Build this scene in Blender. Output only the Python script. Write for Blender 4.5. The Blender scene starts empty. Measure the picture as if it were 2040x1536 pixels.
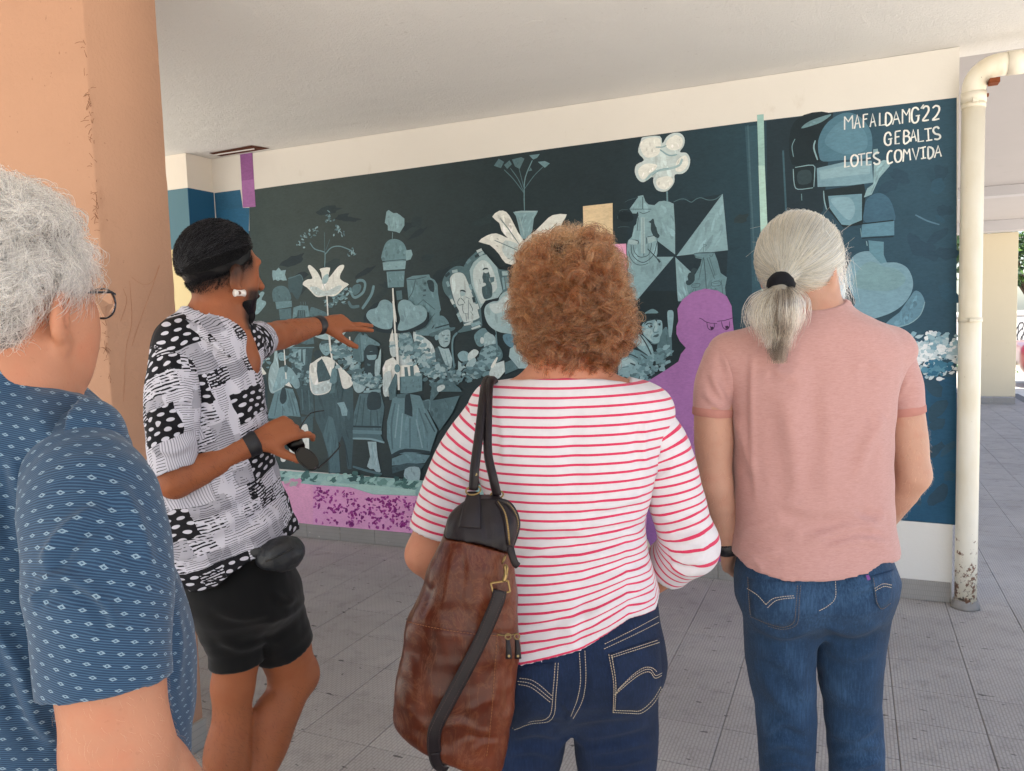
import bpy, bmesh, math, random
import numpy as np
from mathutils import Vector, Matrix
from mathutils.geometry import tessellate_polygon
from mathutils.bvhtree import BVHTree
random.seed(7); RNG = np.random.default_rng(7)
SC = bpy.context.scene; COL = SC.collection

# ---------------------------------------------------------------- camera
FPX, CX, CY, CAMH = 1541.0, 1020.0, 768.0, 1.56
YAW, PIT, ROL = math.radians(-23.785), math.radians(-4.6325), math.radians(-1.82)
fw = np.array([math.sin(YAW)*math.cos(PIT), math.cos(YAW)*math.cos(PIT), math.sin(PIT)])
_r0 = np.cross(fw, [0, 0, 1.]); _r0 /= np.linalg.norm(_r0); _u0 = np.cross(_r0, fw)
rt = math.cos(ROL)*_r0 + math.sin(ROL)*_u0
up = np.cross(rt, fw)
CAM = np.array([0, 0, CAMH])
cd = bpy.data.cameras.new('camera'); cam = bpy.data.objects.new('camera', cd); COL.objects.link(cam)
cd.sensor_width = 36; cd.lens = FPX/2040*36; cd.clip_start = 0.02; cd.clip_end = 600
M = Matrix.Identity(4)
for i in range(3):
    M[i][0] = rt[i]; M[i][1] = up[i]; M[i][2] = -fw[i]; M[i][3] = CAM[i]
cam.matrix_world = M
SC.camera = cam

# ---------------------------------------------------------------- sky, sun, exposure
SUN_EL, SUN_AZ = math.radians(61), math.radians(183)   # azimuth clockwise from +Y; the sun stands behind the camera
w = bpy.data.worlds.new('World'); SC.world = w; w.use_nodes = True
nt = w.node_tree; nt.nodes.clear()
sky = nt.nodes.new('ShaderNodeTexSky'); sky.sky_type = 'NISHITA'; sky.sun_disc = False
sky.sun_elevation = SUN_EL; sky.sun_rotation = SUN_AZ; sky.dust_density = 1.5
bg = nt.nodes.new('ShaderNodeBackground'); bg.inputs['Strength'].default_value = 0.10
wo = nt.nodes.new('ShaderNodeOutputWorld')
nt.links.new(sky.outputs[0], bg.inputs[0]); nt.links.new(bg.outputs[0], wo.inputs[0])
sd = bpy.data.lights.new('sun', 'SUN'); sd.energy = 5.0; sd.angle = math.radians(0.5); sd.color = (1, .95, .87)
sun = bpy.data.objects.new('sun', sd); COL.objects.link(sun)
sdir = Vector((math.sin(SUN_AZ)*math.cos(SUN_EL), math.cos(SUN_AZ)*math.cos(SUN_EL), math.sin(SUN_EL)))
sun.rotation_euler = sdir.to_track_quat('Z', 'Y').to_euler(); sun.location = sdir*40
vs = SC.view_settings; vs.view_transform = 'Standard'; vs.look = 'None'; vs.exposure = 1.68; vs.gamma = 1; vs.use_curve_mapping = False
SC.cycles.max_bounces = 10; SC.cycles.diffuse_bounces = 6; SC.cycles.use_denoising = True
SC.cycles.sample_clamp_indirect = 6

# ---------------------------------------------------------------- geometry of the view (used to measure real positions)
def ray(x, y): return rt*(x-CX)/FPX - up*(y-CY)/FPX + fw
def on_y(x, y, Y): d = ray(x, y); return CAM + d*(Y/d[1])
def on_x(x, y, X): d = ray(x, y); return CAM + d*(X/d[0])
def on_z(x, y, Z=0.): d = ray(x, y); return CAM + d*((Z-CAMH)/d[2])
FH = np.array([fw[0], fw[1], 0.]); FH /= np.linalg.norm(FH)      # horizontal heading
RH = np.array([FH[1], -FH[0], 0.])
def at_d(x, y, D): d = ray(x, y); return CAM + d*(D/(d@FH))
def project(P):
    q = np.asarray(P, float)-CAM; z = q@fw
    return CX+FPX*(q@rt)/z, CY-FPX*(q@up)/z, z

# ---------------------------------------------------------------- materials
def lin(h):
    h = h.lstrip('#'); c = [int(h[i:i+2], 16)/255 for i in (0, 2, 4)]
    return tuple(x/12.92 if x <= .04045 else ((x+.055)/1.055)**2.4 for x in c)
class T:
    "short hand for building a node tree"
    def __init__(s, name):
        s.m = bpy.data.materials.new(name); s.m.use_nodes = True; s.t = s.m.node_tree; s.t.nodes.clear()
        s.out = s.t.nodes.new('ShaderNodeOutputMaterial')
    def n(s, typ, ins=None, **props):
        o = s.t.nodes.new('ShaderNode'+typ)
        for k, v in props.items(): setattr(o, k, v)
        for k, v in (ins or {}).items(): s.set(o.inputs[k], v)
        return o
    def set(s, sock, v):
        if hasattr(v, 'is_linked'): s.t.links.new(v, sock)
        elif hasattr(v, 'outputs'): s.t.links.new(v.outputs[0], sock)
        else:
            if isinstance(v, str): v = lin(v)
            if isinstance(v, (tuple, list)) and len(v) == 3 and sock.type == 'RGBA': v = (*v, 1)
            sock.default_value = v
    def math(s, op, a, b=0., c=0.):
        o = s.t.nodes.new('ShaderNodeMath'); o.operation = op
        for i, v in enumerate((a, b, c)): s.set(o.inputs[i], v)
        return o.outputs[0]
    def coord(s, kind='Object'): return s.n('TexCoord').outputs[kind]
    def attr(s, name, out='Vector'): return s.n('Attribute', attribute_name=name).outputs[out]
    def map(s, v, scale=(1, 1, 1), loc=(0, 0, 0), rot=(0, 0, 0)):
        return s.n('Mapping', {'Vector': v, 'Scale': scale, 'Location': loc, 'Rotation': rot}).outputs[0]
    def noise(s, v, scale=5, detail=3, rough=.5, dist=0):
        return s.n('TexNoise', {'Vector': v, 'Scale': scale, 'Detail': detail, 'Roughness': rough, 'Distortion': dist}).outputs['Fac']
    def ramp(s, f, *stops):
        o = s.n('ValToRGB', {'Fac': f}); e = o.color_ramp.elements
        while len(e) < len(stops): e.new(.5)
        for i, (p, c) in enumerate(stops):
            e[i].position = p; c = lin(c) if isinstance(c, str) else ((c,)*3 if not hasattr(c, '__len__') else c); e[i].color = (*c, 1)
        return o.outputs[0]
    def mix(s, f, a, b, mode='MIX'):
        o = s.n('MixRGB', {'Fac': f, 'Color1': a, 'Color2': b}, blend_type=mode); return o.outputs[0]
    def bump(s, h, strength=.3, dist=.002, normal=None):
        ins = {'Height': h, 'Strength': strength, 'Distance': dist}
        if normal is not None: ins['Normal'] = normal
        return s.n('Bump', ins).outputs[0]
    def done(s, color, rough=.7, normal=None, **kw):
        b = s.n('BsdfPrincipled', {'Base Color': color, 'Roughness': rough})
        if not isinstance(rough, float) or rough > .55: b.inputs['Specular IOR Level'].default_value = .22
        if normal is not None: s.set(b.inputs['Normal'], normal)
        for k, v in kw.items(): s.set(b.inputs[k.replace('_', ' ')], v)
        s.t.links.new(b.outputs[0], s.out.inputs[0]); return s.m

def plain(name, col, rough=.6, var=.12, scale=30, bump=.15, metallic=0., dist=.001, **kw):
    t = T(name); v = t.coord(); n = t.noise(v, scale, 4)
    c = lin(col) if isinstance(col, str) else col
    cc = t.mix(n, tuple(x*(1-var) for x in c), tuple(min(1, x*(1+var)) for x in c))
    return t.done(cc, rough, t.bump(t.noise(v, scale*4, 3), bump, dist) if bump else None, Metallic=metallic, **kw)

def plaster(name, col, rough=.85, stain='6b5a48', amount=.25, bump=.5, speck=0.):
    t = T(name); v = t.coord(); c = lin(col)
    big = t.noise(v, 1.3, 5, .6); fine = t.noise(v, 70, 5, .65)
    cc = t.mix(big, tuple(x*.93 for x in c), tuple(min(1, x*1.05) for x in c))
    st = t.ramp(t.noise(t.map(v, (3, 3, 1.2)), 2.2, 6, .7), (.62, 0.), (.8, 1.))
    cc = t.mix(t.math('MULTIPLY', st, amount), cc, stain)
    if speck:
        sp = t.ramp(t.noise(v, 55, 2, .5), (.72, 0.), (.76, 1.)); cc = t.mix(t.math('MULTIPLY', sp, speck), cc, '4a2f20')
    h = t.math('ADD', fine, t.math('MULTIPLY', t.noise(v, 16, 3), .8))
    return t.done(cc, rough, t.bump(h, bump, .003))

# ---------------------------------------------------------------- objects
FRAME = {}
def place(o, loc=(0, 0, 0), rz=0.):
    o.location = loc; o.rotation_euler = (0, 0, rz)
    FRAME[o.name] = Matrix.Translation(loc) @ Matrix.Rotation(rz, 4, 'Z')
def tag(o, label=None, cat=None, group=None, kind=None):
    for k, v in (('label', label), ('category', cat), ('group', group), ('kind', kind)):
        if v: o[k] = v
    return o
def empty(name, loc, label, cat, rz=0., group=None, kind=None):
    o = bpy.data.objects.new(name, None); COL.objects.link(o); o.empty_display_size = .1
    place(o, loc, rz); return tag(o, label, cat, group, kind)
def root_frame(p):
    while p.parent: p = p.parent
    return FRAME.get(p.name, Matrix.Identity(4))
def to_local(V, parent):
    if parent is None: return V
    m = np.array(root_frame(parent).inverted()); return V@m[:3, :3].T + m[:3, 3]
def mesh(name, V, F, mat, parent=None, smooth=False, local=False, attrs=None, mats=None):
    "one mesh object; V in world space unless local (then in the frame of the thing)"
    V = np.asarray(V, float).reshape(-1, 3)
    if parent is not None and not local: V = to_local(V, parent)
    me = bpy.data.meshes.new(name)
    if isinstance(F, np.ndarray):
        k = F.shape[1]; me.vertices.add(len(V)); me.vertices.foreach_set('co', V.ravel())
        me.loops.add(F.size); me.loops.foreach_set('vertex_index', F.ravel().astype(np.int32))
        me.polygons.add(len(F)); me.polygons.foreach_set('loop_start', np.arange(0, F.size, k, dtype=np.int32))
        me.update(calc_edges=True)
    else: me.from_pydata([tuple(v) for v in V], [], F)
    for m_ in (mats or [mat]): me.materials.append(m_)
    for k, a in (attrs or {}).items():
        a = np.asarray(a, np.float32); typ = 'FLOAT' if a.ndim == 1 else ('FLOAT_VECTOR' if a.shape[1] == 3 else 'FLOAT_COLOR')
        at = me.attributes.new(k, typ, 'POINT')
        at.data.foreach_set({'FLOAT': 'value', 'FLOAT_VECTOR': 'vector', 'FLOAT_COLOR': 'color'}[typ], a.ravel())
    if smooth: me.polygons.foreach_set('use_smooth', np.ones(len(me.polygons), bool))
    me.update()
    o = bpy.data.objects.new(name, me); COL.objects.link(o)
    if parent is not None: o.parent = parent
    return o
def share(o, parent, name=None):
    c = o.copy(); COL.objects.link(c); c.parent = parent; return c
def box_vf(lo, hi, bev=0.):
    bm = bmesh.new(); bmesh.ops.create_cube(bm, size=1)
    lo, hi = np.array(lo, float), np.array(hi, float)
    for v in bm.verts: v.co = Vector((lo+hi)/2 + np.array(v.co)*(hi-lo))
    if bev: bmesh.ops.bevel(bm, geom=bm.edges[:], offset=bev, segments=2, affect='EDGES', profile=.5)
    V = np.array([v.co[:] for v in bm.verts]); bm.verts.index_update(); F = [[v.index for v in f.verts] for f in bm.faces]; bm.free()
    return V, F
def box(name, lo, hi, mat, parent=None, bev=0.):
    V, F = box_vf(lo, hi, bev); return mesh(name, V, F, mat, parent)
def join(parts):
    V, F, n = [], [], 0
    for v, f in parts:
        V.append(np.asarray(v, float)); F += [[i+n for i in q] for q in f]; n += len(v)
    return np.concatenate(V), F
def smooth_path(P, n=6):
    "Catmull-Rom through the points"
    P = np.asarray(P, float); Q = np.vstack([2*P[0]-P[1], P, 2*P[-1]-P[-2]]); out = []
    for i in range(1, len(Q)-2):
        for t in np.linspace(0, 1, n, endpoint=False):
            a, b, c, d = Q[i-1], Q[i], Q[i+1], Q[i+2]
            out.append(.5*((2*b)+(c-a)*t+(2*a-5*b+4*c-d)*t*t+(3*b-a-3*c+d)*t**3))
    return np.array(out+[P[-1]])
def tube_vf(P, R, k=8, flat=1., side=None, cap=True):
    "a tube along points P; flat squashes it along the second axis"
    P = np.asarray(P, float); R = np.broadcast_to(np.asarray(R, float), (len(P),))
    Tn = np.gradient(P, axis=0); Tn /= np.linalg.norm(Tn, axis=1, keepdims=True)+1e-12
    s = np.array(side if side is not None else ([0, 0, 1.] if abs(Tn[0][2]) < .9 else [1., 0, 0]))
    V, F = [], []
    for i in range(len(P)):
        a = s - Tn[i]*(s@Tn[i]); a /= np.linalg.norm(a)+1e-12; b = np.cross(Tn[i], a)
        if side is None: s = a
        for j in range(k):
            th = 2*math.pi*j/k; V.append(P[i]+R[i]*(math.cos(th)*a+flat*math.sin(th)*b))
    for i in range(len(P)-1):
        for j in range(k):
            F.append([i*k+j, i*k+(j+1) % k, (i+1)*k+(j+1) % k, (i+1)*k+j])
    if cap: F += [list(range(k))[::-1], list(range((len(P)-1)*k, len(P)*k))]
    return np.array(V), F
def tube(name, P, R, mat, parent=None, k=8, flat=1., side=None, local=False):
    V, F = tube_vf(P, R, k, flat, side); return mesh(name, V, F, mat, parent, True, local)
def fbm(P, scale, seed=0):
    "cheap smooth pseudo-noise from summed sines, about -1..1"
    r = np.random.default_rng(seed); out = np.zeros(len(P))
    for o in range(3):
        for _ in range(4):
            k = r.normal(size=3); k *= scale*2**o/np.linalg.norm(k); out += np.sin(P@k*2*math.pi+r.uniform(0, 6.28))*(.5**o)/4*1.3
    return out
# ================================================================ SETTING
DW, XL, XR, CEIL = 4.60, -4.466, 0.492, 2.875
TX, TY, TX0, TY0 = .302, .29, .4606, 2.887
# ground: one sheet to the horizon, the covered walk lies on it
t = T('paving_far'); v = t.coord(); nn = t.noise(v, 3, 6, .65)
m_ground = t.done(t.mix(nn, 'c4bdb0', 'dcd5c8'), .9, t.bump(t.noise(v, 14, 5), .5, .02))
S = 400
ground = mesh('ground', [(-S, -S, -.035), (S, -S, -.035), (S, S, -.035), (-S, S, -.035)], [[0, 1, 2, 3]], m_ground); tag(ground, kind='structure')

# floor of the covered walk: a mortar bed with ribbed cement tiles
t = T('mortar'); v = t.coord()
m_mortar = t.done(t.mix(t.noise(v, 20, 5), '6a6764', '84807c'), .95)
floor = box('floor', (-6.2, 0.3, -.03), (2.75, 16.4, -.004), m_mortar); tag(floor, kind='structure'); place(floor)
def tile_material():
    t = T('ribbed_tile'); v = t.coord(); wv = t.n('NewGeometry').outputs['Position']
    rnd = t.n('ObjectInfo').outputs['Random']
    # little upright ribs set in a checker of short rows
    br = t.n('TexBrick', {'Vector': t.map(v, (1, 1, 1), rot=(0, 0, math.pi/2)), 'Color1': (1, 1, 1), 'Color2': (1, 1, 1), 'Mortar': (0, 0, 0), 'Scale': 1., 'Mortar Size': .0030, 'Mortar Smooth': .4, 'Brick Width': .036, 'Row Height': .0125}, offset=.5)
    base = t.ramp(t.math('ADD', t.math('MULTIPLY', t.noise(wv, 1.1, 6, .62), .90), t.math('MULTIPLY', rnd, .10)), (.25, '9c9691'), (.5, 'ada7a2'), (.75, 'bcb6b0'))
    dirt = t.ramp(t.noise(wv, 9, 6, .7, .3), (.52, 0.), (.75, 1.)); base = t.mix(t.math('MULTIPLY', dirt, .32), base, '3c3835')
    spots = t.ramp(t.noise(t.map(wv, (1, 2.2, 1)), 13, 2, .5), (.69, 0.), (.715, 1.)); base = t.mix(t.math('MULTIPLY', spots, .75), base, '332e2c')
    pale = t.ramp(t.noise(t.map(wv, (1, 1.8, 1), loc=(3, 7, 0)), 18, 3, .6), (.715, 0.), (.735, 1.)); base = t.mix(t.math('MULTIPLY', pale, .8), base, 'bdb9b5')
    base = t.mix(t.math('MULTIPLY', t.math('SUBTRACT', 1., br.outputs['Color']), .24), base, '3f3e40')
    h = t.math('ADD', t.math('MULTIPLY', br.outputs['Color'], 1.), t.math('MULTIPLY', t.noise(v, 160, 4), .5))
    return t.done(base, t.ramp(t.noise(wv, 5, 4), (.3, .45), (.7, .7)), t.bump(h, .55, .002))
m_tile = tile_material()
def tile_vf(cx, cy, dz=0., tilt=(0, 0)):
    hx, hy, g, b = TX/2, TY/2, .0013, .0018
    o = [(-hx+g, -hy+g), (hx-g, -hy+g), (hx-g, hy-g), (-hx+g, hy-g)]; V = []
    for z, k in ((-.012, 0), (-b, 0), (0, b)):
        for x, y in o:
            x2, y2 = x-math.copysign(k, x), y-math.copysign(k, y)
            V.append((cx+x2, cy+y2, z+dz+tilt[0]*x2+tilt[1]*y2))
    F = [[8, 9, 10, 11]]
    for r in (0, 4):
        for j in range(4): F.append([r+j, r+(j+1) % 4, r+4+(j+1) % 4, r+4+j])
    return V, F
variants = []
for i in range(6):
    V, F = tile_vf(0, 0, random.uniform(-.0008, .0008), (random.uniform(-.003, .003), random.uniform(-.003, .003)))
    me = bpy.data.meshes.new('tile'); me.from_pydata(V, [], F); me.materials.append(m_tile); variants.append(me)
cells = []
for i in range(-30, 16):
    for j in range(-14, 47):
        x, y = TX0+(i+.5)*TX, TY0+(j+.5)*TY
        if not (-6.2 < x-TX/2 and x+TX/2 < 2.75 and y-TY/2 > .3 and y+TY/2 < 16.4): continue
        if DW < y < DW+.2 and XL-1 < x < XR: continue
        u, vv, d = project((x, y, 0))
        seen = d > .3 and -40 < u < 2080 and 640 < vv < 1580 and not (y > DW+.1 and x < XR+.1) and not (x < -2.3 and y < 3.4)
        cells.append((d if seen else 1e9, x, y))
cells.sort()
for d, x, y in cells[:292]:
    o = bpy.data.objects.new('tile', random.choice(variants)); COL.objects.link(o); o.parent = floor; o.location = (x, y, 0); o.rotation_euler.z = random.choice((0, math.pi)) 
V, F = join([tile_vf(x, y, random.uniform(-.0008, .0008)) for d, x, y in cells[292:]])
rest = mesh('tile_field', V, F, m_tile, floor); tag(rest, kind='stuff')

# the ceiling slab over the walk, and the slab of the next bay, a few centimetres higher
t = T('ceiling_plaster'); v = t.coord()
base = t.mix(t.noise(v, .8, 5, .6), 'd9d7d4', 'e6e4e1')
base = t.mix(t.math('MULTIPLY', t.ramp(t.noise(t.map(v, (1, 3, 1)), 3, 6, .7), (.66, 0.), (.8, 1.)), .25), base, '9a8e84')
sp_ = t.ramp(t.noise(v, 34, 2, .5), (.70, 0.), (.76, 1.)); base = t.mix(t.math('MULTIPLY', sp_, .18), base, '8f857c')
h = t.math('ADD', t.noise(v, 55, 5, .7), t.math('ADD', t.math('MULTIPLY', t.noise(v, 150, 3), .6), t.math('MULTIPLY', t.noise(v, 6, 3), 1.5)))
m_ceil = t.done(base, .9, t.bump(h, 1., .006))
ceiling = box('ceiling', (-5.9, -3.1, CEIL), (1.35, DW+.2, CEIL+.3), m_ceil); tag(ceiling, kind='structure'); place(ceiling)
m_ceil2 = plaster('ceiling_grey', 'b0abaa', .9, '8a827c', .3, .4)
c2 = box('ceiling', (XR-.9, DW+.203, CEIL+.035), (3.1, 16, CEIL+.3), m_ceil2); tag(c2, kind='structure')
# round plugs plastered into the ceiling
def disc_vf(c, r, z0, z1, k=24):
    V = [(c[0]+r*math.cos(2*math.pi*i/k), c[1]+r*math.sin(2*math.pi*i/k), z1) for i in range(k)]+[(c[0]+r*.9*math.cos(2*math.pi*i/k), c[1]+r*.9*math.sin(2*math.pi*i/k), z0) for i in range(k)]
    return V, [[i, (i+1) % k, k+(i+1) % k, k+i] for i in range(k)]+[list(range(k, 2*k))]
for px in ((1068, 49), (1600, 129), (1215, 47)):
    p = on_z(*px, CEIL); V, F = disc_vf(p, .05, CEIL-.0013, CEIL+.001); mesh('plug', V, F, m_ceil, ceiling)
# strip of rusty mesh showing where the plaster fell off along the corner
p0, p1 = on_z(412, 305, CEIL), on_z(524, 295, CEIL)
m_rust = plain('rust', '5a3020', .9, .35, 40, .8)
ya = DW-.03; x0, x1 = p0[0]+.02, p1[0]
V = [(x0, ya-.13, CEIL-.004), (x1, ya-.16, CEIL-.004), (x1+.04, ya-.02, CEIL-.004), (x0, ya-.01, CEIL-.004)]
rs = mesh('rust_strip', V, [[3, 2, 1, 0]], m_rust, ceiling)
flake = box('plaster_lip', (x0, ya-.085, CEIL-.010), (x1-.05, ya-.075, CEIL-.001), m_ceil, ceiling)

# far beam and far pillar closing the passage
m_beam = plaster('beam_grey', 'b9b6b8', .9, '8a827c', .2, .3)
bm_ = box('beam', (-1.5, 14.2, 2.745), (3.1, 14.56, CEIL+.033), m_beam); tag(bm_, 'grey concrete beam spanning the end of the passage above the far pillar', 'beam')
b2 = box('beam', (-1.5, 10.2, 2.80), (3.1, 10.42, CEIL+.033), m_beam); tag(b2, 'shallow grey ceiling beam halfway along the passage behind the mural wall', 'beam')
m_cream = plaster('cream_paint', 'cfc3aa', .8, '8c7a5a', .5, .35)
pp = on_z(2022, 805)
pillar = empty('pillar', (pp[0]-.3, 14.56, 0), 'cream pillar with grey tiled foot at the far end of the passage', 'pillar')
box('shaft', (pp[0]-.62, 14.563, .12), (pp[0], 14.95, 2.743), m_cream, pillar, .008)
m_skirt = T('skirting_tile'); t = m_skirt; v = t.coord(); wv = t.n('NewGeometry').outputs['Position']
br = t.n('TexBrick', {'Vector': t.map(v, (1, 1, 1), rot=(math.pi/2, 0, 0)), 'Color1': (1, 1, 1), 'Color2': (1, 1, 1), 'Mortar': (0, 0, 0), 'Scale': 1., 'Mortar Size': .002, 'Mortar Smooth': .5, 'Brick Width': .0085, 'Row Height': .028}, offset=.5)
base = t.mix(t.noise(wv, 4, 6, .65), '8b8680', 'aaa59f')
base = t.mix(t.math('MULTIPLY', t.ramp(t.noise(wv, 26, 3), (.70, 0.), (.74, 1.)), .8), base, 'd5cfc4')
base = t.mix(t.math('MULTIPLY', t.math('SUBTRACT', 1., br.outputs['Color']), .2), base, '4c4947')
m_skirt = t.done(base, .75, t.bump(t.math('ADD', br.outputs['Color'], t.math('MULTIPLY', t.noise(v, 120, 4), .6)), .4, .0015))
def skirt(parent, x0, x1, y, side=-1, h=.108, th=.014, first=None, along='x'):
    x = first if first is not None else x0
    while x < x1:
        a, b = max(x, x0)+.0012, min(x+TX, x1)-.0012; x += TX
        if b-a < .01: continue
        hh = h+random.uniform(-.002, .002)
        if along == 'x': box('skirting_tile', (a, y+(side*th if side < 0 else 0), 0.001), (b, y+(0 if side < 0 else th), hh), m_skirt, parent, .0018)
        else: box('skirting_tile', (y, a, 0.001), (y+th, b, hh), m_skirt, parent, .0018)
skirt(pillar, pp[0]-.62, pp[0], 14.563)

# the orange column on the left
m_orange = plaster('orange_plaster', 'b48c74', .9, '80523a', .30, .95, .35)
XC, YC0, YC1 = -2.246, 1.802, 2.098
column = empty('column', (XC-.8, YC0+.15, 0), 'peach orange plastered column with a dirty cobwebbed corner', 'column')
# corner slightly ragged: built with subdivided faces
def rough_box(lo, hi, n, amp, seed):
    V, F = [], []; r = np.random.default_rng(seed)
    ring = [(hi[0], lo[1]), (hi[0], hi[1]), (lo[0], hi[1]), (lo[0], lo[1])]
    bev = .006; pts = []
    for (x, y), (sx, sy) in zip(ring, ((1, -1), (1, 1), (-1, 1), (-1, -1))):
        a = [(x-sx*bev, y, 0), (x, y-sy*bev, 0)]
        pts += [a[0], a[1]] if sx*sy < 0 else [a[1], a[0]]
    k = len(pts)
    for i in range(n+1):
        z = lo[2]+(hi[2]-lo[2])*i/n
        for p in pts: V.append((p[0]+r.normal()*amp, p[1]+r.normal()*amp, z))
    for i in range(n):
        for j in range(k): F.append([i*k+j, i*k+(j+1) % k, (i+1)*k+(j+1) % k, (i+1)*k+j])
    return np.array(V), F
V, F = rough_box((XC-1.6, YC0, .001), (XC, YC1, CEIL-.002), 70, .0006, 3); mesh('shaft', V, F, m_orange, column, True)
bpy.data.objects[-1] if False else None
skirt(column, YC0+.0, YC1, XC, along='y', first=YC0-.1)
skirt(column, XC-1.6, XC, YC0, first=XC-1.6)
m_web = plain('cobweb_dirt', '6d4530', .95, .3, 60, 0)
web_bits = []
for i in range(120):
    z = random.choice((2.24, 2.3, 2.0, 1.72, 1.66, 1.5))+random.gauss(0, .05) if random.random() < .6 else random.uniform(1.2, 2.75)
    p = np.array([XC+.001+random.gauss(0, .004), YC0-.001+random.gauss(0, .003), z]); L = random.uniform(.008, .028); d = np.array([random.gauss(-.3, .6), random.gauss(-.25, .3), random.gauss(0, .9)]); d *= L/np.linalg.norm(d)
    if p[1] > YC0-.0005: p[0] = max(p[0], XC+.0008)
    web_bits.append(tube_vf([p, p+d*.5+np.array([0, -.001, .002]), p+d], .0007, 3))
V, F = join(web_bits); mesh('cobweb', V, F, m_web, column)
# pencil scratches across the side face
scr = []
for pts in ([(258, 560), (262, 640), (250, 700), (246, 800)], [(262, 552), (275, 562), (290, 567), (306, 557), (316, 530)], [(318, 527), (300, 580), (278, 640), (262, 690)], [(245, 575), (252, 600), (240, 640)]):
    q = [on_x(x, y, XC)+np.array([.0012, 0, 0]) for x, y in pts]; scr.append(tube_vf(smooth_path(q, 5), .0006, 3))
V, F = join(scr); mesh('scratch', V, F, plain('scratch_line', 'a8765a', .9, .1, 50, 0), column)

# the pier at the left end of the mural wall
YP = 4.35
pier = empty('pier', (XL-.5, YP+.1, 0), 'narrow projecting pier banded white, blue and cream left of the mural', 'pier')
m_white = plaster('white_wall', 'e0d8cd', .85, 'a89680', .25, .35)
m_white2 = plaster('white_wall_grey', 'cfc9c4', .85, 'a89680', .25, .35)
m_tealband = plaster('teal_band', '5a7b88', .8, '3f5a68', .3, .4)
m_blueband = plaster('blue_band', '24597c', .75, '1d4a68', .3, .3)
m_yellow = plaster('yellow_band', 'e3d0a0', .8, 'bda678', .2, .3)
box('pier_body', (XL-1.2, YP, .001), (XL, DW+.2, CEIL-.002), m_white, pier)
box('band', (XL-1.2, YP-.003, 2.186), (XL-.0005, YP+.001, 2.622), m_tealband, pier)
box('band', (XL-1.2, YP-.003, .1), (XL-.0005, YP+.001, 2.185), m_yellow, pier)
box('band', (XL-.001, YP-.003, 2.10), (XL+.003, DW-.0005, 2.622), m_blueband, pier)
box('band', (XL-.001, YP-.003, .1), (XL+.003, DW-.0005, 2.099), m_yellow, pier)
skirt(pier, XL-1.2, XL, YP-.003)

# the mural wall
m_wall = plaster('cream_wall', 'dcd8d1', .85, 'a18e74', .3, .4)
wall = empty('mural_wall', (-2, DW+.1, 0), 'long cream wall carrying the dark teal painted mural', 'wall')
V, F = box_vf((XL, DW, .001), (XR, DW+.2, CEIL-.002)); mesh('wall_body', V, F, m_wall, wall)
skirt(wall, XL+.006, XR-.002, DW, first=-4.95+.4606-.4606+.0)
m_plug = plain('stucco_edge', 'd9d2c4', .9, .1, 40, .4)

# rain pipe at the wall's end
m_pipe = T('pipe_paint'); t = m_pipe; v = t.coord(); wv = t.n('NewGeometry').outputs['Position']; sx = t.n('SeparateXYZ', {0: wv})
z = sx.outputs[2]
base = t.mix(t.noise(v, 6, 5), 'd8d0bd', 'e6e0d2')
base = t.mix(t.math('MULTIPLY', t.ramp(t.noise(t.map(v, (1, 1, .35)), 9, 5), (.45, 0.), (.65, 1.)), .35), base, 'c9b891')
low = t.ramp(z, (.10, 1.), (.52, 0.))
f = t.math('ADD', t.noise(v, 32, 5, .7), t.math('MULTIPLY', low, .20)); rustm = t.ramp(f, (.70, 0.), (.735, 1.))
base = t.mix(t.math('MULTIPLY', rustm, .9), base, t.mix(t.noise(v, 60, 3), '4a2a1a', '8a5230'))
base = t.mix(t.math('MULTIPLY', t.ramp(t.math('ADD', t.noise(t.map(v, loc=(4, 2, 1)), 26, 5, .7), t.math('MULTIPLY', low, .12)), (.72, 0.), (.74, 1.)), .9), base, '57483c')
m_pipe = t.done(base, .45, t.bump(t.math('ADD', t.noise(v, 20, 4), t.math('MULTIPLY', rustm, .5)), .35, .003))
PX, PY, PR = .550, 4.55, .052
pipe = empty('drainpipe', (PX, PY, 0), 'rusting cream drainpipe at the right end of the mural wall', 'drainpipe')
zt = on_y(1935, 165, PY)[2]
tube('downpipe', [(PX, PY, .02), (PX, PY, .3), (PX, PY, 1.5), (PX, PY, zt-.06)], PR, m_pipe, pipe, 28)
h0 = np.array([PX, PY, zt-.06]); hdir = np.array([1., .02, 0.])
P = [h0]
for a in np.linspace(0, math.pi/2, 9): P.append(h0+np.array([0, 0, .02])+.11*((1-math.cos(a))*hdir+math.sin(a)*np.array([0, 0, 1.])))
P.append(P[-1]+hdir*.03)
tube('elbow', P, PR*1.04, m_pipe, pipe, 24)
e0 = P[-1]-hdir*.02
tube('top_pipe', [e0, e0+hdir*.5, e0+hdir*3.6], PR, m_pipe, pipe, 24)
for zz, r, hgt in ((zt-.075, PR*1.10, .05), (zt-.115, PR*1.06, .02), (1.50, PR*1.07, .022), (zt+.0, 0, 0)):
    if r: tube('collar', [(PX, PY, zz-hgt/2), (PX, PY, zz+hgt/2)], r, m_pipe, pipe, 24)
tube('collar', [e0+hdir*.02, e0+hdir*.09], PR*1.10, m_pipe, pipe, 24)
tube('collar', [e0+hdir*.55, e0+hdir*.60], PR*1.10, m_pipe, pipe, 24)
m_rusty = plain('rust_iron', '7a4126', .85, .4, 50, .8)
for zz in (1.50, zt-.1):
    box('clamp', (PX-.012, PY-PR*1.07-.022, zz-.008), (PX+.012, PY-PR*1.0, zz+.008), m_pipe, pipe, .002)
cl = on_y(1981, 161, PY-PR); box('bracket', (cl[0]-.022, cl[1]-.02, cl[2]-.012), (cl[0]+.022, cl[1]+.05, cl[2]+.012), m_rusty, pipe, .003)
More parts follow.
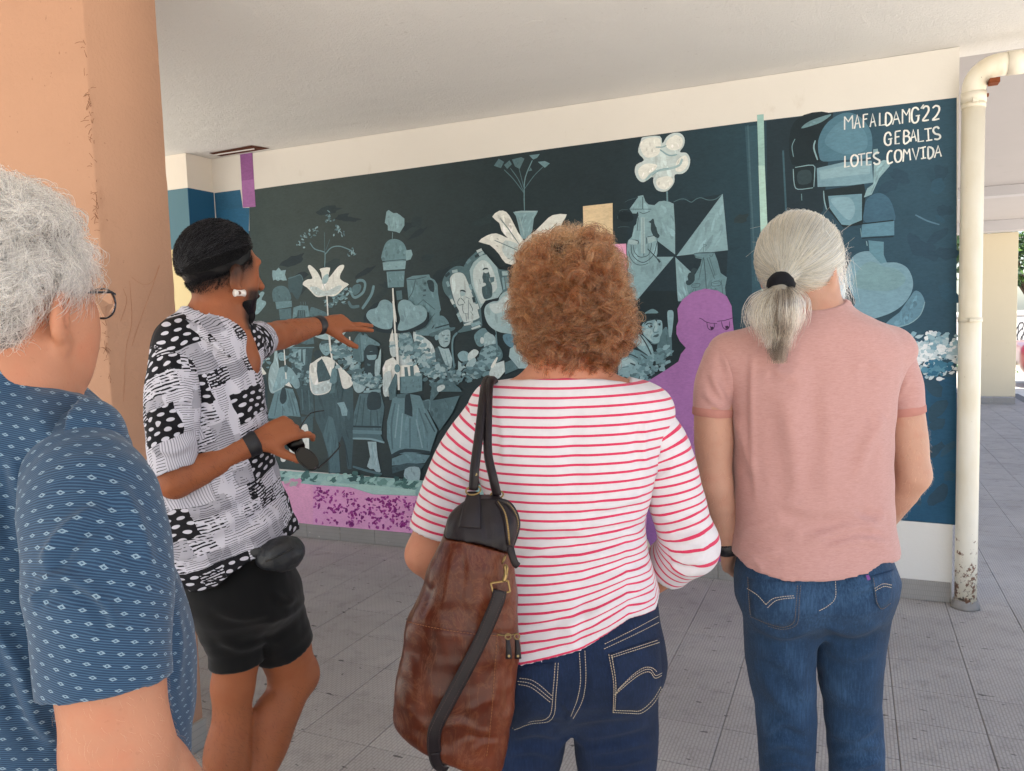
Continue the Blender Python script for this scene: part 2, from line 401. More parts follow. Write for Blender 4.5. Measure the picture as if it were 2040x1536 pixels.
cl = on_y(1964, 190, PY); box('bracket', (cl[0]-.012, cl[1]-.01, cl[2]-.008), (cl[0]+.012, cl[1]+.01, cl[2]+.008), m_rusty, pipe, .002)
t_ = [] ; r_ = np.random.default_rng(5)
V, F = tube_vf([(PX, PY, .0), (PX, PY, .012), (PX, PY, .03), (PX, PY, .045)], [PR*1.3, PR*1.3, PR*1.12, PR*1.02], 24)
V[:, :2] += r_.normal(size=(len(V), 2))*.003; mesh('mortar_foot', V, F, plain('mortar_grey', '8a8580', .95, .2, 30, .6), pipe, True)

# outside, far right: white garden wall, trees over it, a red car at the kerb
m_gw = plaster('white_garden_wall', 'aaa8a8', .9, '7f7a78', .5, .4)
gw = empty('garden_wall', (5, 22, 0), 'white garden wall with scribbles beyond the far pillar', 'wall')
box('wall_body', (-3, 22, -.03), (14, 22.25, 1.35), m_gw, gw); box('coping', (-3, 21.97, 1.351), (14, 22.28, 1.42), m_gw, gw, .01)
gr = []
for k in range(3):
    c = on_y(2030+k*7, 655+k*12, 21.99); q = [c+np.array([.11*math.cos(a)*(.6+.4*math.sin(2*a+k)), -.004, .16*math.sin(a*1.5+k)]) for a in np.linspace(0, 5, 14)]; gr.append(tube_vf(smooth_path(q, 4), .010, 4))
V, F = join(gr); mesh('scribble', V, F, plain('spray_black', '3a3c40', .7, .1, 30, 0), gw)
m_leaf = T('leaf'); t = m_leaf; rnd = t.attr('tone', 'Fac')
m_leaf = t.done(t.ramp(rnd, (0., '142a10'), (.5, '24441a'), (1., '4c6428')), .5, None, Subsurface_Weight=.0, Transmission_Weight=.0)
m_bark = plain('bark', '4a3d31', .9, .3, 20, .8)
def tree(name, x, y, h, rad, label, seed, n=2600, trunk_h=1.6):
    r = np.random.default_rng(seed); o = empty(name, (x, y, -.03), label, 'tree', group='trees beyond the garden wall')
    tp = [(x, y, -.03), (x+.05, y, trunk_h*.5), (x-.03, y+.03, trunk_h), (x+.04, y, h*.75)]
    parts = [tube_vf(smooth_path(tp, 4), np.linspace(.11, .035, 13), 8)]
    cs = []
    for k in range(9):
        a = r.uniform(0, 6.28); e = np.array([x+rad*.75*math.cos(a), y+rad*.75*math.sin(a), trunk_h+(h-trunk_h)*r.uniform(.2, .95)]); cs.append((e, r.uniform(.3, .55)*rad))
        s = np.array([x, y, trunk_h*.9+r.uniform(0, .4)]); parts.append(tube_vf(smooth_path([s, (s+e)/2+[0, 0, .1], e], 3), np.linspace(.04, .01, 7), 5))
    V, F = join(parts); mesh('trunk', V, F, m_bark, o, True)
    cs.append((np.array([x, y, h-.5*rad]), .6*rad)); V, F, tone = [], [], []
    for i in range(n):
        c, rr = cs[r.integers(len(cs))]; d = r.normal(size=3); d /= np.linalg.norm(d); p = c+d*rr*r.uniform(.55, 1.05)
        a = r.normal(size=3); a /= np.linalg.norm(a); b = np.cross(a, r.normal(size=3)); b /= np.linalg.norm(b); L = r.uniform(.07, .14)
        k = len(V); V += [p-a*L, p+b*L*.4, p+a*L, p-b*L*.4]; F.append([k, k+1, k+2, k+3]); tone += [r.uniform(0, 1)]*4
    mesh('crown', V, F, m_leaf, o, attrs={'tone': np.array(tone)})
for i, (px, dx, y, h, rad, lab) in enumerate(((2038, .2, 24.2, 5.2, 1.5, 'dark green tree showing between the far pillar and the frame edge'), (2036, 2.6, 25.5, 6.0, 1.8, 'taller leafy tree behind the white garden wall'), (2036, -2.4, 25.0, 5.0, 1.6, 'bushy tree hidden partly by the far cream pillar'))):
    p = on_y(px, 640, y); tree('tree', p[0]+dx, y, h, rad, lab, 40+i)
# planted strip at the foot of the garden wall
r = np.random.default_rng(8); V, F, tone = [], [], []
for i in range(900):
    p = np.array([r.uniform(1.5, 6.5), r.uniform(21.2, 21.9), abs(r.normal(0, .12))]); a = np.array([r.normal()*.5, r.normal()*.5, 1.]); a *= r.uniform(.06, .16)/np.linalg.norm(a); b = np.array([r.normal(), r.normal(), 0.]); b *= .02/np.linalg.norm(b); k = len(V)
    V += [p-b, p+b, p+a]; F.append([k, k+1, k+2]); tone += [r.uniform(.3, 1)]*3
gv = mesh('ground_cover', V, F, m_leaf, attrs={'tone': np.array(tone)}); tag(gv, 'low weeds growing along the foot of the garden wall', 'weeds', kind='stuff')
# ================================================================ THE MURAL (flat paint on the wall, each figure one part of the wall)
t = T('mural_paint'); v = t.coord(); colr = t.attr('col', 'Color')
st = t.noise(t.map(v, (1, 1, 2.5), rot=(0, .6, 0)), 44, 5, .65, .5); st2 = t.noise(v, 5, 4, .6)
cc = t.mix(1., colr, t.ramp(t.math('ADD', t.math('MULTIPLY', st, .6), t.math('MULTIPLY', st2, .4)), (.25, .74), (.5, 1.), (.8, 1.26)), 'MULTIPLY')
m_paint = t.done(cc, .62, t.bump(t.math('ADD', t.noise(v, 60, 4), t.math('MULTIPLY', st, .7)), .3, .002))
PAL = dict(K='1f2d33', k='31434a', a='435a61', b='547078', c='688891', d='82a2ab', e='9bb5bb', f='bccbcd', w='dcdfda',
           B='2d5f80', T='93b8b4', P='9b6aa2', p='e3a3c4', m='8a2f78', y='dcc6a2', v='8f5a92', t='89b4b0', M='a9cbc3', L='e2e0da', s='c9c3b6', h='5f8496')
ZM = dict(P=(0, 0, 1), A=(320, 260, 3.643), B=(440, 560, 2.793), C=(820, 260, 3.2), D=(1200, 230, 3.011), E=(1500, 160, 3.339), F=(1440, 380, 3.839),
          H=(500, 640, 4.517), I=(680, 600, 4.042), J=(820, 480, 5.121), Q=(1210, 580, 6.983), N=(480, 500, 7.286), R=(1660, 190, 8.16), G=(1220, 370, 6.677))
def zp(z, s):
    ox, oy, k = ZM[z]
    q = [tuple(map(float, p.split(','))) for p in s.split()] if isinstance(s, str) else s
    return np.array([(ox+x/k, oy+y/k) for x, y in q])
def onwall(p): return np.array([on_y(x, y, DW)[[0, 2]] for x, y in p])
LAY = []          # (bbox, layer) of everything painted so far
class Fig:
    def __init__(s, name, label=None): s.name, s.label, s.V, s.F, s.C = name, label, [], [], []
    def layer(s, w2):
        lo, hi = w2.min(0), w2.max(0); L = 1
        for (l, h), k in LAY:
            if (l < hi).all() and (h > lo).all(): L = max(L, k+1)
        LAY.append(((lo, hi), L)); return L
    def add(s, w2, col, rgb=None):
        y = DW-.0010-.00012*s.layer(w2)
        n = len(s.V); s.V += [(x, y, z) for x, z in w2]
        area = sum(w2[i][0]*w2[(i+1) % len(w2)][1]-w2[(i+1) % len(w2)][0]*w2[i][1] for i in range(len(w2)))
        for tri in tessellate_polygon([[Vector((x, z, 0)) for x, z in w2]]): s.F.append([n+i for i in tri])
        c = rgb or lin(PAL.get(col, col)); s.C += [(*c, 1)]*len(w2)
    def poly(s, z, col, pts, sm=0):
        w2 = onwall(zp(z, pts))
        if sm:
            Q = np.vstack([w2, w2[:3]]); w2 = smooth_path(np.vstack([w2[-1:], Q]), sm)[sm:-2*sm-1]
        s.add(w2, col)
        if len(col) == 1 and col in 'abcdefwh': s.brush(w2, col)
        return s
    def brush(s, w2, col):
        "dry brush strokes inside a painted shape, lighter and darker than its ground"
        lo, hi = w2.min(0), w2.max(0); sz = hi-lo
        if sz.min() < .035: return
        r = random.Random(int(abs(lo[0]*7919+lo[1]*104729)*100)); x_, z_ = w2[:, 0], w2[:, 1]; xn, zn_ = np.roll(x_, -1), np.roll(z_, -1)
        def inside(p):
            c = ((z_ > p[1]) != (zn_ > p[1])); return bool((c & (p[0] < (xn-x_)*(p[1]-z_)/(zn_-z_+1e-12)+x_)).sum() % 2)
        base = np.array(lin(PAL[col])); k = 0; want = int(min(16, 3+sz[0]*sz[1]/.0022)); ang = r.uniform(-.35, .35)
        for _ in range(want*6):
            p = np.array([r.uniform(lo[0], hi[0]), r.uniform(lo[1], hi[1])]); L = sz[1]*r.uniform(.12, .34); a = ang+r.uniform(-.3, .3); d = np.array([math.sin(a), math.cos(a)])*L/2
            if not (inside(p-d*1.1) and inside(p+d*1.1) and inside(p)): continue
            w_ = min(.016, sz[0]*.07)*r.uniform(.35, 1.); n_ = np.array([d[1], -d[0]])/(L/2); c = base*r.choice((.78, .86, .92, 1.10, 1.18, 1.28))
            if not (inside(p+n_*w_) and inside(p-n_*w_)): continue
            q = np.array([p-d, p-d*.5+n_*w_*.8, p+n_*w_, p+d*.6+n_*w_*.6, p+d, p+d*.5-n_*w_*.7, p-n_*w_, p-d*.6-n_*w_*.8]); s.add(q, None, tuple(np.clip(c, 0, .9))); k += 1
            if k >= want: break
    def line(s, z, col, pts, wd=2., sm=3):
        w2 = onwall(zp(z, pts)); w2 = smooth_path(w2, sm) if len(w2) > 2 and sm else w2
        tg = np.gradient(w2, axis=0); tg /= np.linalg.norm(tg, axis=1, keepdims=True)+1e-9; nn = np.stack([-tg[:, 1], tg[:, 0]], 1)
        hw = wd/2/ZM[z][2]*.0032*np.where(np.arange(len(w2)) % max(1, len(w2)-1) == 0, .75, 1.)[:, None]
        a, b = w2+nn*hw, w2-nn*hw; allp = np.vstack([a, b]); y = DW-.0010-.00012*s.layer(allp); n = len(s.V); k = len(w2)
        s.V += [(x, y, z) for x, z in allp]; s.F += [[n+i, n+i+1, n+k+i+1, n+k+i] for i in range(k-1)]; s.C += [(*lin(PAL.get(col, col)), 1)]*(2*k); return s
    def grad(s, xs, top, bot, cols):
        "background sheet whose colour drifts smoothly along the wall"
        n = len(s.V); y = DW-.0010-.00012*1; g = []
        for x in np.linspace(xs[0], xs[1], 60):
            T_, B_ = onwall([(x, np.interp(x, *zip(*top)))])[0], onwall([(x, np.interp(x, *zip(*bot)))])[0]
            c = [np.interp(x, [k for k, _ in cols], [lin(h)[j] for _, h in cols]) for j in range(3)]
            for p in (T_, B_): s.V.append((p[0], y, p[1])); s.C.append((*c, 1))
        s.F += [[n+2*i, n+2*i+1, n+2*i+3, n+2*i+2] for i in range(59)]; LAY.append((np.array([-9., -9.]), 1)); LAY[-1] = ((np.array([-9., -9.]), np.array([9., 9.])), 1); return s
    def ell(s, z, col, cx, cy, rx, ry, rot=0, jag=0, n=20, seed=0):
        r = random.Random(seed); th = [2*math.pi*i/n for i in range(n)]; c, q = math.cos(rot), math.sin(rot); P = []
        for a in th:
            k = 1+jag*r.uniform(-1, 1); x, y = rx*k*math.cos(a), ry*k*math.sin(a); P.append((cx+x*c-y*q, cy+x*q+y*c))
        return s.poly(z, col, P, 0)
    def blotch(s, z, cols, path, wd, n, size, seed=0):
        "a band of short ragged brush dabs along a path (smoke, leaves, foam)"
        r = random.Random(seed); q = smooth_path(zp(z, path), 8); k = ZM[z][2]
        for i in range(n):
            c = q[r.randrange(len(q))]; x, y = c[0]+r.gauss(0, wd/k/2.2), c[1]+r.gauss(0, wd/k/2.2)
            s.ell('P', r.choice(cols), x, y, size/k*r.uniform(.5, 1.2), size/k*r.uniform(.3, .7), r.uniform(-.9, .5), .32, 11, r.random())
        return s
    def done(s):
        V = np.array(s.V); F = []
        for f in s.F:
            a, b, c = V[f[0]], V[f[1]], V[f[2]]; nrm = np.cross(b-a, c-a); F.append(f if nrm[1] < 0 else f[::-1])
        o = mesh(s.name, V, F, m_paint, wall, attrs={'col': np.array(s.C)}); tag(o, s.label); return o

# ground colours, with the wide tonal drift of the painted background
f = Fig('painted_background')
top = [(560, 370), (800, 338), (1100, 296), (1496, 243), (1905.5, 194.5)]; bot = [(1906, 1046), (1640, 1024), (1300, 994), (900, 962), (556, 934)]
f.grad((497, 1905.8), [(497, 379)]+top, [(497, 929)]+bot[::-1], [(497, '3d4b4b'), (640, '3c4848'), (800, '323f42'), (1000, '27353a'), (1240, '24333a'), (1480, '27404c'), (1560, '2a424f'), (1700, '2e4a5a'), (1905, '2f4d5e')])
f.poly('P', '37444a', [(440, 500), (484, 500), (484, 460), (499, 460), (499, 929), (440, 922)])
f.poly('P', '23333c', [(1527, 241), (1660, 224), (1640, 420), (1560, 500), (1528, 480)])
f.poly('P', '25506b', [(1795, 745), (1906, 752), (1906, 1044), (1640, 1023), (1700, 760)])
for i in range(46):
    x, y = random.uniform(1700, 1895), random.uniform(330, 990)
    f.ell('P', random.choice(['2c495a', '304f62', '2b4556', '2f5063']), x, y, random.uniform(8, 30), random.uniform(5, 16), random.uniform(-1.2, 1.2), .25, 12, i)
for i in range(40):
    x, y = random.uniform(560, 1480), random.uniform(400, 600)
    f.ell('P', random.choice(['2b3b40', '27363c', '303f43']), x, y, random.uniform(8, 26), random.uniform(4, 12), random.uniform(-.8, .2), .3, 12, i+90)
f.poly('P', '34525f', '1484,252 1508,250 1516,520 1516,640 1500,640 1494,420', 0)
f.line('P', '45606b', '1490,250 1497,400 1506,560', 3).line('P', '3c5a66', '1560,300 1566,420', 4)
f.done()
f = Fig('painted_blue_panel').poly('P', 'B', '427.5,384.5 479,378 484,414 497,414 496,465 487,466 487,520 440,520 436,500'); f.poly('P', '2b6286', '431,420 484,414 496,430 496,464 487,465 487,500 436,500'); f.done()
f = Fig('painted_purple_strip').poly('P', 'v', '478.4,306.5 503,303.6 509.5,412 484.3,413.5').poly('P', '9f6aa3', '481.5,360 506.2,357.5 509.4,412 484.4,413.3'); f.done()
f = Fig('painted_pink_panel').poly('P', 'p', '440,636 484.5,634 484.5,650 440,652'); f.done()
f = Fig('painted_mint_stripe').poly('P', 'T', '1508.2,229 1521.4,227.4 1525,380 1528.6,440 1540,640 1518,640 1515.5,461').poly('P', 'M', '1511,330 1523.6,330 1528.6,440 1535,600 1519,600 1515.3,461'); f.done()
f = Fig('painted_beige_panel').poly('P', 'y', '1161.5,411 1220.5,404.5 1222,560 1164,560'); f.done()
f = Fig('painted_pink_square').poly('P', 'p', '1150,490 1247.5,485.5 1248.6,540 1250,575 1150,580'); f.done()

# ---- background crowd, left to middle
f = Fig('painted_crowd')
f.poly('N', 'b', '455,620 480,545 560,505 650,520 710,600 715,720 500,735 470,720', 3).poly('N', 'c', '500,740 738,722 742,810 520,845').poly('N', 'b', '550,848 730,830 735,990 570,1000').poly('N', 'd', '460,280 510,285 550,240 585,285 655,275 640,340 668,425 610,430 575,415 540,435 500,415 470,430 455,350')
f.poly('N', '3f565d', '690,390 780,370 850,345 895,380 905,430 890,560 840,690 800,690 740,600 700,590', 3).line('N', 'b', '690,400 770,375 850,345 885,370 905,430', 14)
f.poly('N', 'c', '765,820 860,790 975,795 1000,950 940,960 930,860 830,860 815,950 750,985').poly('N', 'a', '835,865 925,860 940,980 815,985')
for x in (850, 880, 905): f.line('N', 'c', f'{x},865 {x+12},970', 10)
for x in (870, 905, 935): f.line('N', 'b', f'{x},735 {x+4},785', 12)
f.poly('N', 'b', '1010,830 1060,820 1190,870 1240,900 1240,960 1010,950', 3)
f.line('N', 'c', '1690,460 1700,430 1770,430 1805,480 1780,590 1700,660 1640,670 1600,600 1590,530', 44, 4)
f.poly('N', 'b', '1640,500 1720,480 1750,520 1720,600 1650,640 1610,570', 3)
f.line('N', 'c', '1930,500 1900,620 1830,740 1760,840', 48, 4).line('N', 'b', '1560,730 1610,810 1720,800', 50, 3)
f.blotch('N', ['c', 'b', 'd'], '1280,740 1420,690 1540,590', 110, 46, 34, 4)
f.poly('N', 'd', '185,720 290,600 330,595 340,620 300,705 355,730 360,780 260,905 205,920 180,890', 3).line('N', 'f', '150,930 160,1100', 16, 0)
# jug
f.poly('A', 'c', '1785,1075 1830,1055 1950,1045 1958,1068 1990,1085 2010,1120 2015,1190 2035,1300 1995,1390 1960,1450 1880,1480 1820,1300 1800,1240', 0)
f.poly('A', 'k', '1935,1090 1965,1085 1985,1110 1985,1170 1955,1160 1940,1120', 3).line('A', 'a', '1880,1265 1915,1225 1960,1270 1990,1290', 8, 0).line('A', 'a', '1788,1080 1850,1080 1930,1060', 6).line('A', 'a', '1850,1085 1830,1170 1800,1220', 7)
for x, y in ((1920, 1110), (1918, 1160), (1915, 1200), (1858, 1250), (1958, 1220)): f.poly('A', 'a', [(x-10, y-7), (x+10, y-9), (x+10, y+7), (x-10, y+9)])
f.poly('J', 'c', '0,640 130,560 200,560 280,640 290,780 240,850 100,960 40,930', 0).line('J', 'a', '65,650 120,600 240,700', 9, 0).line('J', 'a', '240,740 150,850', 8, 0)
# far left marchers
f.poly('H', 'k', '0,330 60,330 110,420 150,560 150,900 60,900 0,600').blotch('H', ['c', 'd', 'b', 'e'], '40,300 110,330 150,380', 70, 40, 22, 6).poly('H', 'w', '45,350 75,370 120,440 140,470 110,482 90,460', 3).poly('H', 'b', '70,600 120,620 120,690 95,680', 3)
f.poly('H', 'a', '340,230 560,230 520,520 540,760 470,790 400,600').poly('H', 'k', '560,300 590,260 630,270 640,320 600,340', 3)
for x in (395, 440, 480): f.poly('H', 'd', [(x-14, 255), (x+14, 250), (x+8, 400), (x-8, 380)])
f.blotch('H', ['b', 'c', 'd', 'a'], '350,300 420,400 470,480 490,540', 80, 70, 24, 8)
f.poly('H', 'a', '430,580 560,600 570,860 450,830').line('H', 'b', '460,610 470,800', 18, 0).line('H', 'b', '520,620 530,800', 14, 0).poly('H', 'b', '380,150 560,130 570,200 500,210 420,190').line('H', 'c', '330,240 570,235', 14, 0)
f.poly('H', 'e', '250,240 330,210 440,170 420,200 330,245', 3)
# hat brims and faces behind the leading man
f.poly('H', 'e', '560,120 700,60 850,60 830,130 740,165 640,160', 3).poly('H', 'k', '735,70 755,100 745,130 725,150')
f.ell('H', 'e', 850, 225, 34, 50).poly('H', 'a', '820,215 880,210 870,230 830,235').line('H', 'k', '835,260 865,258', 6, 0)
f.line('H', 'w', '888,140 905,360', 20, 0).line('H', 'c', '1000,140 1015,350', 18, 0)
f.poly('H', 'b', '910,230 960,120 1000,110 1010,240 980,360 940,350', 3).poly('H', 'c', '1020,110 1084,170 1084,230 1030,250', 3)
f.done()

# ---- woman at the left with apron
f = Fig('painted_woman', 'painted woman in headscarf and apron holding a pole, left of the marching man')
f.poly('H', 'e', '215,270 235,255 255,420 280,560 300,590 200,650 165,600 160,480 180,400 205,360', 3).poly('H', 'd', '260,420 310,410 360,420 430,520 440,590 400,605 360,560 300,580 200,630 230,520', 3)
f.ell('H', 'd', 275, 300, 30, 55).poly('H', 'k', '245,260 275,245 305,262 303,285 270,278 248,290', 3).line('H', 'a', '255,305 268,302', 6, 0).line('H', 'a', '282,303 295,302', 6, 0).line('H', 'k', '265,332 285,332', 6, 0)
f.line('H', 'w', '300,230 320,520', 18, 0).ell('H', 'b', 318, 425, 16, 36).poly('H', 'w', '310,575 345,545 375,595', 0)
f.poly('H', 'c', '215,640 300,600 380,610 420,720 450,860 350,850 250,880 150,870 180,760', 0).poly('H', 'k', '285,600 315,610 325,700 290,745 262,700', 3)
for q in ('330,620 370,760 390,850', '250,650 215,850', '290,760 290,860', '360,640 420,850'): f.line('H', 'b', q, 16)
f.poly('H', 'a', '450,860 560,850 560,1000 470,1010')
for x in (285, 375): f.poly('H', 'w', [(x-28, 1135), (x+14, 1130), (x+18, 1210), (x+28, 1250), (x+10, 1265), (x-14, 1255), (x-22, 1200)], 3)
f.poly('H', 'w', '455,960 500,925 520,1000 525,1165 505,1170 470,1080', 3)
f.done()

# ---- leading man with waistcoat
f = Fig('painted_man', 'painted man in white shirt and dark waistcoat carrying a tall flower pole')
f.poly('H', 'a', '570,640 700,600 800,560 920,600 925,1000 905,1330 870,1330 850,1130 820,1030 790,1120 805,1360 700,1370 690,1180 640,1010 580,880', 0)
f.poly('H', 'b', '700,850 740,870 780,1050 805,1360 715,1365 700,1200 650,1020', 0).line('H', 'k', '820,1030 850,1120 880,1300', 12)
f.poly('H', 'w', '530,400 560,370 640,320 720,330 800,400 900,500 920,560 880,600 830,600 790,500 740,560 700,640 600,665 550,640 530,560', 3)
f.poly('H', 'f', '535,480 560,560 600,570 690,530 730,560 700,630 600,655 555,630', 3).poly('H', 'a', '600,370 640,335 690,420 730,510 700,530 610,550 595,450', 0).poly('H', 'a', '760,360 790,440 830,620 810,720 730,720 720,620', 0).poly('H', 'w', '635,310 680,350 720,340 740,330 745,420 725,510 690,430', 0)
f.poly('H', 'd', '620,215 640,190 715,190 722,260 710,290 680,310 650,290 625,250', 3).poly('H', 'a', '630,195 650,175 720,178 722,210 690,196 640,212', 3).line('H', 'k', '655,215 672,212', 7, 0).line('H', 'k', '690,213 706,212', 7, 0).line('H', 'k', '670,272 700,270', 7, 0).line('H', 'b', '683,220 688,250', 6, 0)
f.poly('H', 'c', '715,520 760,500 775,545 720,555', 3).poly('H', 'b', '735,590 760,560 765,640 710,650').poly('H', 'd', '775,735 840,725 870,800 865,850 820,850 805,780', 0)
f.line('H', 'w', '700,60 718,230 742,400', 24, 0).poly('H', 'c', '735,430 775,440 770,550 720,550', 3)
f.blotch('H', ['c', 'd', 'b', 'e', 'c'], '765,240 850,310 930,420 1040,520 1120,580', 95, 130, 30, 11)
f.poly('H', 'e', '920,520 960,490 1030,560 1020,620 970,645 930,610', 3)
f.done()

# ---- girl
f = Fig('painted_girl', 'painted girl with raised shawl and banded skirt between the man and the tall woman')
f.poly('I', 'b', '100,400 130,290 170,270 190,460 160,490 110,470', 3).poly('I', 'c', '165,270 300,330 310,360 220,350 190,400', 3).line('I', 'c', '165,270 180,480', 22, 0).poly('I', 'k', '190,400 230,350 290,365 300,420 280,470 200,470', 3)
f.ell('I', 'd', 250, 440, 40, 38).poly('I', 'k', '205,410 295,400 290,430 215,435').poly('I', 'k', '190,475 290,470 280,600 200,600').poly('I', 'e', '280,480 300,460 325,380 320,560 290,610 275,580', 3)
f.blotch('I', ['c', 'd', 'e', 'b'], '110,560 160,610 240,640 310,680', 70, 60, 26, 14)
f.poly('I', 'd', '185,720 320,710 320,735 180,738', 0).poly('I', 'b', '150,745 320,738 350,850 345,900 330,1000 320,1080 350,1140 200,1110 95,1110 105,900', 0).poly('I', 'k', '225,740 310,740 325,830 300,870 215,865', 3)
for q in ('160,760 120,1000', '240,880 240,1000', '290,880 300,1000', '190,780 170,1000'): f.line('I', 'a', q, 15)
f.line('I', 'k', '100,1008 325,1012', 22, 0).line('I', 'c', '95,1050 330,1058', 44, 0).line('I', 'd', '95,1105 240,1110 350,1138', 18)
f.poly('I', 'e', '215,1130 285,1130 295,1250 320,1370 295,1388 265,1350 235,1350 210,1330 235,1250', 0).line('I', 'd', '255,1140 260,1330', 8, 0).line('I', 'b', '95,1330 230,1370 330,1390', 22, 3)
f.done()

# ---- tall woman with bodice and long skirt
f = Fig('painted_woman', 'tall painted woman in laced bodice and long skirt under the twin hearts')
f.poly('I', 'f', '390,330 405,240 440,225 470,260 460,420 420,450 395,420', 3).poly('I', 'f', '580,260 600,250 720,330 760,420 770,500 650,440 590,330', 3).poly('I', 'c', '470,270 520,240 560,260 590,380 540,440 480,420', 3)
f.line('I', 'a', '500,300 520,296', 10, 0).line('I', 'a', '535,296 556,296', 10, 0)
f.poly('I', 'f', '470,410 560,440 565,520 480,530', 3).poly('I', 'w', '335,540 360,480 420,450 480,520 600,500 640,560 620,610 470,610 440,680 385,770 345,750', 0).poly('I', 'f', '345,600 400,560 410,640 380,760 345,745', 3)
f.poly('I', 'c', '470,610 655,590 655,720 560,740 480,740', 0).poly('I', 'b', '510,530 535,530 545,605 515,605').poly('I', 'b', '555,520 585,520 590,605 560,605').poly('I', 'b', '385,700 440,580 470,600 450,700 445,790 395,795', 0)
f.blotch('I', ['c', 'd', 'b', 'e'], '480,330 560,380 640,450 720,530 820,590 960,600', 95, 170, 28, 17)
f.poly('I', 'c', '420,780 520,740 640,760 690,860 780,1040 720,1220 410,1230 375,1100 375,970', 0).poly('I', 'k', '520,750 560,745 580,860 580,930 515,905', 0).poly('I', 'b', '450,750 530,740 520,780 460,780')
for q, cc_ in (('440,820 410,1000 420,1190', 'b'), ('500,900 480,1180', 'd'), ('560,940 560,1180', 'b'), ('630,860 700,1060', 'b'), ('610,950 660,1180', 'd'), ('680,900 760,1050', 'a'), ('470,830 440,1100', 'd')): f.line('I', cc_, q, 18)
f.line('I', 'k', '410,1245 520,1200 720,1215', 30).poly('I', 'c', '415,1265 540,1215 720,1240 680,1300 560,1310 415,1320', 0).poly('I', 'a', '415,1330 540,1300 680,1310 650,1350 530,1350 420,1385', 0)
f.poly('I', 'e', '520,1350 630,1335 640,1420 600,1510 525,1480', 3).poly('I', 'b', '720,790 740,650 800,650 790,740 740,800 715,880 680,860 660,800', 0).line('I', 'c', '680,800 720,800 715,890', 12)
f.line('I', 'w', '425,0 440,130 465,560 470,715', 26, 0).line('I', 'f', '432,0 448,200', 8, 0).ell('I', 'c', 458, 540, 24, 34)
f.done()

# ---- man with hat
f = Fig('painted_man', 'painted man in brimmed hat and open collar beside the tall woman')
f.poly('J', 'c', '40,940 200,900 235,860 280,770 330,770 380,830 390,880 440,890 380,930 240,960 120,965', 3).line('J', 'k', '240,890 330,865 390,850', 14).poly('J', 'b', '180,950 320,900 440,880 430,910 330,945 220,975', 3)
f.poly('J', 'e', '275,960 330,915 390,910 398,1000 380,1060 335,1085 290,1050', 3).line('J', 'a', '315,968 345,962', 9, 0).line('J', 'a', '362,962 388,960', 9, 0).poly('J', 'c', '350,985 372,985 372,1005 345,1005').line('J', 'k', '340,1028 375,1024', 9, 0).ell('J', 'd', 258, 985, 20, 28)
f.poly('J', 'a', '240,1100 300,1060 330,1180 370,1310 260,1260 250,1200', 0).poly('J', 'a', '385,1120 420,1180 430,1310 390,1310', 0).poly('J', 'e', '275,1075 335,1100 385,1095 420,1200 410,1310 370,1305 320,1190', 0).line('J', 'c', '345,1120 390,1300', 6, 0)
f.line('J', 'c', '470,935 430,990 420,1100 440,1300', 22, 4).poly('J', 'b', '250,1440 400,1420 500,1500 520,1536 300,1536 200,1536')
f.blotch('J', ['c', 'd', 'e', 'b'], '150,1300 300,1340 420,1370 560,1360 680,1330', 90, 80, 34, 21)
f.poly('I', 'b', '730,800 960,760 900,900 800,1040 720,900', 0).poly('I', 'f', '780,690 830,670 840,700 790,730', 3)
f.done()
f = Fig('painted_bystander', 'painted bystanders in pale caps behind the hat man and the big hat brim')
f.poly('J', 'c', '640,960 720,890 780,910 800,980 740,1060 700,1080 660,1050', 3).poly('J', 'e', '740,960 800,930 860,1000 850,1060 780,1110 740,1080', 3).ell('J', 'f', 720, 1015, 20, 34)
f.poly('J', 'd', '475,1160 530,1120 590,1150 580,1220 510,1225', 3).poly('J', 'f', '580,1160 640,1105 690,1130 660,1180 590,1230', 3).poly('J', 'e', '575,1240 650,1190 665,1260 620,1290 565,1290', 3).poly('J', 'e', '480,1220 560,1290 480,1320')
f.poly('J', 'b', '720,1100 860,1050 930,1130 920,1210 800,1280 700,1330 600,1330 680,1220', 3)
f.blotch('J', ['b', 'c', 'd'], '850,1120 780,1220 680,1300 600,1340', 110, 60, 36, 24)
f.poly('J', 'f', '800,1340 830,1260 950,1220 960,1330 900,1400 800,1440', 0).poly('J', 'b', '960,1240 1030,1210 1100,1300 960,1360', 0).poly('J', 'e', '1010,1100 1060,1060 1120,1150 1200,1200 1200,1300 1100,1300 1000,1180', 0).poly('J', 'w', '815,1280 870,1190 885,1200 840,1290', 3)
f.poly('J', 'h', '940,960 1030,950 1050,1030 1030,1090 960,1040', 3).line('J', 'c', '860,900 880,1110', 26, 0)
f.done()

# ---- twin hearts, hearts by the hair, big heart
f = Fig('painted_heart', 'pair of pale blue painted hearts either side of a white pole')
f.poly('P', '26363d', '726,632 760,600 800,650 850,620 856,640 840,656 795,664 760,662 738,652', 3)
f.poly('A', 'd', '1500,1350 1520,1305 1575,1285 1600,1240 1640,1228 1680,1250 1700,1300 1690,1390 1680,1435 1620,1440 1550,1410', 4).poly('A', 'd', '1735,1250 1770,1228 1820,1240 1850,1270 1900,1270 1938,1310 1930,1370 1880,1410 1800,1445 1735,1450 1730,1420 1745,1370 1730,1300', 4)
f.line('A', 'w', '1692,1145 1700,1300 1712,1530', 17, 0); f.done()
f = Fig('painted_heart', 'grey blue painted heart half hidden by the curly hair')
f.poly('J', 'K', '695,770 730,660 830,580 900,575 890,610 800,640 760,720 770,800 850,900 860,960 780,920', 3)
f.poly('J', 'e', '750,740 765,660 830,620 890,610 910,560 980,510 1100,520 1150,700 1130,940 1000,945 880,920 790,850', 4).poly('J', 'f', '800,650 880,630 960,560 1080,560 1000,680 860,740', 4); f.done()
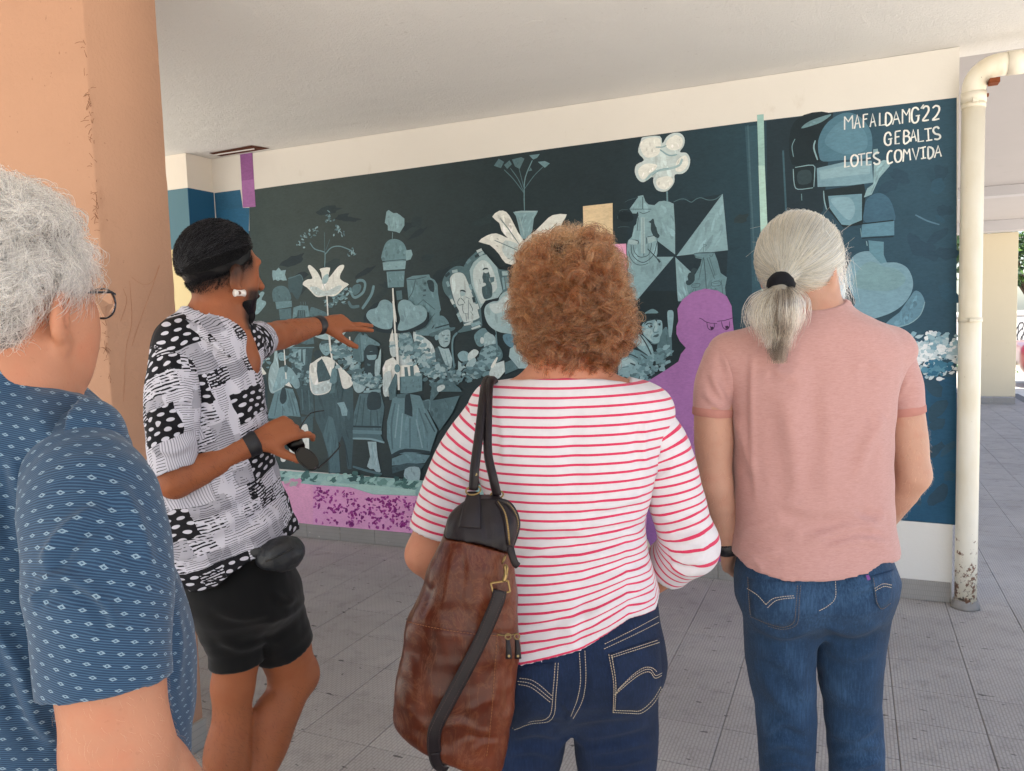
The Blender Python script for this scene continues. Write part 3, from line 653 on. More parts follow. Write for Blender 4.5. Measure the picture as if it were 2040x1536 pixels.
f = Fig('painted_heart', 'large flat blue painted heart right of the ponytail')
f.poly('F', 'K', '930,620 960,500 1000,900 940,960 900,850', 3).poly('F', 'h', '1230,1040 1300,960 1420,830 1470,765 1520,790 1545,870 1500,960 1400,1030 1290,1050', 4).line('F', 'd', '1545,850 1510,950 1420,1020 1290,1048', 5)
f.poly('F', '2a4350', '1080,990 1250,940 1400,850 1440,800 1350,930 1230,1020', 0)
f.poly('F', '7699a8', '945,690 950,600 990,510 1060,468 1150,465 1210,490 1240,545 1330,550 1410,590 1452,680 1445,770 1380,870 1260,945 1080,990 985,945 1015,850 990,790', 4)
f.poly('F', '75979f', '1000,720 1040,600 1130,540 1230,580 1330,600 1400,680 1300,760 1120,760', 4); f.done()

# ---- flowers, pots and plants
f = Fig('painted_flower', 'white painted four-petal flower on a pole left of the twin hearts')
f.line('N', 'w', '1250,640 1265,940', 34, 0).line('N', 'w', '1290,1130 1310,1457', 36, 0)
f.poly('N', 'w', '900,490 920,440 980,410 1035,405 1030,360 975,240 990,205 1030,220 1110,300 1160,390 1180,430 1170,320 1145,265 1200,245 1297,243 1280,320 1275,390 1330,330 1400,240 1450,205 1500,205 1490,260 1450,330 1440,400 1500,450 1570,485 1500,540 1420,620 1340,660 1240,650 1160,668 1090,660 1020,590 960,530', 2)
f.poly('N', 'f', '1000,530 1100,520 1200,580 1300,560 1420,500 1470,520 1400,610 1300,640 1150,650 1080,630', 3).poly('N', 'e', '1195,380 1265,330 1275,400 1240,470 1180,470', 3).line('N', 'f', '1180,430 1240,590', 16, 0)
f.done()
f = Fig('painted_plant', 'thin painted sprig with small leaves above the four-petal flower')
f.line('A', 'c', '1192,990 1195,900 1185,880 1120,860 1085,815', 9).line('A', 'c', '1195,900 1240,850 1300,840 1360,860 1400,880', 9).line('A', 'b', '1193,890 1190,740', 6, 0).line('A', 'b', '1200,870 1230,790', 5, 0)
for cx, cy, n in ((1020, 815, 8), (1052, 765, 6), (1110, 740, 9), (1228, 640, 9), (1222, 585, 3), (1300, 745, 12), (1275, 705, 5), (1395, 880, 9)):
    for i in range(n): f.ell('A', random.choice(['b', 'c', 'd', 'b']), cx+random.gauss(0, 18), cy+random.gauss(0, 16), random.uniform(6, 15), random.uniform(3, 7), random.uniform(0, 3), .3, 9, i*7+cx)
f.done()
f = Fig('painted_pot', 'painted cap-shaped pot with a pale rosette on top left of the jug')
f.poly('A', 'd', '1640,590 1655,577 1690,600 1715,598 1740,615 1770,640 1770,690 1735,745 1710,735 1650,725 1650,690 1628,670', 0).line('A', 'd', '1685,740 1682,785', 5, 0)
f.poly('A', 'c', '1612,950 1620,850 1650,800 1700,787 1750,805 1780,850 1785,940', 3).poly('A', 'd', '1780,870 1820,865 1830,900 1815,935 1783,945', 0).line('A', 'k', '1612,950 1780,935', 6, 0).poly('A', 'd', '1612,958 1782,945 1775,1005 1618,1015').line('A', 'k', '1640,1022 1770,1010', 10, 0).poly('A', 'c', '1640,1025 1772,1018 1765,1135 1650,1140')
f.line('A', 'd', '1645,1030 1655,1130', 7, 0).poly('A', 'b', '1710,1165 1750,1160 1755,1225 1715,1230').poly('A', 'w', '1690,1440 1665,1530 1700,1530'); f.done()
f = Fig('painted_lily', 'large white painted lily petals in front of a vase behind the curly hair')
f.poly('C', 'd', '648,520 700,511 806,512 795,535 780,560 770,640 740,690 700,690 680,600 665,545', 0).line('C', 'e', '660,520 795,516', 9, 0).line('C', 'e', '690,560 720,670', 8, 0)
f.poly('C', 'K', '560,880 640,850 700,900 620,930', 3)
f.poly('C', 'w', '515,550 560,512 605,520 640,570 680,650 720,710 700,740 620,690 575,640 560,590', 2).poly('C', 'w', '428,710 480,670 540,656 600,680 700,720 740,760 680,850 600,845 560,790 500,730', 2)
f.poly('C', 'w', '720,700 790,640 850,580 900,540 990,535 960,590 940,680 900,740 760,760', 2).poly('C', 'w', '860,700 940,665 1000,690 960,760 860,780', 2).poly('C', 'f', '600,700 700,740 690,800 640,830 580,770', 3)
f.line('C', 'b', '565,560 620,630 690,730', 5).line('C', 'b', '530,700 600,730 690,770', 5).line('C', 'b', '930,590 850,660 790,690', 5)
for x, y in ((550, 690), (548, 735), (618, 815), (860, 630), (880, 625)): f.line('C', 'k', [(x-6, y), (x+6, y+4)], 4, 0)
f.done()
f = Fig('painted_plant', 'painted spray of dark leaves rising from the lily vase to the mural top')
f.line('C', 'c', '720,510 718,400 725,300 770,190', 7).line('C', 'b', '718,400 650,310 590,250', 5).line('C', 'b', '715,390 680,310 630,240', 5).line('C', 'b', '722,370 780,290 840,230', 5).line('C', 'b', '720,380 690,260 680,220', 4)
for q in ('525,225 555,180 590,200 570,240', '590,220 625,190 640,215 610,245', '640,185 700,170 720,180 690,245 660,230', '750,158 818,150 800,175 775,185', '805,200 850,195 882,210 850,238', '745,260 760,235 770,255'): f.poly('C', random.choice(['b', 'c', 'b']), q, 0)
f.done()

# ---- arch panels with little figures
f = Fig('painted_arch', 'two painted brick arches with small saint figures left of the curly hair')
f.poly('J', 'b', '320,420 360,330 440,265 520,258 560,290 640,420 700,600 720,780 720,880 620,910 470,935 540,860 480,750 400,600 340,520', 3)
f.poly('J', 'b', '540,260 580,190 690,90 725,95 900,290 1000,300 1000,500 940,530 760,600 660,560 600,420', 0)
f.poly('J', 'f', '400,420 420,350 480,322 540,340 580,420 640,560 690,740 690,790 560,830 520,790 450,620', 3).poly('J', 'e', '600,300 640,220 720,150 770,140 880,270 935,510 890,580 760,610 710,690 620,440', 0).poly('J', 'f', '640,300 720,200 800,230 850,330 880,480 800,560 720,640 650,460', 3)
for i, (x, y, rr) in enumerate(((375, 345, -.7), (450, 310, -.2), (380, 440, 1.2), (395, 520, 1.1), (410, 580, 1.1), (425, 620, 1.1), (470, 700, 1.1), (490, 765, 1.1), (505, 800, 1.1), (575, 270, .7), (590, 210, -.8), (700, 100, -.4), (680, 150, -.5), (720, 130, -.5), (610, 470, 1.2), (640, 540, 1.2), (660, 610, 1.3), (680, 670, 1.3), (645, 600, 1.3))):
    f.poly('J', 'kedbcf'[i % 6], [(x+28*math.cos(rr)-14*math.sin(rr), y+28*math.sin(rr)+14*math.cos(rr)), (x-28*math.cos(rr)-14*math.sin(rr), y-28*math.sin(rr)+14*math.cos(rr)), (x-28*math.cos(rr)+14*math.sin(rr), y-28*math.sin(rr)-14*math.cos(rr)), (x+28*math.cos(rr)+14*math.sin(rr), y+28*math.sin(rr)-14*math.cos(rr))])
for q, cc_ in (('930,310 985,310 990,350 935,355', 'e'), ('925,375 950,370 965,490 945,500', 'd'), ('960,370 1000,365 1005,420 965,425', 'c'), ('970,430 1005,430 1005,480 975,485', 'd'), ('540,850 630,815 640,850 545,865', 'f'), ('610,845 700,815 720,845 625,880', 'd'), ('615,890 705,855 715,875 625,905', 'f')): f.poly('J', cc_, q)
f.line('J', 'k', '915,310 940,500', 6, 0).line('J', 'k', '610,840 700,800', 5, 0)
# saint on the right: dark robe; on the left: outline
f.poly('J', 'a', '730,370 750,310 790,310 810,360 800,400 830,460 830,560 800,585 750,590 725,500 740,410', 3).ell('J', 'f', 768, 310, 24, 20).poly('J', 'k', '735,300 745,278 780,275 795,292 765,290', 3).poly('J', 'f', '715,430 760,430 765,455 720,468', 3).poly('J', 'b', '805,370 855,368 850,415 815,430').line('J', 'k', '735,365 800,370', 5, 0)
f.line('J', 'k', '800,470 820,560', 6, 0).line('J', 'c', '700,390 712,440', 6, 0)
f.ell('J', 'e', 530, 540, 26, 24).poly('J', 'k', '500,515 520,498 550,505 562,525 530,515', 3)
for q in ('505,580 480,620 490,655 540,645', '510,580 540,610 555,640', '535,640 530,700 545,740', '560,570 600,590', '600,630 630,690 625,720', '590,600 588,800', '550,740 580,745', '610,720 640,760', '560,740 570,820'): f.line('J', 'a', q, 7)
f.done()

# ---- cloud flower and flag
f = Fig('painted_flower', 'big white painted cloud-shaped flower at the mural top above the flag')
f.poly('D', 'f', '232,150 250,130 345,124 360,168 385,130 420,108 465,106 492,135 490,180 465,220 505,225 527,265 515,320 480,350 435,355 432,400 400,445 365,458 325,445 305,400 305,365 250,400 215,385 195,340 205,295 250,268 215,220', 3)
f.poly('D', 'w', '225,180 260,140 340,135 350,190 330,240 260,250', 4).poly('D', 'w', '215,330 260,290 330,300 290,350 240,385', 4).poly('D', 'w', '330,380 400,365 425,400 380,445 330,425', 4).poly('D', 'w', '390,150 440,118 480,140 475,190 430,210 385,190', 4).poly('D', 'w', '450,270 500,240 515,290 480,335 440,330', 4)
f.line('D', 'd', '320,190 360,190 385,180', 6).line('D', 'd', '345,205 400,240 450,235', 8).line('D', 'e', '260,390 310,340 400,320 460,300 480,260', 13).line('D', 'd', '300,360 350,325 400,318', 5)
f.line('D', 'c', '388,455 390,520', 12, 0); f.done()
f = Fig('painted_flag', 'painted gyronny flag in eight dark and pale triangles with two ships and crows')
f.poly('G', '23343d', '200,130 820,220 1470,110 1535,860 1500,1536 320,1536 200,1000', 0)
f.line('G', 'b', '815,215 900,180 970,180 1050,220 1110,180 1180,160 1270,190 1370,180 1460,115', 9)
f.poly('G', 'd', '340,140 410,125 440,210 480,250 560,260 620,210 690,200 760,215 815,240 835,560 835,915 600,735 590,560 520,480 430,470 350,400 340,330', 0)
f.poly('G', 'd', '1468,108 1538,858 855,935', 0).poly('G', 'd', '815,945 325,1525 215,1400 200,960 240,950', 0).poly('G', 'd', '838,950 1080,1180 980,1290 1060,1536 870,1536', 0)
f.poly('G', 'd', '330,170 410,125 415,320 350,330 320,370 270,370 230,310', 0)
f.poly('G', 'd', '355,380 520,370 530,560 590,690 600,900 560,990 480,1060 340,1070 220,1000 195,860 210,730 260,680 290,540 320,510', 2).poly('G', 'e', '380,420 430,420 440,900 380,900')
for q, wd in (('405,150 405,310', 11), ('235,312 520,312', 8), ('408,430 412,940', 6), ('345,420 330,600', 10), ('360,350 420,370 500,340', 7), ('250,790 260,900 320,980 400,1020 480,990 560,900 590,760', 9), ('280,790 295,880 350,940 410,950 480,920 510,840 525,760', 7), ('215,870 240,960 310,1040 400,1055 480,1030', 7), ('470,840 560,930 610,985', 12), ('605,975 635,1020', 30), ('455,690 460,770', 12), ('470,680 550,665', 10), ('265,720 345,735 340,780', 10), ('330,940 400,950 470,930', 6)): f.line('G', 'k', q, wd)
f.poly('G', 'e', '225,715 300,725 340,745 335,785 250,780 215,770').poly('G', 'e', '465,690 560,670 585,730 480,768')
f.poly('G', 'k', '480,485 515,462 540,437 556,460 560,500 590,570 605,630 630,660 615,695 585,690 540,655 512,580 515,500', 2)
f.poly('G', 'c', '1080,905 1360,895 1400,1000 1440,1160 1525,1220 1500,1350 1510,1480 1480,1536 1060,1536 1000,1400 980,1290 1100,1180 1170,1060 1190,975 1110,960', 0)
for q, wd in (('1085,905 1200,890 1370,890', 10), ('1212,770 1212,880', 6), ('1215,780 1255,790 1225,810', 6), ('1160,870 1200,820', 5), ('1215,950 1240,1200 1250,1370', 10), ('1210,960 1150,1250', 9), ('1260,960 1360,1240', 9), ('1290,950 1370,1200', 7), ('1090,915 1120,950 1190,950', 6), ('1290,920 1320,945 1345,900', 6), ('1065,1310 1160,1300 1150,1345 1060,1350 1065,1310', 7), ('1320,1290 1420,1265 1440,1320 1330,1335 1320,1290', 7), ('1080,1370 1065,1430', 7), ('1110,1370 1100,1420', 6), ('1360,1350 1385,1380', 6), ('1450,1260 1470,1440', 8), ('1070,1330 1110,1320', 5), ('1340,1300 1400,1300', 5)): f.line('G', 'a', q, wd)
f.poly('G', 'k', '1045,1130 1075,1092 1110,1100 1145,1122 1105,1140 1095,1180 1095,1260 1050,1310 1010,1325 980,1300 985,1265 1010,1255 1000,1210 1020,1160 1055,1150', 2)
for q in ('170,220 220,190 330,160', '90,340 130,320 210,320', '70,440 80,390 140,340', '110,460 170,480 250,470', '70,560 130,545 230,550'): f.line('G', 'b', q, 3)
f.poly('G', '1b2930', '80,380 150,340 240,360 280,420 260,470 150,480 90,440', 3); f.done()

# ---- boy on the right of the hair
f = Fig('painted_boy', 'painted boy in a cap with folded collar between the curly hair and the purple silhouette')
f.poly('Q', 'K', '360,190 540,0 970,0 990,200 980,480 1080,790 990,990 750,1140 540,1180 380,1340 200,1260 80,1200 160,960 350,700 430,560', 0)
f.poly('Q', 'b', '700,720 760,560 830,500 870,700 850,900 700,960', 3).poly('Q', 'd', '835,300 870,265 920,290 915,450 890,640 860,640 845,480', 3).line('Q', 'b', '870,640 880,900', 60, 0)
f.poly('Q', 'c', '520,310 580,265 640,248 710,300 600,320', 3).poly('Q', 'K', '400,330 560,310 760,310 780,420 700,430 560,400 480,480 440,500', 0)
f.poly('Q', 'd', '480,490 520,430 600,400 700,400 760,420 765,560 735,640 720,710 650,730 580,680 500,600', 3).poly('Q', 'e', '500,560 560,520 640,560 600,640 640,700 570,660', 3).poly('Q', 'e', '660,420 690,430 700,530 660,560 640,540', 3).poly('Q', 'k', '520,430 600,390 650,400 560,420 510,470', 0).poly('Q', 'k', '650,390 700,380 690,430 665,400')
f.line('Q', 'k', '535,470 580,445 630,460', 14).ell('Q', 'k', 600, 490, 30, 18).ell('Q', 'f', 590, 484, 10, 8).line('Q', 'k', '700,460 750,440', 12, 0).ell('Q', 'k', 728, 465, 16, 14).line('Q', 'b', '665,480 640,560 680,575 715,560', 10).line('Q', 'k', '640,635 670,615 715,600', 12).poly('Q', 'a', '640,630 690,600 720,610 690,640', 3).line('Q', 'e', '620,600 640,590', 10, 0).line('Q', 'b', '600,720 660,735 720,720', 12)
f.poly('Q', 'd', '350,700 430,570 520,640 620,760 660,900 640,980 540,870 440,800', 0).poly('Q', 'e', '440,590 500,640 560,740 480,760 400,700', 3).line('Q', 'k', '440,580 540,730 640,940', 18).poly('Q', 'c', '210,860 330,800 440,830 560,900 640,990 560,1090 440,1120 440,1000 330,920', 0).line('Q', 'k', '360,730 460,830 560,890', 12).line('Q', 'k', '470,880 550,940', 18, 0).line('Q', 'k', '200,905 320,880 430,930', 16)
f.poly('Q', 'd', '160,970 250,910 340,920 420,980 440,1080 420,1140 340,1160 170,1200 145,1090', 3).poly('Q', 'e', '170,1000 260,930 340,950 400,1010 300,1020 220,1060', 3).line('Q', 'k', '320,1000 400,1040 420,1130', 20).line('Q', 'b', '210,1060 300,1050', 16, 0).line('Q', 'b', '180,1180 270,1150 350,1170', 22)
f.blotch('Q', ['b', 'c', 'd', 'c'], '780,860 700,980 580,1080 420,1180 330,1290', 140, 90, 52, 31)
f.poly('Q', 'k', '80,1190 140,960 160,1000 150,1190')
f.done()

# ---- right: stacked bread and helmets, foam
f = Fig('painted_pot', 'large painted domed pots stacked in the dark corner under the lettering')
f.poly('E', '1c2a31', '250,330 340,230 500,215 480,320 440,470 440,545 260,560', 3).poly('E', 'c', '320,320 380,270 520,225 470,270 400,300', 3).line('E', 'c', '280,390 260,440 270,510', 5).line('E', 'd', '415,400 405,450 430,530', 8)
f.poly('E', '4d7386', '440,500 435,400 480,300 560,235 640,215 720,250 780,330 795,420 785,500 760,520 600,530 470,540', 4).poly('E', '587f92', '480,420 520,330 600,270 700,290 760,380 740,470 600,490', 4)
f.poly('E', '7698a6', '425,585 600,545 790,535 800,680 640,700 430,710', 0).poly('E', '85a5b1', '440,600 600,570 780,560 780,620 600,640 450,660', 0).poly('E', 'K', '265,590 290,570 400,565 412,600 405,715 300,728 272,700', 3).line('E', 'd', '268,590 275,690 300,725 400,715', 5).line('E', 'd', '280,580 400,565 410,620 405,710', 5).poly('E', 'k', '300,610 380,600 385,680 305,690', 3)
f.poly('E', 'K', '470,730 740,690 750,760 730,960 600,980 490,850').poly('E', '6b909f', '500,770 725,755 725,930 640,965 590,960 510,850', 0).poly('E', '7ea0ae', '520,790 640,780 680,860 640,930 560,860', 4).line('E', 'd', '470,735 475,800 490,860', 6)
f.poly('E', 'd', '805,560 870,530 905,535 910,570 840,650 790,760 738,780 760,720 800,690', 0).poly('E', 'd', '800,460 830,455 835,490 800,500', 0)
f.poly('E', '3f6176', '740,860 760,790 830,750 900,780 940,870 930,940 750,945', 4).poly('E', '5c8497', '725,960 940,935 940,1030 780,1040 720,1045', 0).line('E', 'c', '715,985 722,1040', 6, 0).line('E', 'K', '730,955 935,932', 9, 0).line('E', 'K', '725,1050 935,1040', 7, 0)
f.poly('E', '5f8797', '768,1065 870,1075 870,1160 890,1210 850,1220 775,1140', 0).line('E', 'd', '755,1070 760,1100', 6, 0).line('E', '527387', '1080,895 1160,935 1240,960', 8).line('E', 'c', '323,755 325,800', 5, 0)
f.done()
f = Fig('painted_foam', 'white painted brush-stroke foam at the right edge of the mural')
f.blotch('F', ['7b9fae', 'a5bcc5', 'c3d0d5', '8fb0bc', 'dfe4e6'], '1350,1240 1450,1200 1560,1190 1660,1190 1766,1220', 110, 150, 34, 41)
f.blotch('F', ['c3d0d5', 'dfe4e6', 'a5bcc5'], '1440,1300 1560,1290 1700,1310 1766,1280', 130, 110, 30, 43).blotch('F', ['2f6480', '3f748e', '56889e'], '1560,1370 1640,1340 1740,1370', 60, 40, 30, 44); f.done()

# ---- purple silhouette
f = Fig('painted_silhouette', 'flat purple painted silhouette of a person with scribbled glasses')
f.poly('P', 'P', '1262,776 1290,760 1330,735 1352,720 1357,705 1367,693 1355,680 1348,665 1348,650 1352,640 1350,615 1360,597 1380,582 1405,575 1430,579 1448,590 1458,610 1460,640 1463,665 1475,700 1490,800 1495,1010 1490,1126 1285,1106 1280,1000 1270,900', 0)
f.poly('P', '93629f', '1280,900 1480,920 1490,1124 1286,1104', 0)
for q in ('582,1215 600,1222 622,1238 650,1246', '650,1246 690,1248', '690,1235 740,1228 790,1212', '628,1240 635,1275 655,1287 672,1270 672,1245', '715,1235 725,1270 745,1285 762,1270 765,1235', '650,1262 655,1285 668,1280', '740,1262 745,1283 760,1275'): f.line('D', '3a2442', q, 3.6)
f.ell('D', '3a2442', 660, 1275, 9, 8).ell('D', '3a2442', 750, 1270, 10, 9); f.done()

# ---- lower band
f = Fig('painted_mint_band', 'pale mint painted band with dark smudges along the foot of the mural')
f.poly('P', 'T', '440,930 556,937 700,946 830,956 1000,968 1000,1000 830,987 745,984 700,970 620,966 556,958 440,950', 0)
f.blotch('P', ['4a6f6c', '3c5c5c', '9fc4be', '6d958f'], '700,950 740,957 800,963 830,966', 9, 46, 9, 51).blotch('P', ['4a6f6c', '9fc4be', 'a9cbc3'], '560,950 640,953 680,957', 10, 30, 8, 52)
f.poly('P', 'M', '640,960 740,965 830,975 830,986 745,983 700,969', 0); f.done()
f = Fig('painted_pink_band', 'plain pink painted patch at the foot of the mural')
f.poly('P', 'p', '440,945 556,957 626,965 626,1044 600,1041 440,1026', 0); f.blotch('P', ['a9b5ae', 'd08fb3'], '575,960 600,962', 6, 8, 9, 55); f.done()
f = Fig('painted_spotted_band', 'pink painted band sponged with dark magenta spots')
f.poly('P', 'e0a0c8', '626,965 700,970 745,984 830,987 900,993 1290,1028 1285,1100 900,1068 626,1044', 0)
r = random.Random(3)
for i in range(520):
    x = r.uniform(628, 1000); y0 = np.interp(x, [626, 745, 830, 1290], [966, 985, 988, 1029]); y1 = np.interp(x, [626, 1285], [1043, 1098])
    f.ell('P', r.choice(['8e2878', '7c2270', 'a03c8c', 'b0569c']), x, r.uniform(y0+2, y1-3), r.uniform(1.5, 4.6), r.uniform(1.2, 3.2), r.uniform(0, 3), .45, 8, i)
f.done()
f = Fig('painted_cream_foot').poly('P', 'd6cdb4', '1281,1075 1288,1070 1296,1085 1298,1106 1284,1104', 3); f.done()

# ---- lettering, hand painted capitals: strokes in the photo's zoom coordinates
f = Fig('lettering', 'hand painted white capitals in three lines at the top right of the mural')
STR = '''185,345 185,560|185,350 245,430 315,325|310,330 318,545
345,545 390,320 440,530|365,465 425,450
490,310 490,525|490,315 565,305|490,395 550,380
600,515 640,300 690,505|615,440 680,425
755,285 755,490 840,475
855,285 855,480 910,470 950,400 940,330 900,290 855,285
965,475 1020,265 1085,465|990,395 1065,380
1125,225 1125,460|1125,230 1190,320 1240,215|1240,215 1240,440
1390,240 1350,200 1300,215 1275,290 1280,400 1310,445 1350,440 1380,400 1385,330|1340,335 1410,325
1470,150 1425,215
1455,220 1490,180 1540,185 1550,250 1500,340 1455,410 1555,400
1615,210 1660,170 1715,185 1720,250 1670,340 1615,400 1725,380
940,660 910,605 860,620 835,690 840,770 880,810 930,790 935,705|890,715 960,700
1010,590 1010,790 1080,780|1010,590 1095,575|1010,680 1075,670
1150,570 1150,775 1210,765 1245,710 1215,665 1150,670|1150,570 1205,575 1235,615 1210,660
1260,755 1300,560 1350,745|1275,685 1340,670
1375,555 1385,755 1475,740
1480,550 1600,535|1540,545 1550,730|1510,740 1610,722
1720,545 1690,515 1640,530 1625,580 1660,625 1720,640 1740,680 1700,715 1640,710
190,985 190,1170 265,1150
345,965 300,1000 290,1080 320,1150 370,1140 400,1080 395,1000 345,965
400,965 520,945|455,960 460,1145
545,940 545,1135 615,1125|545,940 630,930|545,1030 610,1020
745,940 710,930 665,960 660,1000 700,1030 750,1060 745,1110 690,1120 655,1090
960,910 920,905 885,960 880,1050 900,1110 970,1080
1050,885 1010,920 1000,1010 1030,1080 1080,1070 1110,1000 1100,910 1050,885
1135,1080 1150,875|1150,880 1200,950 1240,870|1235,870 1255,1055
1285,860 1345,1045 1395,845
1410,860 1505,835|1460,850 1465,1025|1425,1030 1510,1015
1540,835 1545,1020 1600,1005 1630,930 1610,860 1540,835
1645,1015 1705,820 1755,995|1665,940 1740,920'''
for ch in STR.split('\n'):
    for q in ch.split('|'):
        pts = [tuple(map(float, p.split(','))) for p in q.split()]
        f.line('R', random.choice(['dcdcd8', 'e2e2de', 'd0d4d3']), pts, 23, 3 if len(pts) > 4 else 0)
f.done()
# ================================================================ MODELLING SOFT FORMS: distance fields turned into one skin
f32 = np.float32
def unit(v): v = np.asarray(v, float); return v/np.linalg.norm(v)
def smin(a, b, k):
    if k <= 0: return np.minimum(a, b)
    h = np.maximum(k-np.abs(a-b), 0)/k; return np.minimum(a, b)-h*h*k*.25
def cone(a, b, ra, rb):
    a = np.array(a, f32); b = np.array(b, f32); ab = b-a; L = float(ab@ab)+1e-9
    def f(P):
        t = np.clip((P-a)@ab/L, 0, 1); return np.linalg.norm(P-a-t[:, None]*ab, axis=1)-(ra+(rb-ra)*t)
    return f
def ell(c, r, R=None):
    c = np.array(c, f32); r = np.array(r, f32); R = None if R is None else np.array(R, f32)
    def f(P):
        q = P-c
        if R is not None: q = q@R.T
        k0 = np.linalg.norm(q/r, axis=1); k1 = np.linalg.norm(q/(r*r), axis=1)+1e-6; return k0*(k0-1)/k1
    return f
def path(pts, rad, n=4, k=0.):
    pts = smooth_path(pts, n).astype(f32) if n > 1 else np.array(pts, f32)
    rad = np.interp(np.linspace(0, 1, len(pts)), np.linspace(0, 1, len(rad)), rad)
    fs = [cone(pts[i], pts[i+1], rad[i], rad[i+1]) for i in range(len(pts)-1)]
    def f(P):
        d = fs[0](P)
        for g in fs[1:]: d = np.minimum(d, g(P))
        return d
    f.pts, f.rad = pts, rad; return f
def loft(rows, p=2.3):
    "rows (z, ca, cb, ha, hb); smooth horizontal sections stacked in z"
    R = np.array(sorted(rows)); z = R[:, 0]; zz = np.linspace(z[0], z[-1], 160)
    S = [np.interp(zz, z, R[:, i]) for i in range(1, 5)]
    ker = np.hanning(11); ker /= ker.sum()
    S = [np.convolve(np.pad(s, 5, mode='edge'), ker, 'valid') for s in S]
    def f(P):
        a, b, ha, hb = (np.interp(P[:, 2], zz, s) for s in S)
        x = np.abs(P[:, 0]-a)/ha; y = np.abs(P[:, 1]-b)/hb
        k = (x**p+y**p)**(1/p)+1e-5; g = np.sqrt(((x/k)**(p-1)/ha)**2+((y/k)**(p-1)/hb)**2)+1e-6
        d = (k-1)/g; return np.maximum(d, np.maximum(P[:, 2]-z[-1], z[0]-P[:, 2])).astype(f32)
    f.at = lambda h: [np.interp(h, zz, s) for s in S]; return f
def blend(parts, k=.03):
    "parts: functions or (function, k)"
    def f(P):
        d = None
        for q in parts:
            g, kk = q if isinstance(q, tuple) else (q, k); v = g(P); d = v if d is None else smin(d, v, kk)
        return d
    return f
def offset(f, r): return lambda P: f(P)-r
def cut(f, plane, wall=.007, deep=.03):
    "trims f where plane > 0 and hollows the trimmed opening like a hem"
    def g(P):
        d = f(P); pl = plane(P); cav = np.maximum(d+max(wall, .0095), -(pl+deep)); return np.maximum(np.maximum(d, pl), -cav)
    return g
def half(c, n):
    c = np.array(c, f32); n = np.array(unit(n), f32); return lambda P: (P-c)@n
def surface(f, lo, hi, h):
    "sparse sampling of f, then surface nets -> quads"
    lo = np.array(lo, float); hi = np.array(hi, float); nb = np.ceil((hi-lo)/(4*h)).astype(int)
    ax = [lo[i]+(np.arange(nb[i])*4+1.5)*h for i in range(3)]
    C = np.stack(np.meshgrid(*ax, indexing='ij'), -1).reshape(-1, 3).astype(f32)
    D = np.concatenate([f(C[i:i+200000]) for i in range(0, len(C), 200000)]); act = np.abs(D) < 7.5*h
    G = np.repeat(D[:, None], 64, 1); of = np.stack(np.meshgrid(*[(np.arange(4)-1.5)*h]*3, indexing='ij'), -1).reshape(-1, 3).astype(f32)
    idx = np.where(act)[0]
    for i in range(0, len(idx), 3000):
        j = idx[i:i+3000]; G[j] = f((C[j][:, None]+of[None]).reshape(-1, 3)).reshape(-1, 64)
    F = G.reshape(*nb, 4, 4, 4).transpose(0, 3, 1, 4, 2, 5).reshape(nb*4)
    F[0] = F[-1] = 1; F[:, 0] = F[:, -1] = 1; F[:, :, 0] = F[:, :, -1] = 1
    I = F < 0; s = np.array(F.shape)-1
    cnt = np.zeros(s, np.int8)
    for dx in (0, 1):
        for dy in (0, 1):
            for dz in (0, 1): cnt += I[dx:s[0]+dx, dy:s[1]+dy, dz:s[2]+dz]
    cells = np.argwhere((cnt > 0) & (cnt < 8)); ids = -np.ones(s, np.int64); ids[tuple(cells.T)] = np.arange(len(cells))
    acc = np.zeros((len(cells), 3)); n = np.zeros(len(cells))
    cor = np.array([(x, y, z) for x in (0, 1) for y in (0, 1) for z in (0, 1)])
    for a in range(8):
        for b in range(a+1, 8):
            if np.abs(cor[a]-cor[b]).sum() != 1: continue
            va = F[tuple((cells+cor[a]).T)]; vb = F[tuple((cells+cor[b]).T)]; m = (va < 0) != (vb < 0)
            t = va/(va-vb+1e-20); p = cor[a]+t[:, None]*(cor[b]-cor[a]); acc[m] += p[m]; n[m] += 1
    V = lo+(cells+acc/n[:, None])*h; Q = []
    for ax_ in range(3):
        o1, o2 = [(1, 2), (2, 0), (0, 1)][ax_]; d = np.zeros(3, int); d[ax_] = 1
        A = I[:-1, :-1, :-1]; B = I[d[0]:s[0]+d[0], d[1]:s[1]+d[1], d[2]:s[2]+d[2]]
        for flip, m in ((0, A & ~B), (1, ~A & B)):
            e = np.argwhere(m); e = e[(e[:, o1] > 0) & (e[:, o2] > 0)]
            u = np.zeros(3, int); u[o1] = 1; w_ = np.zeros(3, int); w_[o2] = 1
            q = np.stack([ids[tuple((e-k).T)] for k in (u+w_, w_, 0*u, u)], 1); Q.append(q[:, ::-1] if flip else q)
    Q = np.concatenate(Q); return V, Q[(Q >= 0).all(1)]
def normals(V, Q):
    n = np.cross(V[Q[:, 2]]-V[Q[:, 0]], V[Q[:, 3]]-V[Q[:, 1]]); N = np.zeros_like(V)
    for i in range(4): np.add.at(N, Q[:, i], n)
    return N/(np.linalg.norm(N, axis=1, keepdims=True)+1e-12)
def relax(V, Q, it=2, lam=.5):
    E = np.concatenate([Q[:, [i, (i+1) % 4]] for i in range(4)]); deg = np.zeros(len(V)); np.add.at(deg, E[:, 0], 1); np.add.at(deg, E[:, 1], 1)
    for k in range(it):
        S = np.zeros_like(V); np.add.at(S, E[:, 0], V[E[:, 1]]); np.add.at(S, E[:, 1], V[E[:, 0]])
        V = V+(lam if k % 2 == 0 else -lam*1.02)*(S/deg[:, None]-V)
    return V

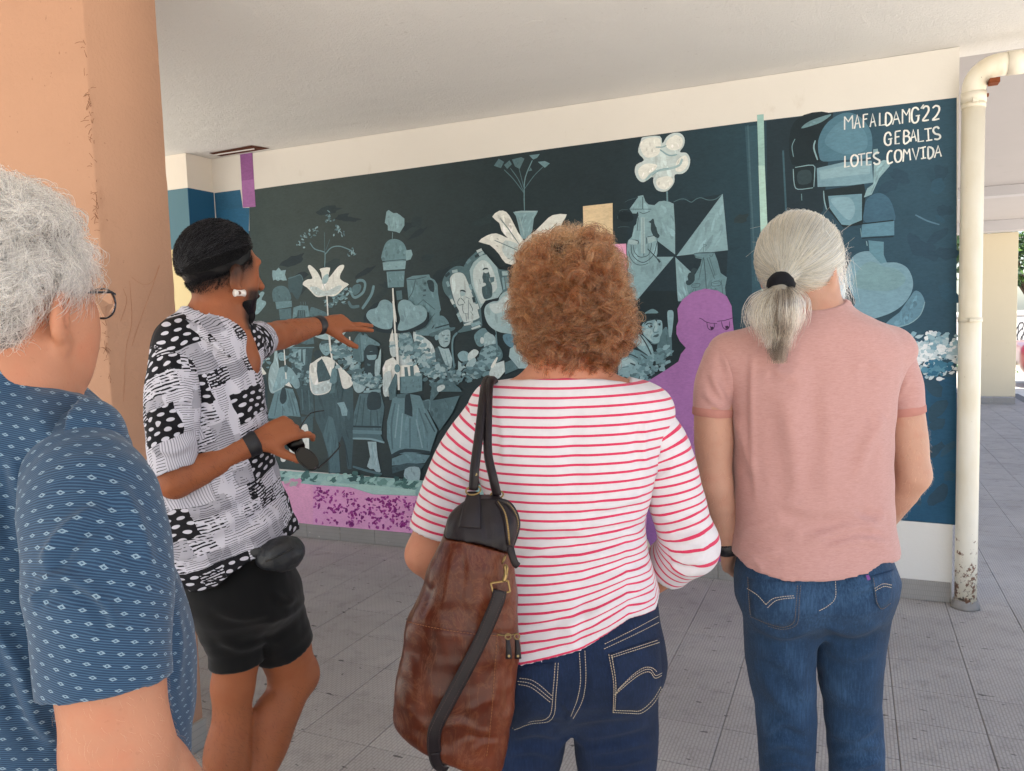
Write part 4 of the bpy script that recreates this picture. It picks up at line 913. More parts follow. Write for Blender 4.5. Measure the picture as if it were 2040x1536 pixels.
class Person:
    def __init__(s, label, px, D, cat='person', name='person', group=None):
        s.D = D; p = at_d(px, 700, D); s.root = empty(name, (p[0], p[1], 0), label, cat, -YAW, group)
        m = FRAME[s.root.name]; s.W = np.array(m); s.Wi = np.array(m.inverted()); s.cam = s.loc(CAM)
    def loc(s, p): return np.asarray(p, float)@s.Wi[:3, :3].T+s.Wi[:3, 3]
    def wld(s, p): return np.asarray(p, float)@s.W[:3, :3].T+s.W[:3, 3]
    def q(s, x, y, db=0.): return s.loc(at_d(x, y, s.D+db))
    def pts(s, L): return [s.q(*a) for a in L]
    def rows(s, L):
        out = []
        for y, xl, xr, db, hb in L:
            a, b = s.q(xl, y, db), s.q(xr, y, db); out.append(((a[2]+b[2])/2, (a[0]+b[0])/2, db, (b[0]-a[0])/2, hb))
        return out
    def px(s, V): return project(s.wld(V))
    def add(s, name, f, lo, hi, h, mat, parent=None, folds=(), lump=0., seed=1, attr=None, label=None, it=2, fold_k=.0021, fold_w=1.):
        V, Q = surface(f, lo, hi, h); V = relax(V, Q, it); N = normals(V, Q)
        if lump: V = V+N*(fbm(V, 7, seed)*lump)[:, None]
        if len(folds):
            x, y, z = s.px(V); face = np.clip(((s.cam-V)*N).sum(1)/np.linalg.norm(s.cam-V, axis=1)*3, 0, 1); d = np.zeros(len(V))
            for pts, amp, wd in folds:
                wd = wd*fold_w; P = smooth_path(np.array(pts, float), 5); best = np.full(len(V), 1e9); sg = np.zeros(len(V)); tt = np.zeros(len(V)); n = len(P)-1
                lo2, hi2 = P.min(0)-4*wd, P.max(0)+4*wd; m = np.where((x > lo2[0]) & (x < hi2[0]) & (y > lo2[1]) & (y < hi2[1]))[0]
                if not len(m): continue
                X = np.stack([x[m], y[m]], 1)
                for i in range(n):
                    e = P[i+1]-P[i]; L2 = e@e+1e-9; t = np.clip((X-P[i])@e/L2, 0, 1); dd = X-P[i]-t[:, None]*e; r_ = np.hypot(dd[:, 0], dd[:, 1]); c = (e[0]*dd[:, 1]-e[1]*dd[:, 0])
                    k = r_ < best[m]; mk = m[k]; best[mk] = r_[k]; sg[mk] = np.sign(c[k])*r_[k]; tt[mk] = (i+t[k])/n
                tap = np.clip(np.minimum(tt, 1-tt)*5, 0, 1)**.7
                d += amp*fold_k*tap*(np.exp(-(best/wd)**2)-.7*np.exp(-((sg-1.7*wd)/(1.3*wd))**2))*(best < 1e8)
            V = V+N*(d*face)[:, None]
        at = attr(V) if attr else None
        o = mesh(name, V, Q, mat, parent or s.root, True, True, at); tag(o, label); o['_v'] = 0; del o['_v']
        return o, V, Q
    def drape(s, bvh, pxs, lift=.002, n=6):
        "points on the garment seen along the given pixels, lifted off the cloth"
        out = []; P = smooth_path(np.array(pxs, float), n) if len(pxs) > 2 else np.array([np.array(pxs[0])+(np.array(pxs[1])-np.array(pxs[0]))*t for t in np.linspace(0, 1, n*2)])
        for x, y in P:
            d = s.loc(CAM+ray(x, y))-s.cam; h = bvh.ray_cast(Vector(s.cam), Vector(unit(d)))
            if h[0] is not None: out.append(np.array(h[0])+np.array(h[1])*lift*(1 if (np.array(h[1])@d) < 0 else -1))
        return np.array(out)
def bvh_of(V, Q): return BVHTree.FromPolygons([tuple(v) for v in V], [tuple(int(i) for i in q) for q in Q])
def ribbon_on(s, bvh, pxs, wpx, lift, thick=.0012, n=8):
    "a thin flat strip lying on the cloth"
    P = smooth_path(np.array(pxs, float), n); t = np.gradient(P, axis=0); t /= np.linalg.norm(t, axis=1, keepdims=True)+1e-9; nn = np.stack([-t[:, 1], t[:, 0]], 1)
    A = [s.drape(bvh, [tuple(p-m*wpx/2), tuple(p-m*wpx/2+[.01, 0])], lift, 1)[:1] for p, m in zip(P, nn)]; B = [s.drape(bvh, [tuple(p+m*wpx/2), tuple(p+m*wpx/2+[.01, 0])], lift, 1)[:1] for p, m in zip(P, nn)]
    V, F = [], []
    for a, b in zip(A, B):
        if len(a) and len(b): V += [a[0], b[0]]
    for i in range(len(V)//2-1): F.append([2*i, 2*i+1, 2*i+3, 2*i+2])
    return np.array(V), F
def stitches(paths, r=.0006, dash=.0035, gap=.0016):
    out = []
    for P in paths:
        if len(P) < 2: continue
        L = np.r_[0, np.cumsum(np.linalg.norm(np.diff(P, axis=0), axis=1))]; s_ = 0
        while s_+dash < L[-1]:
            q = [np.array([np.interp(x, L, P[:, i]) for i in range(3)]) for x in (s_, s_+dash)]; out.append(tube_vf(q, r, 4)); s_ += dash+gap
    return join(out)
def head_parts(c, fwd, up_=(0, 0, 1), sc=1., nose=1., ear=0.):
    "an adult head: skull, face, jaw, nose, lips, brow, ears; c = middle of the skull"
    u = unit(up_); F_ = unit(np.array(fwd)-u*(np.array(fwd)@u)); S_ = np.cross(F_, u); R = np.array([S_, F_, u]); c = np.array(c, float)
    def L(x, y, z): return c+sc*(x*S_+y*F_+z*u)
    P = [(ell(c, np.array([.074, .094, .092])*sc, R), 0), (ell(L(0, .028, -.045), np.array([.060, .066, .075])*sc, R), .03), (cone(L(0, .03, -.07), L(0, .062, -.108), .046*sc, .027*sc), .03),
         (cone(L(0, .092, -.012), L(0, .100+.012*nose, -.050), .008*sc, .0115*sc), .012), (ell(L(0, .092, -.076), np.array([.024, .010, .008])*sc, R), .008), (ell(L(0, .086, .012), np.array([.045, .012, .010])*sc, R), .02)]
    ears = []
    for sx in (-1, 1):
        RE = np.array(Matrix.Rotation(math.radians(-12), 3, Vector(S_)) @ Matrix.Rotation(math.radians(sx*20), 3, Vector(u))) ; RR = R@RE.T
        ears += [(ell(L(sx*(.078+ear), -.006, -.034), np.array([.009, .019, .032])*sc, RR), .008), (ell(L(sx*.076, .004, -.062), np.array([.007, .010, .011])*sc, RR), .006)]
    dents = [(ell(L(sx*.090, -.001, -.030), np.array([.007, .010, .018])*sc, R)) for sx in (-1, 1)]+[ell(L(sx*.033, .100, -.008), np.array([.018, .014, .012])*sc, R) for sx in (-1, 1)]
    base = blend(P+ears)
    def f(Q):
        d = base(Q)
        for g in dents: d = -smin(-d, g(Q), .006)
        return d
    f.L = L; f.R = R; return f
def eyes(s, hf, mat):
    pr = []
    for sx in (-1, 1):
        bm = bmesh.new(); bmesh.ops.create_uvsphere(bm, u_segments=12, v_segments=8, radius=.0108); c = hf.L(sx*.032, .0735, -.008)
        V = np.array([v.co[:] for v in bm.verts])+c; bm.verts.index_update(); pr.append((V, [[v.index for v in f.verts] for f in bm.faces])); bm.free()
    for V, F in pr: mesh('eye', V, F, mat, s.root, True, True)
def hand_parts(W, d, n, side, curl=(.3, .3, .3, .3), thumb=(.5, .6), sc=1., spread=.06):
    "a hand: W wrist, d towards the fingers, n out of the back of the hand, side +-1 puts the thumb on side*(d x n)"
    d = unit(d); n = unit(np.array(n)-d*(np.array(n)@d)); sv = np.cross(d, n)*side; W = np.array(W, float); P = []
    L4 = (.074, .082, .076, .060); off = (.027, .009, -.009, -.026); ml = (.088, .090, .086, .079)
    for i in range(4):
        k = W+sc*(d*ml[i]+sv*off[i]); P.append((cone(W+sc*(sv*off[i]*.55+d*.012), k, .0125*sc, .0105*sc), .012))
        a = curl[i]; dirs = unit(d+sv*off[i]/.027*spread); p = k; seg = (L4[i]*.48*sc, L4[i]*.30*sc, L4[i]*.24*sc); ang = 0
        for j in range(3):
            ang += a*(1., 1.15, .8)[j]; e = p+seg[j]*(math.cos(ang)*dirs-math.sin(ang)*n); P.append((cone(p, e, (.0092-.0009*j)*sc, (.0084-.0009*j)*sc), .004 if j else .006)); p = e
    P.append((ell(W+sc*(d*.048), np.array([.036, .046, .014])*sc, np.array([sv, d, n])), .012))
    b = W+sc*(d*.022+sv*.022-n*.004); m = b+sc*.044*unit(d*math.cos(thumb[0])+sv*math.sin(thumb[0])-n*.35); e = m+sc*.032*unit(d*math.cos(thumb[1]-.25)+sv*math.sin(thumb[1]-.25)-n*.3); e2 = e+sc*.024*unit(d*math.cos(thumb[1]-.5)+sv*math.sin(thumb[1]-.5)-n*.3)
    P += [(cone(b, m, .015*sc, .0115*sc), .012), (cone(m, e, .0108*sc, .0098*sc), .004), (cone(e, e2, .0098*sc, .0078*sc), .004)]
    return P
def foot_parts(ank, fwd, sc=1.):
    a = np.array(ank, float); d = unit(fwd); g = np.array([a[0], a[1], 0]); 
    return blend([cone(g-d*.045+[0, 0, .045], g+d*.09+[0, 0, .042], .042, .040), (cone(g+d*.09+[0, 0, .036], g+d*.165+[0, 0, .032], .040, .030), .03), (cone(a, g+[0, 0, .06], .046, .044), .03)])
def flat_bottom(f): return lambda P: np.maximum(f(P), .002-P[:, 2])

def strands(name, S, r0, r1, mat, parent):
    "hair: S is (n, k, 3) in the frame of the thing; tapering strands"
    n, k = S.shape[:2]; hc = bpy.data.hair_curves.new(name); hc.add_curves([k]*n)
    hc.attributes['position'].data.foreach_set('vector', np.ascontiguousarray(S, np.float32).ravel())
    ra = hc.attributes.get('radius') or hc.attributes.new('radius', 'FLOAT', 'POINT')
    prof = r0+(r1-r0)*np.linspace(0, 1, k)**2; ra.data.foreach_set('value', np.tile(prof, n).astype(np.float32))
    hc.materials.append(mat); o = bpy.data.objects.new(name, hc); COL.objects.link(o); o.parent = parent; return o
def hair_mat(name, *cols, rough=.35, radial=.45, random_=.15, under=None):
    t = T(name); rnd = t.n('HairInfo').outputs['Random']; icp = t.n('HairInfo').outputs['Intercept']
    c = t.ramp(rnd, *[(i/max(1, len(cols)-1), x) for i, x in enumerate(cols)])
    b = t.n('BsdfHairPrincipled', {'Color': c, 'Roughness': rough, 'Radial Roughness': radial, 'Random Roughness': random_}, parametrization='COLOR', model='CHIANG')
    t.t.links.new(b.outputs[0], t.out.inputs[0]); return t.m
def skin_mat(name, col, red='a8553f', rough=.5, stub='2a211e'):
    t = T(name); v = t.coord(); c = lin(col); n = t.noise(v, 9, 5, .6)
    cc = t.mix(n, tuple(x*.80 for x in c), tuple(min(1, x*1.16) for x in c)); cc = t.mix(t.math('MULTIPLY', t.ramp(t.noise(v, 24, 4), (.5, 0.), (.75, 1.)), .22), cc, red)
    cc = t.mix(t.math('MULTIPLY', t.ramp(t.noise(v, 150, 2), (.66, 0.), (.72, 1.)), .12), cc, '6b3a28')
    cc = t.mix(t.attr('stubble', 'Fac'), cc, stub)
    h = t.math('ADD', t.noise(v, 220, 3), t.math('MULTIPLY', t.noise(v, 40, 3), .6))
    return t.done(cc, t.ramp(n, (.3, rough-.08), (.7, rough+.12)), t.bump(h, .3, .0016), Subsurface_Weight=.12, Subsurface_Radius=(.9, .35, .2), Subsurface_Scale=.012)
m_eye = plain('eye_white', 'd8d4cc', .2, .02, 20, 0)

def body_hair(s, V, Q, mask, n, length, axis, mat, name='arm_hair', seed=5, r0=.00012):
    g = np.random.default_rng(seed); N = normals(V, Q); m = np.where(mask(V))[0]
    if not len(m): return
    i = g.choice(m, n); a = np.asarray(axis, float); u_ = np.linspace(0, 1, 5)[None, :, None]
    t_ = a+g.normal(size=(n, 3))*.45; t_ -= N[i]*(t_*N[i]).sum(1, keepdims=True); t_ /= np.linalg.norm(t_, axis=1, keepdims=True); L_ = length*g.uniform(.5, 1.2, (n, 1, 1))
    P = V[i]+g.normal(size=(n, 3))*.001; strands(name, P[:, None]+L_*(u_*t_[:, None]*.95+np.sin(u_*2.2)*.35*N[i][:, None]), r0, r0*.4, mat, s.root)
# ================================================================ PEOPLE
def cloth_fn(t, v, thread=900.):
    return t.math('ADD', t.noise(t.map(v, (1, 1, 1)), 90, 4, .6), t.math('MULTIPLY', t.noise(v, 14, 4), 1.2))
def planar(V): return {'fab': V}
def sleeve_attr(pts):
    P = np.asarray(pts, float); seg = np.diff(P, axis=0); L = np.r_[0, np.cumsum(np.linalg.norm(seg, axis=1))]
    def g(V):
        R, A, H = [], [], []; ref = np.array([0, -1., .2])
        for i in range(len(seg)):
            e = seg[i]; l = np.linalg.norm(e); tr = (V-P[i])@e/l**2; t = np.clip(tr, 0, 1)
            dd = V-P[i]-t[:, None]*e; R.append(np.linalg.norm(dd, axis=1)); a = unit(ref-e*(ref@e)/l**2); b = np.cross(e/l, a)
            A.append(L[i]+(np.clip(tr, -.6 if i else -9, 1.6 if i < len(seg)-1 else 9))*l); H.append(np.stack([dd@a, dd@b]))
        R = np.array(R); w_ = np.exp(-(R-R.min(0))/.010); w_ /= w_.sum(0); h = (np.array(H)*w_[:, None]).sum(0)
        return {'fab': np.stack([np.arctan2(h[1], h[0])*.055, np.zeros(len(V)), (np.array(A)*w_).sum(0)], 1)}
    return g
def denim_mat(name, dark, mid, pale):
    t = T(name); v = t.coord(); wear = t.noise(v, 5, 5, .6); tw = t.n('TexWave', {'Vector': t.map(v, rot=(0, .8, .3)), 'Scale': 260, 'Distortion': 1.5, 'Detail': 1}).outputs['Fac']
    slub = t.noise(t.map(v, (9, 9, .8)), 30, 4, .7)
    c = t.ramp(t.math('ADD', t.math('MULTIPLY', wear, .6), t.math('MULTIPLY', slub, .4)), (.3, dark), (.52, mid), (.75, pale))
    c = t.mix(t.math('MULTIPLY', t.ramp(t.noise(v, 300, 2), (.55, 0.), (.75, 1.)), .25), c, pale)
    return t.done(c, .85, t.bump(t.math('ADD', t.math('MULTIPLY', tw, .5), t.math('ADD', slub, t.noise(v, 35, 3))), .45, .002), Sheen_Weight=.04)
m_shoe = plain('shoe_black', '1c1a19', .5, .2, 20, .2)
m_thread = plain('thread_tan', 'c9b9a0', .8, .1, 60, 0)
m_thread2 = plain('thread_brown', '6f6356', .8, .1, 60, 0)

# ---------------------------------------------------------------- woman in the striped shirt
w_ = Person('person with curly auburn hair in a red and white striped top and dark jeans', 1140, 1.62)
q = w_.q
m_skinW = skin_mat('skin_fair', 'b87f66')
hip = [(1150, 978, 1298, 0, .118), (1190, 974, 1308, 0, .124), (1245, 964, 1314, -.005, .134), (1310, 959, 1318, -.012, .140), (1350, 980, 1300, -.01, .130), (1400, 1020, 1255, 0, .095), (1440, 1080, 1195, 0, .04)]
legR = path([q(1222, 1330), q(1225, 1400), q(1227, 1470), q(1228, 1560), q(1226, 1700), (q(1226, 1700)[0], .0, .30), (q(1226, 1700)[0], .0, .11)], [.092, .095, .092, .083, .068, .062, .055])
legL = path([q(1056, 1330), q(1048, 1400), q(1040, 1470), q(1030, 1560), q(1026, 1700), (q(1026, 1700)[0], .0, .30), (q(1026, 1700)[0], .0, .11)], [.094, .096, .094, .086, .070, .062, .055])
butt = [ell(q(1062, 1330, -.055), (.085, .085, .095)), ell(q(1232, 1330, -.055), (.085, .085, .095))]
hipL = loft(w_.rows(hip)); jf = blend([hipL, (lambda P: np.minimum(legR(P), legL(P)), .045), (butt[0], .06), (butt[1], .05)], .03)
jeansW = cut(jf, half(q(1225, 1170), (0, 0, 1)), .006, .03)
jeansW_ = lambda P: np.maximum(jeansW(P), .055-P[:, 2])
m_denimW = denim_mat('denim_indigo', '0d1628', '17253f', '28395c')
foldsJ = [([(1010, 1440), (1070, 1425), (1125, 1432)], 2.5, 6), ([(1015, 1470), (1070, 1460), (1120, 1470)], 3, 7), ([(1000, 1505), (1060, 1495), (1110, 1510)], 2.5, 7), ([(1140, 1440), (1190, 1432), (1260, 1425)], 2.2, 6), ([(1150, 1470), (1220, 1460), (1300, 1440)], 3, 8), ([(1160, 1500), (1230, 1490), (1305, 1475)], 3, 8), ([(1170, 1525), (1240, 1520), (1300, 1505)], 2.5, 7), ([(1120, 1395), (1137, 1420), (1128, 1440)], 2.5, 6), ([(1163, 1340), (1165, 1380), (1150, 1410)], -3, 8)]
m_hairfine = hair_mat('fine_body_hair', 'b08a66', 'd0ae88', rough=.4, radial=.6)
o, V, Q = w_.add('jeans', jeansW_, (-.35, -.3, .04), (.35, .3, 1.05), .0055, m_denimW, folds=foldsJ, lump=.0016, fold_k=.0018, fold_w=1.15)
jw = o; bj = bvh_of(V, Q)
# pockets, yoke and seams
def on_jeans(s, parent, bvh, m_th, lines, pockets, m_p, lift=.0016):
    for pk in pockets:
        P = np.array(pk, float); c = P.mean(0); V, F = [], []
        ring = []; n = 0
        for e in range(len(P)):
            a, b = P[e], P[(e+1) % len(P)]
            for t in np.linspace(0, 1, 7)[:-1]: ring.append(a+(b-a)*t)
        ring = np.array(ring); lv = []
        for k, lf in ((1., .0002), (.985, lift+.0012), (.72, lift+.001), (.4, lift+.001), (.0, lift+.001)):
            pts = [s.drape(bvh, [tuple(c+(p-c)*k), tuple(c+(p-c)*k+[.01, 0])], lf, 1)[:1] for p in (ring if k else ring[:1])]
            if any(len(x) == 0 for x in pts): break
            lv.append([x[0] for x in pts])
        if len(lv) < 5: continue
        V = np.concatenate([np.array(x) for x in lv]); m = len(ring)
        for i in range(3):
            for j in range(m): F.append([i*m+j, i*m+(j+1) % m, (i+1)*m+(j+1) % m, (i+1)*m+j])
        for j in range(m): F.append([3*m+j, 3*m+(j+1) % m, 4*m])
        n0 = np.cross(V[F[0][1]]-V[F[0][0]], V[F[0][2]]-V[F[0][0]])
        mesh('pocket', V, F, m_p, parent, True, True)
    paths = [s.drape(bvh, l, lift+.0022 if kind else lift, 5) for kind, l in lines]
    V, F = stitches([p for p in paths if len(p) > 2]); tag(mesh('stitching', V, F, m_th, parent, False, True), kind='stuff')
on_jeans(w_, jw, bj, m_thread, [(1, [(1216, 1306), (1309, 1275)]), (1, [(1217, 1310), (1311, 1280)]), (1, [(1212, 1303), (1222, 1360), (1221, 1417)]), (1, [(1218, 1305), (1226, 1360), (1224, 1413)]), (1, [(1221, 1416), (1255, 1418), (1277, 1417), (1300, 1398), (1316, 1370)]), (1, [(1224, 1412), (1255, 1413), (1275, 1412), (1298, 1392), (1314, 1366)]),
    (1, [(1226, 1378), (1250, 1355), (1275, 1337), (1293, 1333), (1303, 1345), (1316, 1340)]), (1, [(1224, 1382), (1250, 1360), (1275, 1342), (1292, 1338), (1302, 1350), (1315, 1345)]), (1, [(1230, 1372), (1258, 1345), (1280, 1330), (1296, 1330), (1306, 1338)]),
    (1, [(1106, 1320), (1102, 1370), (1094, 1424), (1056, 1434), (1022, 1448)]), (1, [(1112, 1320), (1108, 1372), (1099, 1429), (1058, 1439), (1024, 1453)]), (1, [(1032, 1356), (1060, 1362), (1100, 1392)]), (1, [(1034, 1362), (1060, 1369), (1098, 1398)]), (1, [(1036, 1350), (1064, 1356), (1102, 1386)]),
    (0, [(1154, 1300), (1156, 1350), (1150, 1390), (1136, 1428)]), (0, [(1165, 1296), (1167, 1350), (1160, 1395), (1140, 1432)]), (0, [(1310, 1228), (1260, 1255), (1200, 1285)]), (0, [(1311, 1240), (1262, 1265), (1200, 1294)])],
    [[(1213, 1302), (1312, 1270), (1317, 1330), (1315, 1372), (1298, 1400), (1276, 1419), (1221, 1418), (1223, 1360)], [(1030, 1330), (1110, 1318), (1107, 1370), (1098, 1430), (1056, 1440), (1022, 1454), (1020, 1390)]], m_denimW)

# shirt
tors = [(748, 1068, 1200, .0, .060), (760, 1020, 1250, 0, .075), (785, 968, 1298, 0, .092), (820, 945, 1320, 0, .108), (870, 944, 1320, 0, .120), (930, 952, 1308, 0, .127), (985, 972, 1292, 0, .127), (1035, 984, 1278, 0, .124), (1085, 984, 1284, 0, .128), (1130, 975, 1297, 0, .134), (1180, 965, 1311, 0, .140), (1230, 957, 1320, 0, .146), (1300, 950, 1326, -.008, .155), (1345, 950, 1328, -.01, .156)]
tl = loft(w_.rows(tors), 2.4)
sh = cone(q(985, 812), q(1288, 818), .050, .050)
neckpts = [q(1122, 690, .005), q(1126, 730, 0), q(1130, 790, .01)]
trap = blend([path(neckpts, [.056, .060, .085]), (cone(q(1128, 770, .005), q(1010, 806), .055, .046), .05), (cone(q(1128, 770, .005), q(1262, 808), .055, .046), .05)])
body_up = blend([(tl, 0), (sh, .05), (trap, .03)])
body_tl = blend([(offset(loft(w_.rows([r for r in tors if r[0] < 1190]), 2.4), -.008), 0), (offset(sh, -.016), .05), (trap, .03)])
za = [q(x, y, -.06) for x, y in ((900, 700), (938, 700), (960, 752), (985, 765), (1010, 761), (1060, 756), (1132, 752), (1200, 755), (1240, 761), (1258, 766), (1285, 700), (1400, 700))]
zn = lambda P: P[:, 2]-np.interp(P[:, 0], [a[0] for a in za], [a[2] for a in za])-.25*np.clip(P[:, 1], 0, .2)*0
hm = [q(x, y, -.150 if x < 1270 else -.06) for x, y in ((930, 1338), (1035, 1332), (1090, 1316), (1165, 1292), (1255, 1242), (1300, 1205), (1316, 1188), (1340, 1180))]
zh = lambda a: np.interp(a, [p[0] for p in hm], [p[2] for p in hm])
hemf = lambda P: zh(P[:, 0])-P[:, 2]
shirtW = cut(lambda P: np.maximum(offset(body_up, .004)(P), zn(P)), hemf, .006, .03)
m_st = T('striped_jersey'); t = m_st; fb = t.attr('fab'); v = t.coord(); zc = t.n('SeparateXYZ', {0: fb}).outputs[2]
ph = t.math('FRACT', t.math('DIVIDE', zc, .0187)); ln = t.math('LESS_THAN', t.math('ABSOLUTE', t.math('SUBTRACT', ph, .5)), .128)
m_st = t.done(t.mix(ln, t.mix(t.noise(v, 60, 3), 'c6c0c4', 'd3cdd1'), t.mix(t.noise(v, 200, 2), 'b8284a', 'd03c60')), .8, t.bump(t.math('ADD', t.noise(v, 260, 2), t.math('MULTIPLY', t.noise(v, 10, 4), 2.)), .3, .002), Sheen_Weight=.2)
z1 = q(1140, 985, -.13)[2]; zl = q(1035, 1332, -.15)[2]
def stripe_attr(V):
    a, z = V[:, 0], V[:, 2]; t_ = np.clip((z1-z)/np.maximum(z1-zh(a), .05), 0, 1.1); t_ = t_**1.5
    sag = .004*np.cos(a*9)*np.clip((z-1.1)*3, 0, 1); return {'fab': np.stack([a, V[:, 1], z+sag-t_*(zh(a)-zl)*.95], 1)}
fW = [([(1278, 985), (1240, 1000), (1190, 1015)], 3.5, 9), ([(1280, 1030), (1230, 1040), (1160, 1045)], 4, 10), ([(1283, 1060), (1240, 1062), (1180, 1080)], 3.5, 9), ([(1285, 1085), (1230, 1100), (1150, 1110), (1080, 1112)], 3.5, 10), ([(1296, 1130), (1240, 1150), (1160, 1165)], 3, 10), ([(1302, 1155), (1250, 1190), (1180, 1225), (1110, 1250)], 4, 11), ([(1310, 1180), (1250, 1222), (1180, 1258)], 3.5, 9), ([(1040, 1240), (1100, 1225), (1180, 1195)], 2.5, 10), ([(1045, 1060), (1110, 1050), (1170, 1060)], 3, 11), ([(1040, 1110), (1100, 1085), (1150, 1090)], 2.5, 9), ([(985, 790), (1000, 850), (1005, 930)], 2.5, 9), ([(1290, 830), (1280, 890), (1290, 940)], 2.5, 8), ([(1165, 1180), (1162, 1260), (1160, 1290)], -3, 14), ([(1140, 790), (1142, 880), (1145, 980)], -2.5, 22), ([(1060, 1280), (1130, 1268), (1200, 1240)], 2.5, 8)]
o, V, Q = w_.add('striped_shirt', shirtW, (-.33, -.3, .8), (.33, .3, 1.6), .0045, m_st, folds=fW, lump=.0016, attr=stripe_attr, it=8)
shW = o; bsW = bvh_of(V, Q)
elR, wrR = q(1375, 1088, -.01), q(1245, 1200, .17)
elL, wrL = q(848, 1104, .0), q(945, 1205, .16)
armR = [q(1282, 838), q(1322, 900, -.005), q(1348, 1000, -.01), elR]; armL = [q(972, 840), q(925, 905, 0), q(882, 1000, 0), elL]
def forearm(el, wr): return path([el, el+(wr-el)*.35, wr], [.046, .043, .028], 3)
for arm, el, wr, tcut, rr, fl in ((armR, elR, wrR, .34, [.058, .058, .060, .056], [([(1330, 905), (1310, 920), (1300, 945)], 3, 7), ([(1345, 930), (1320, 950), (1296, 965)], 3, 8), ([(1405, 1060), (1370, 1075), (1335, 1075)], 4, 8), ([(1412, 1085), (1375, 1100), (1330, 1095)], 4, 8), ([(1405, 1110), (1370, 1120), (1335, 1112)], 3.5, 7), ([(1395, 1030), (1350, 1035), (1310, 1030)], 2.5, 9), ([(1325, 850), (1310, 880), (1300, 905)], 2.5, 7), ([(1390, 1140), (1360, 1140), (1335, 1125)], 3, 6)]),
                              (armL, elL, wrL, -.21, [.058, .057, .054, .050], [([(905, 880), (930, 905), (950, 935)], 3, 8), ([(890, 910), (915, 935), (940, 965)], 3.5, 8), ([(878, 940), (900, 962), (930, 985)], 3, 8), ([(865, 965), (890, 985), (920, 1005)], 3, 7), ([(850, 990), (875, 1010), (905, 1025)], 3, 7), ([(838, 1015), (865, 1030), (890, 1040)], 2.5, 6)])):
    up_f = path(arm, rr); fo = path([el, el+(wr-el)*.35, wr], [rr[3], .054, .034], 3); sf = blend([up_f, (fo, .03)])
    if tcut > 0: c, ax = el+(wr-el)*tcut, wr-el
    else: c, ax = q(844, 1056), np.array(arm[3])-np.array(arm[2])
    g = cut(sf, half(c, ax), .006, .03)
    if tcut > 0:
        cc_ = c; base_g = g; lim = np.array(arm[2], f32)
        near = lambda P, e=np.array(el, f32): np.linalg.norm(P-e, axis=1)-.22
        g = lambda P, sf=sf, c=c, ax=ax: cut(sf, lambda P2: np.where(((P2-np.array(el, f32))@np.array(unit(ax), f32)) > -.02, (P2-np.array(c, f32))@np.array(unit(ax), f32), -.5), .006, .03)(P)
    P_ = np.vstack([arm, [el+(wr-el)*.4]]) if tcut > 0 else np.array(arm)
    lo, hi = P_.min(0)-.08, P_.max(0)+.08
    o, V, Q = w_.add('sleeve', g, lo, hi, .0045, m_st, shW, fl, .0012, attr=sleeve_attr(smooth_path(P_, 4)))
# body: one skin from head to foot
hW = head_parts(q(1136, 590, .01), (.05, 1, 0)); bparts = [hW, (path([q(1132, 640, .01)]+neckpts[:2], [.052, .055, .060]), .03), (body_tl, .03)]
for arm, el, wr, sd in ((armR, elR, wrR, 1), (armL, elL, wrL, -1)):
    bparts += [(path(arm, [.042, .043, .042, .040]), .012), (path([el, el+(wr-el)*.35, wr], [.041, .041, .025], 3), .02)]
    bparts += [(f, k) for f, k in hand_parts(wr, unit(wr-el)*.3+np.array([-.6*sd, .2, -.1]), (.0, 1., .15), -sd, (.35, .4, .45, .5))]
bparts += [(offset(hipL, -.014), .02), (offset(legR, -.014), .01), (offset(legL, -.014), .01)]
def stub0(V): return {'stubble': np.zeros(len(V))}
bodyW = blend(bparts); ft = [flat_bottom(foot_parts((q(x, 1700)[0], .0, .12), (sx*.25, 1, 0))) for x, sx in ((1226, 1), (1026, -1))]
w_.add('body', lambda P: np.maximum(bodyW(P), .05-P[:, 2]), (-.42, -.3, .03), (.42, .35, 1.80), .006, m_skinW, attr=stub0)
for f in ft: w_.add('shoe', f, (-.35, -.2, -.01), (.35, .3, .2), .007, m_shoe)
eyes(w_, hW, m_eye)

# ---------------------------------------------------------------- man with the ponytail
m_ = Person('person with a long grey ponytail in a salmon t-shirt and blue jeans', 1625, 1.75)
q = m_.q
m_skinM = skin_mat('skin_pale', 'b48a76')
hip = [(1060, 1482, 1758, 0, .105), (1105, 1480, 1764, 0, .112), (1150, 1474, 1776, -.005, .122), (1180, 1482, 1766, -.01, .122), (1215, 1510, 1738, -.005, .10), (1250, 1565, 1685, 0, .045)]
hipM = loft(m_.rows(hip))
lR = path([q(1692, 1160), q(1695, 1225), q(1693, 1310), q(1697, 1400), q(1706, 1500), q(1708, 1560, .0), (q(1708, 1560)[0], .0, .28), (q(1708, 1560)[0], .0, .10)], [.084, .084, .077, .065, .062, .060, .056, .056])
lL = path([q(1562, 1160), q(1557, 1225), q(1556, 1310), q(1564, 1400), q(1568, 1500), q(1570, 1560), (q(1570, 1560)[0], .0, .28), (q(1570, 1560)[0], .0, .10)], [.084, .086, .080, .069, .064, .062, .056, .056])
bt = [ell(q(1550, 1170, -.05), (.082, .080, .095)), ell(q(1692, 1170, -.05), (.077, .080, .095))]
jf = blend([hipM, (lambda P: np.minimum(lR(P), lL(P)), .045), (bt[0], .06), (bt[1], .06)]); jm = cut(jf, half(q(1625, 1085), (0, 0, 1)), .006, .03); jeansM = lambda P: np.maximum(jm(P), .045-P[:, 2])
m_denimM = denim_mat('denim_blue', '142437', '233b57', '456485')
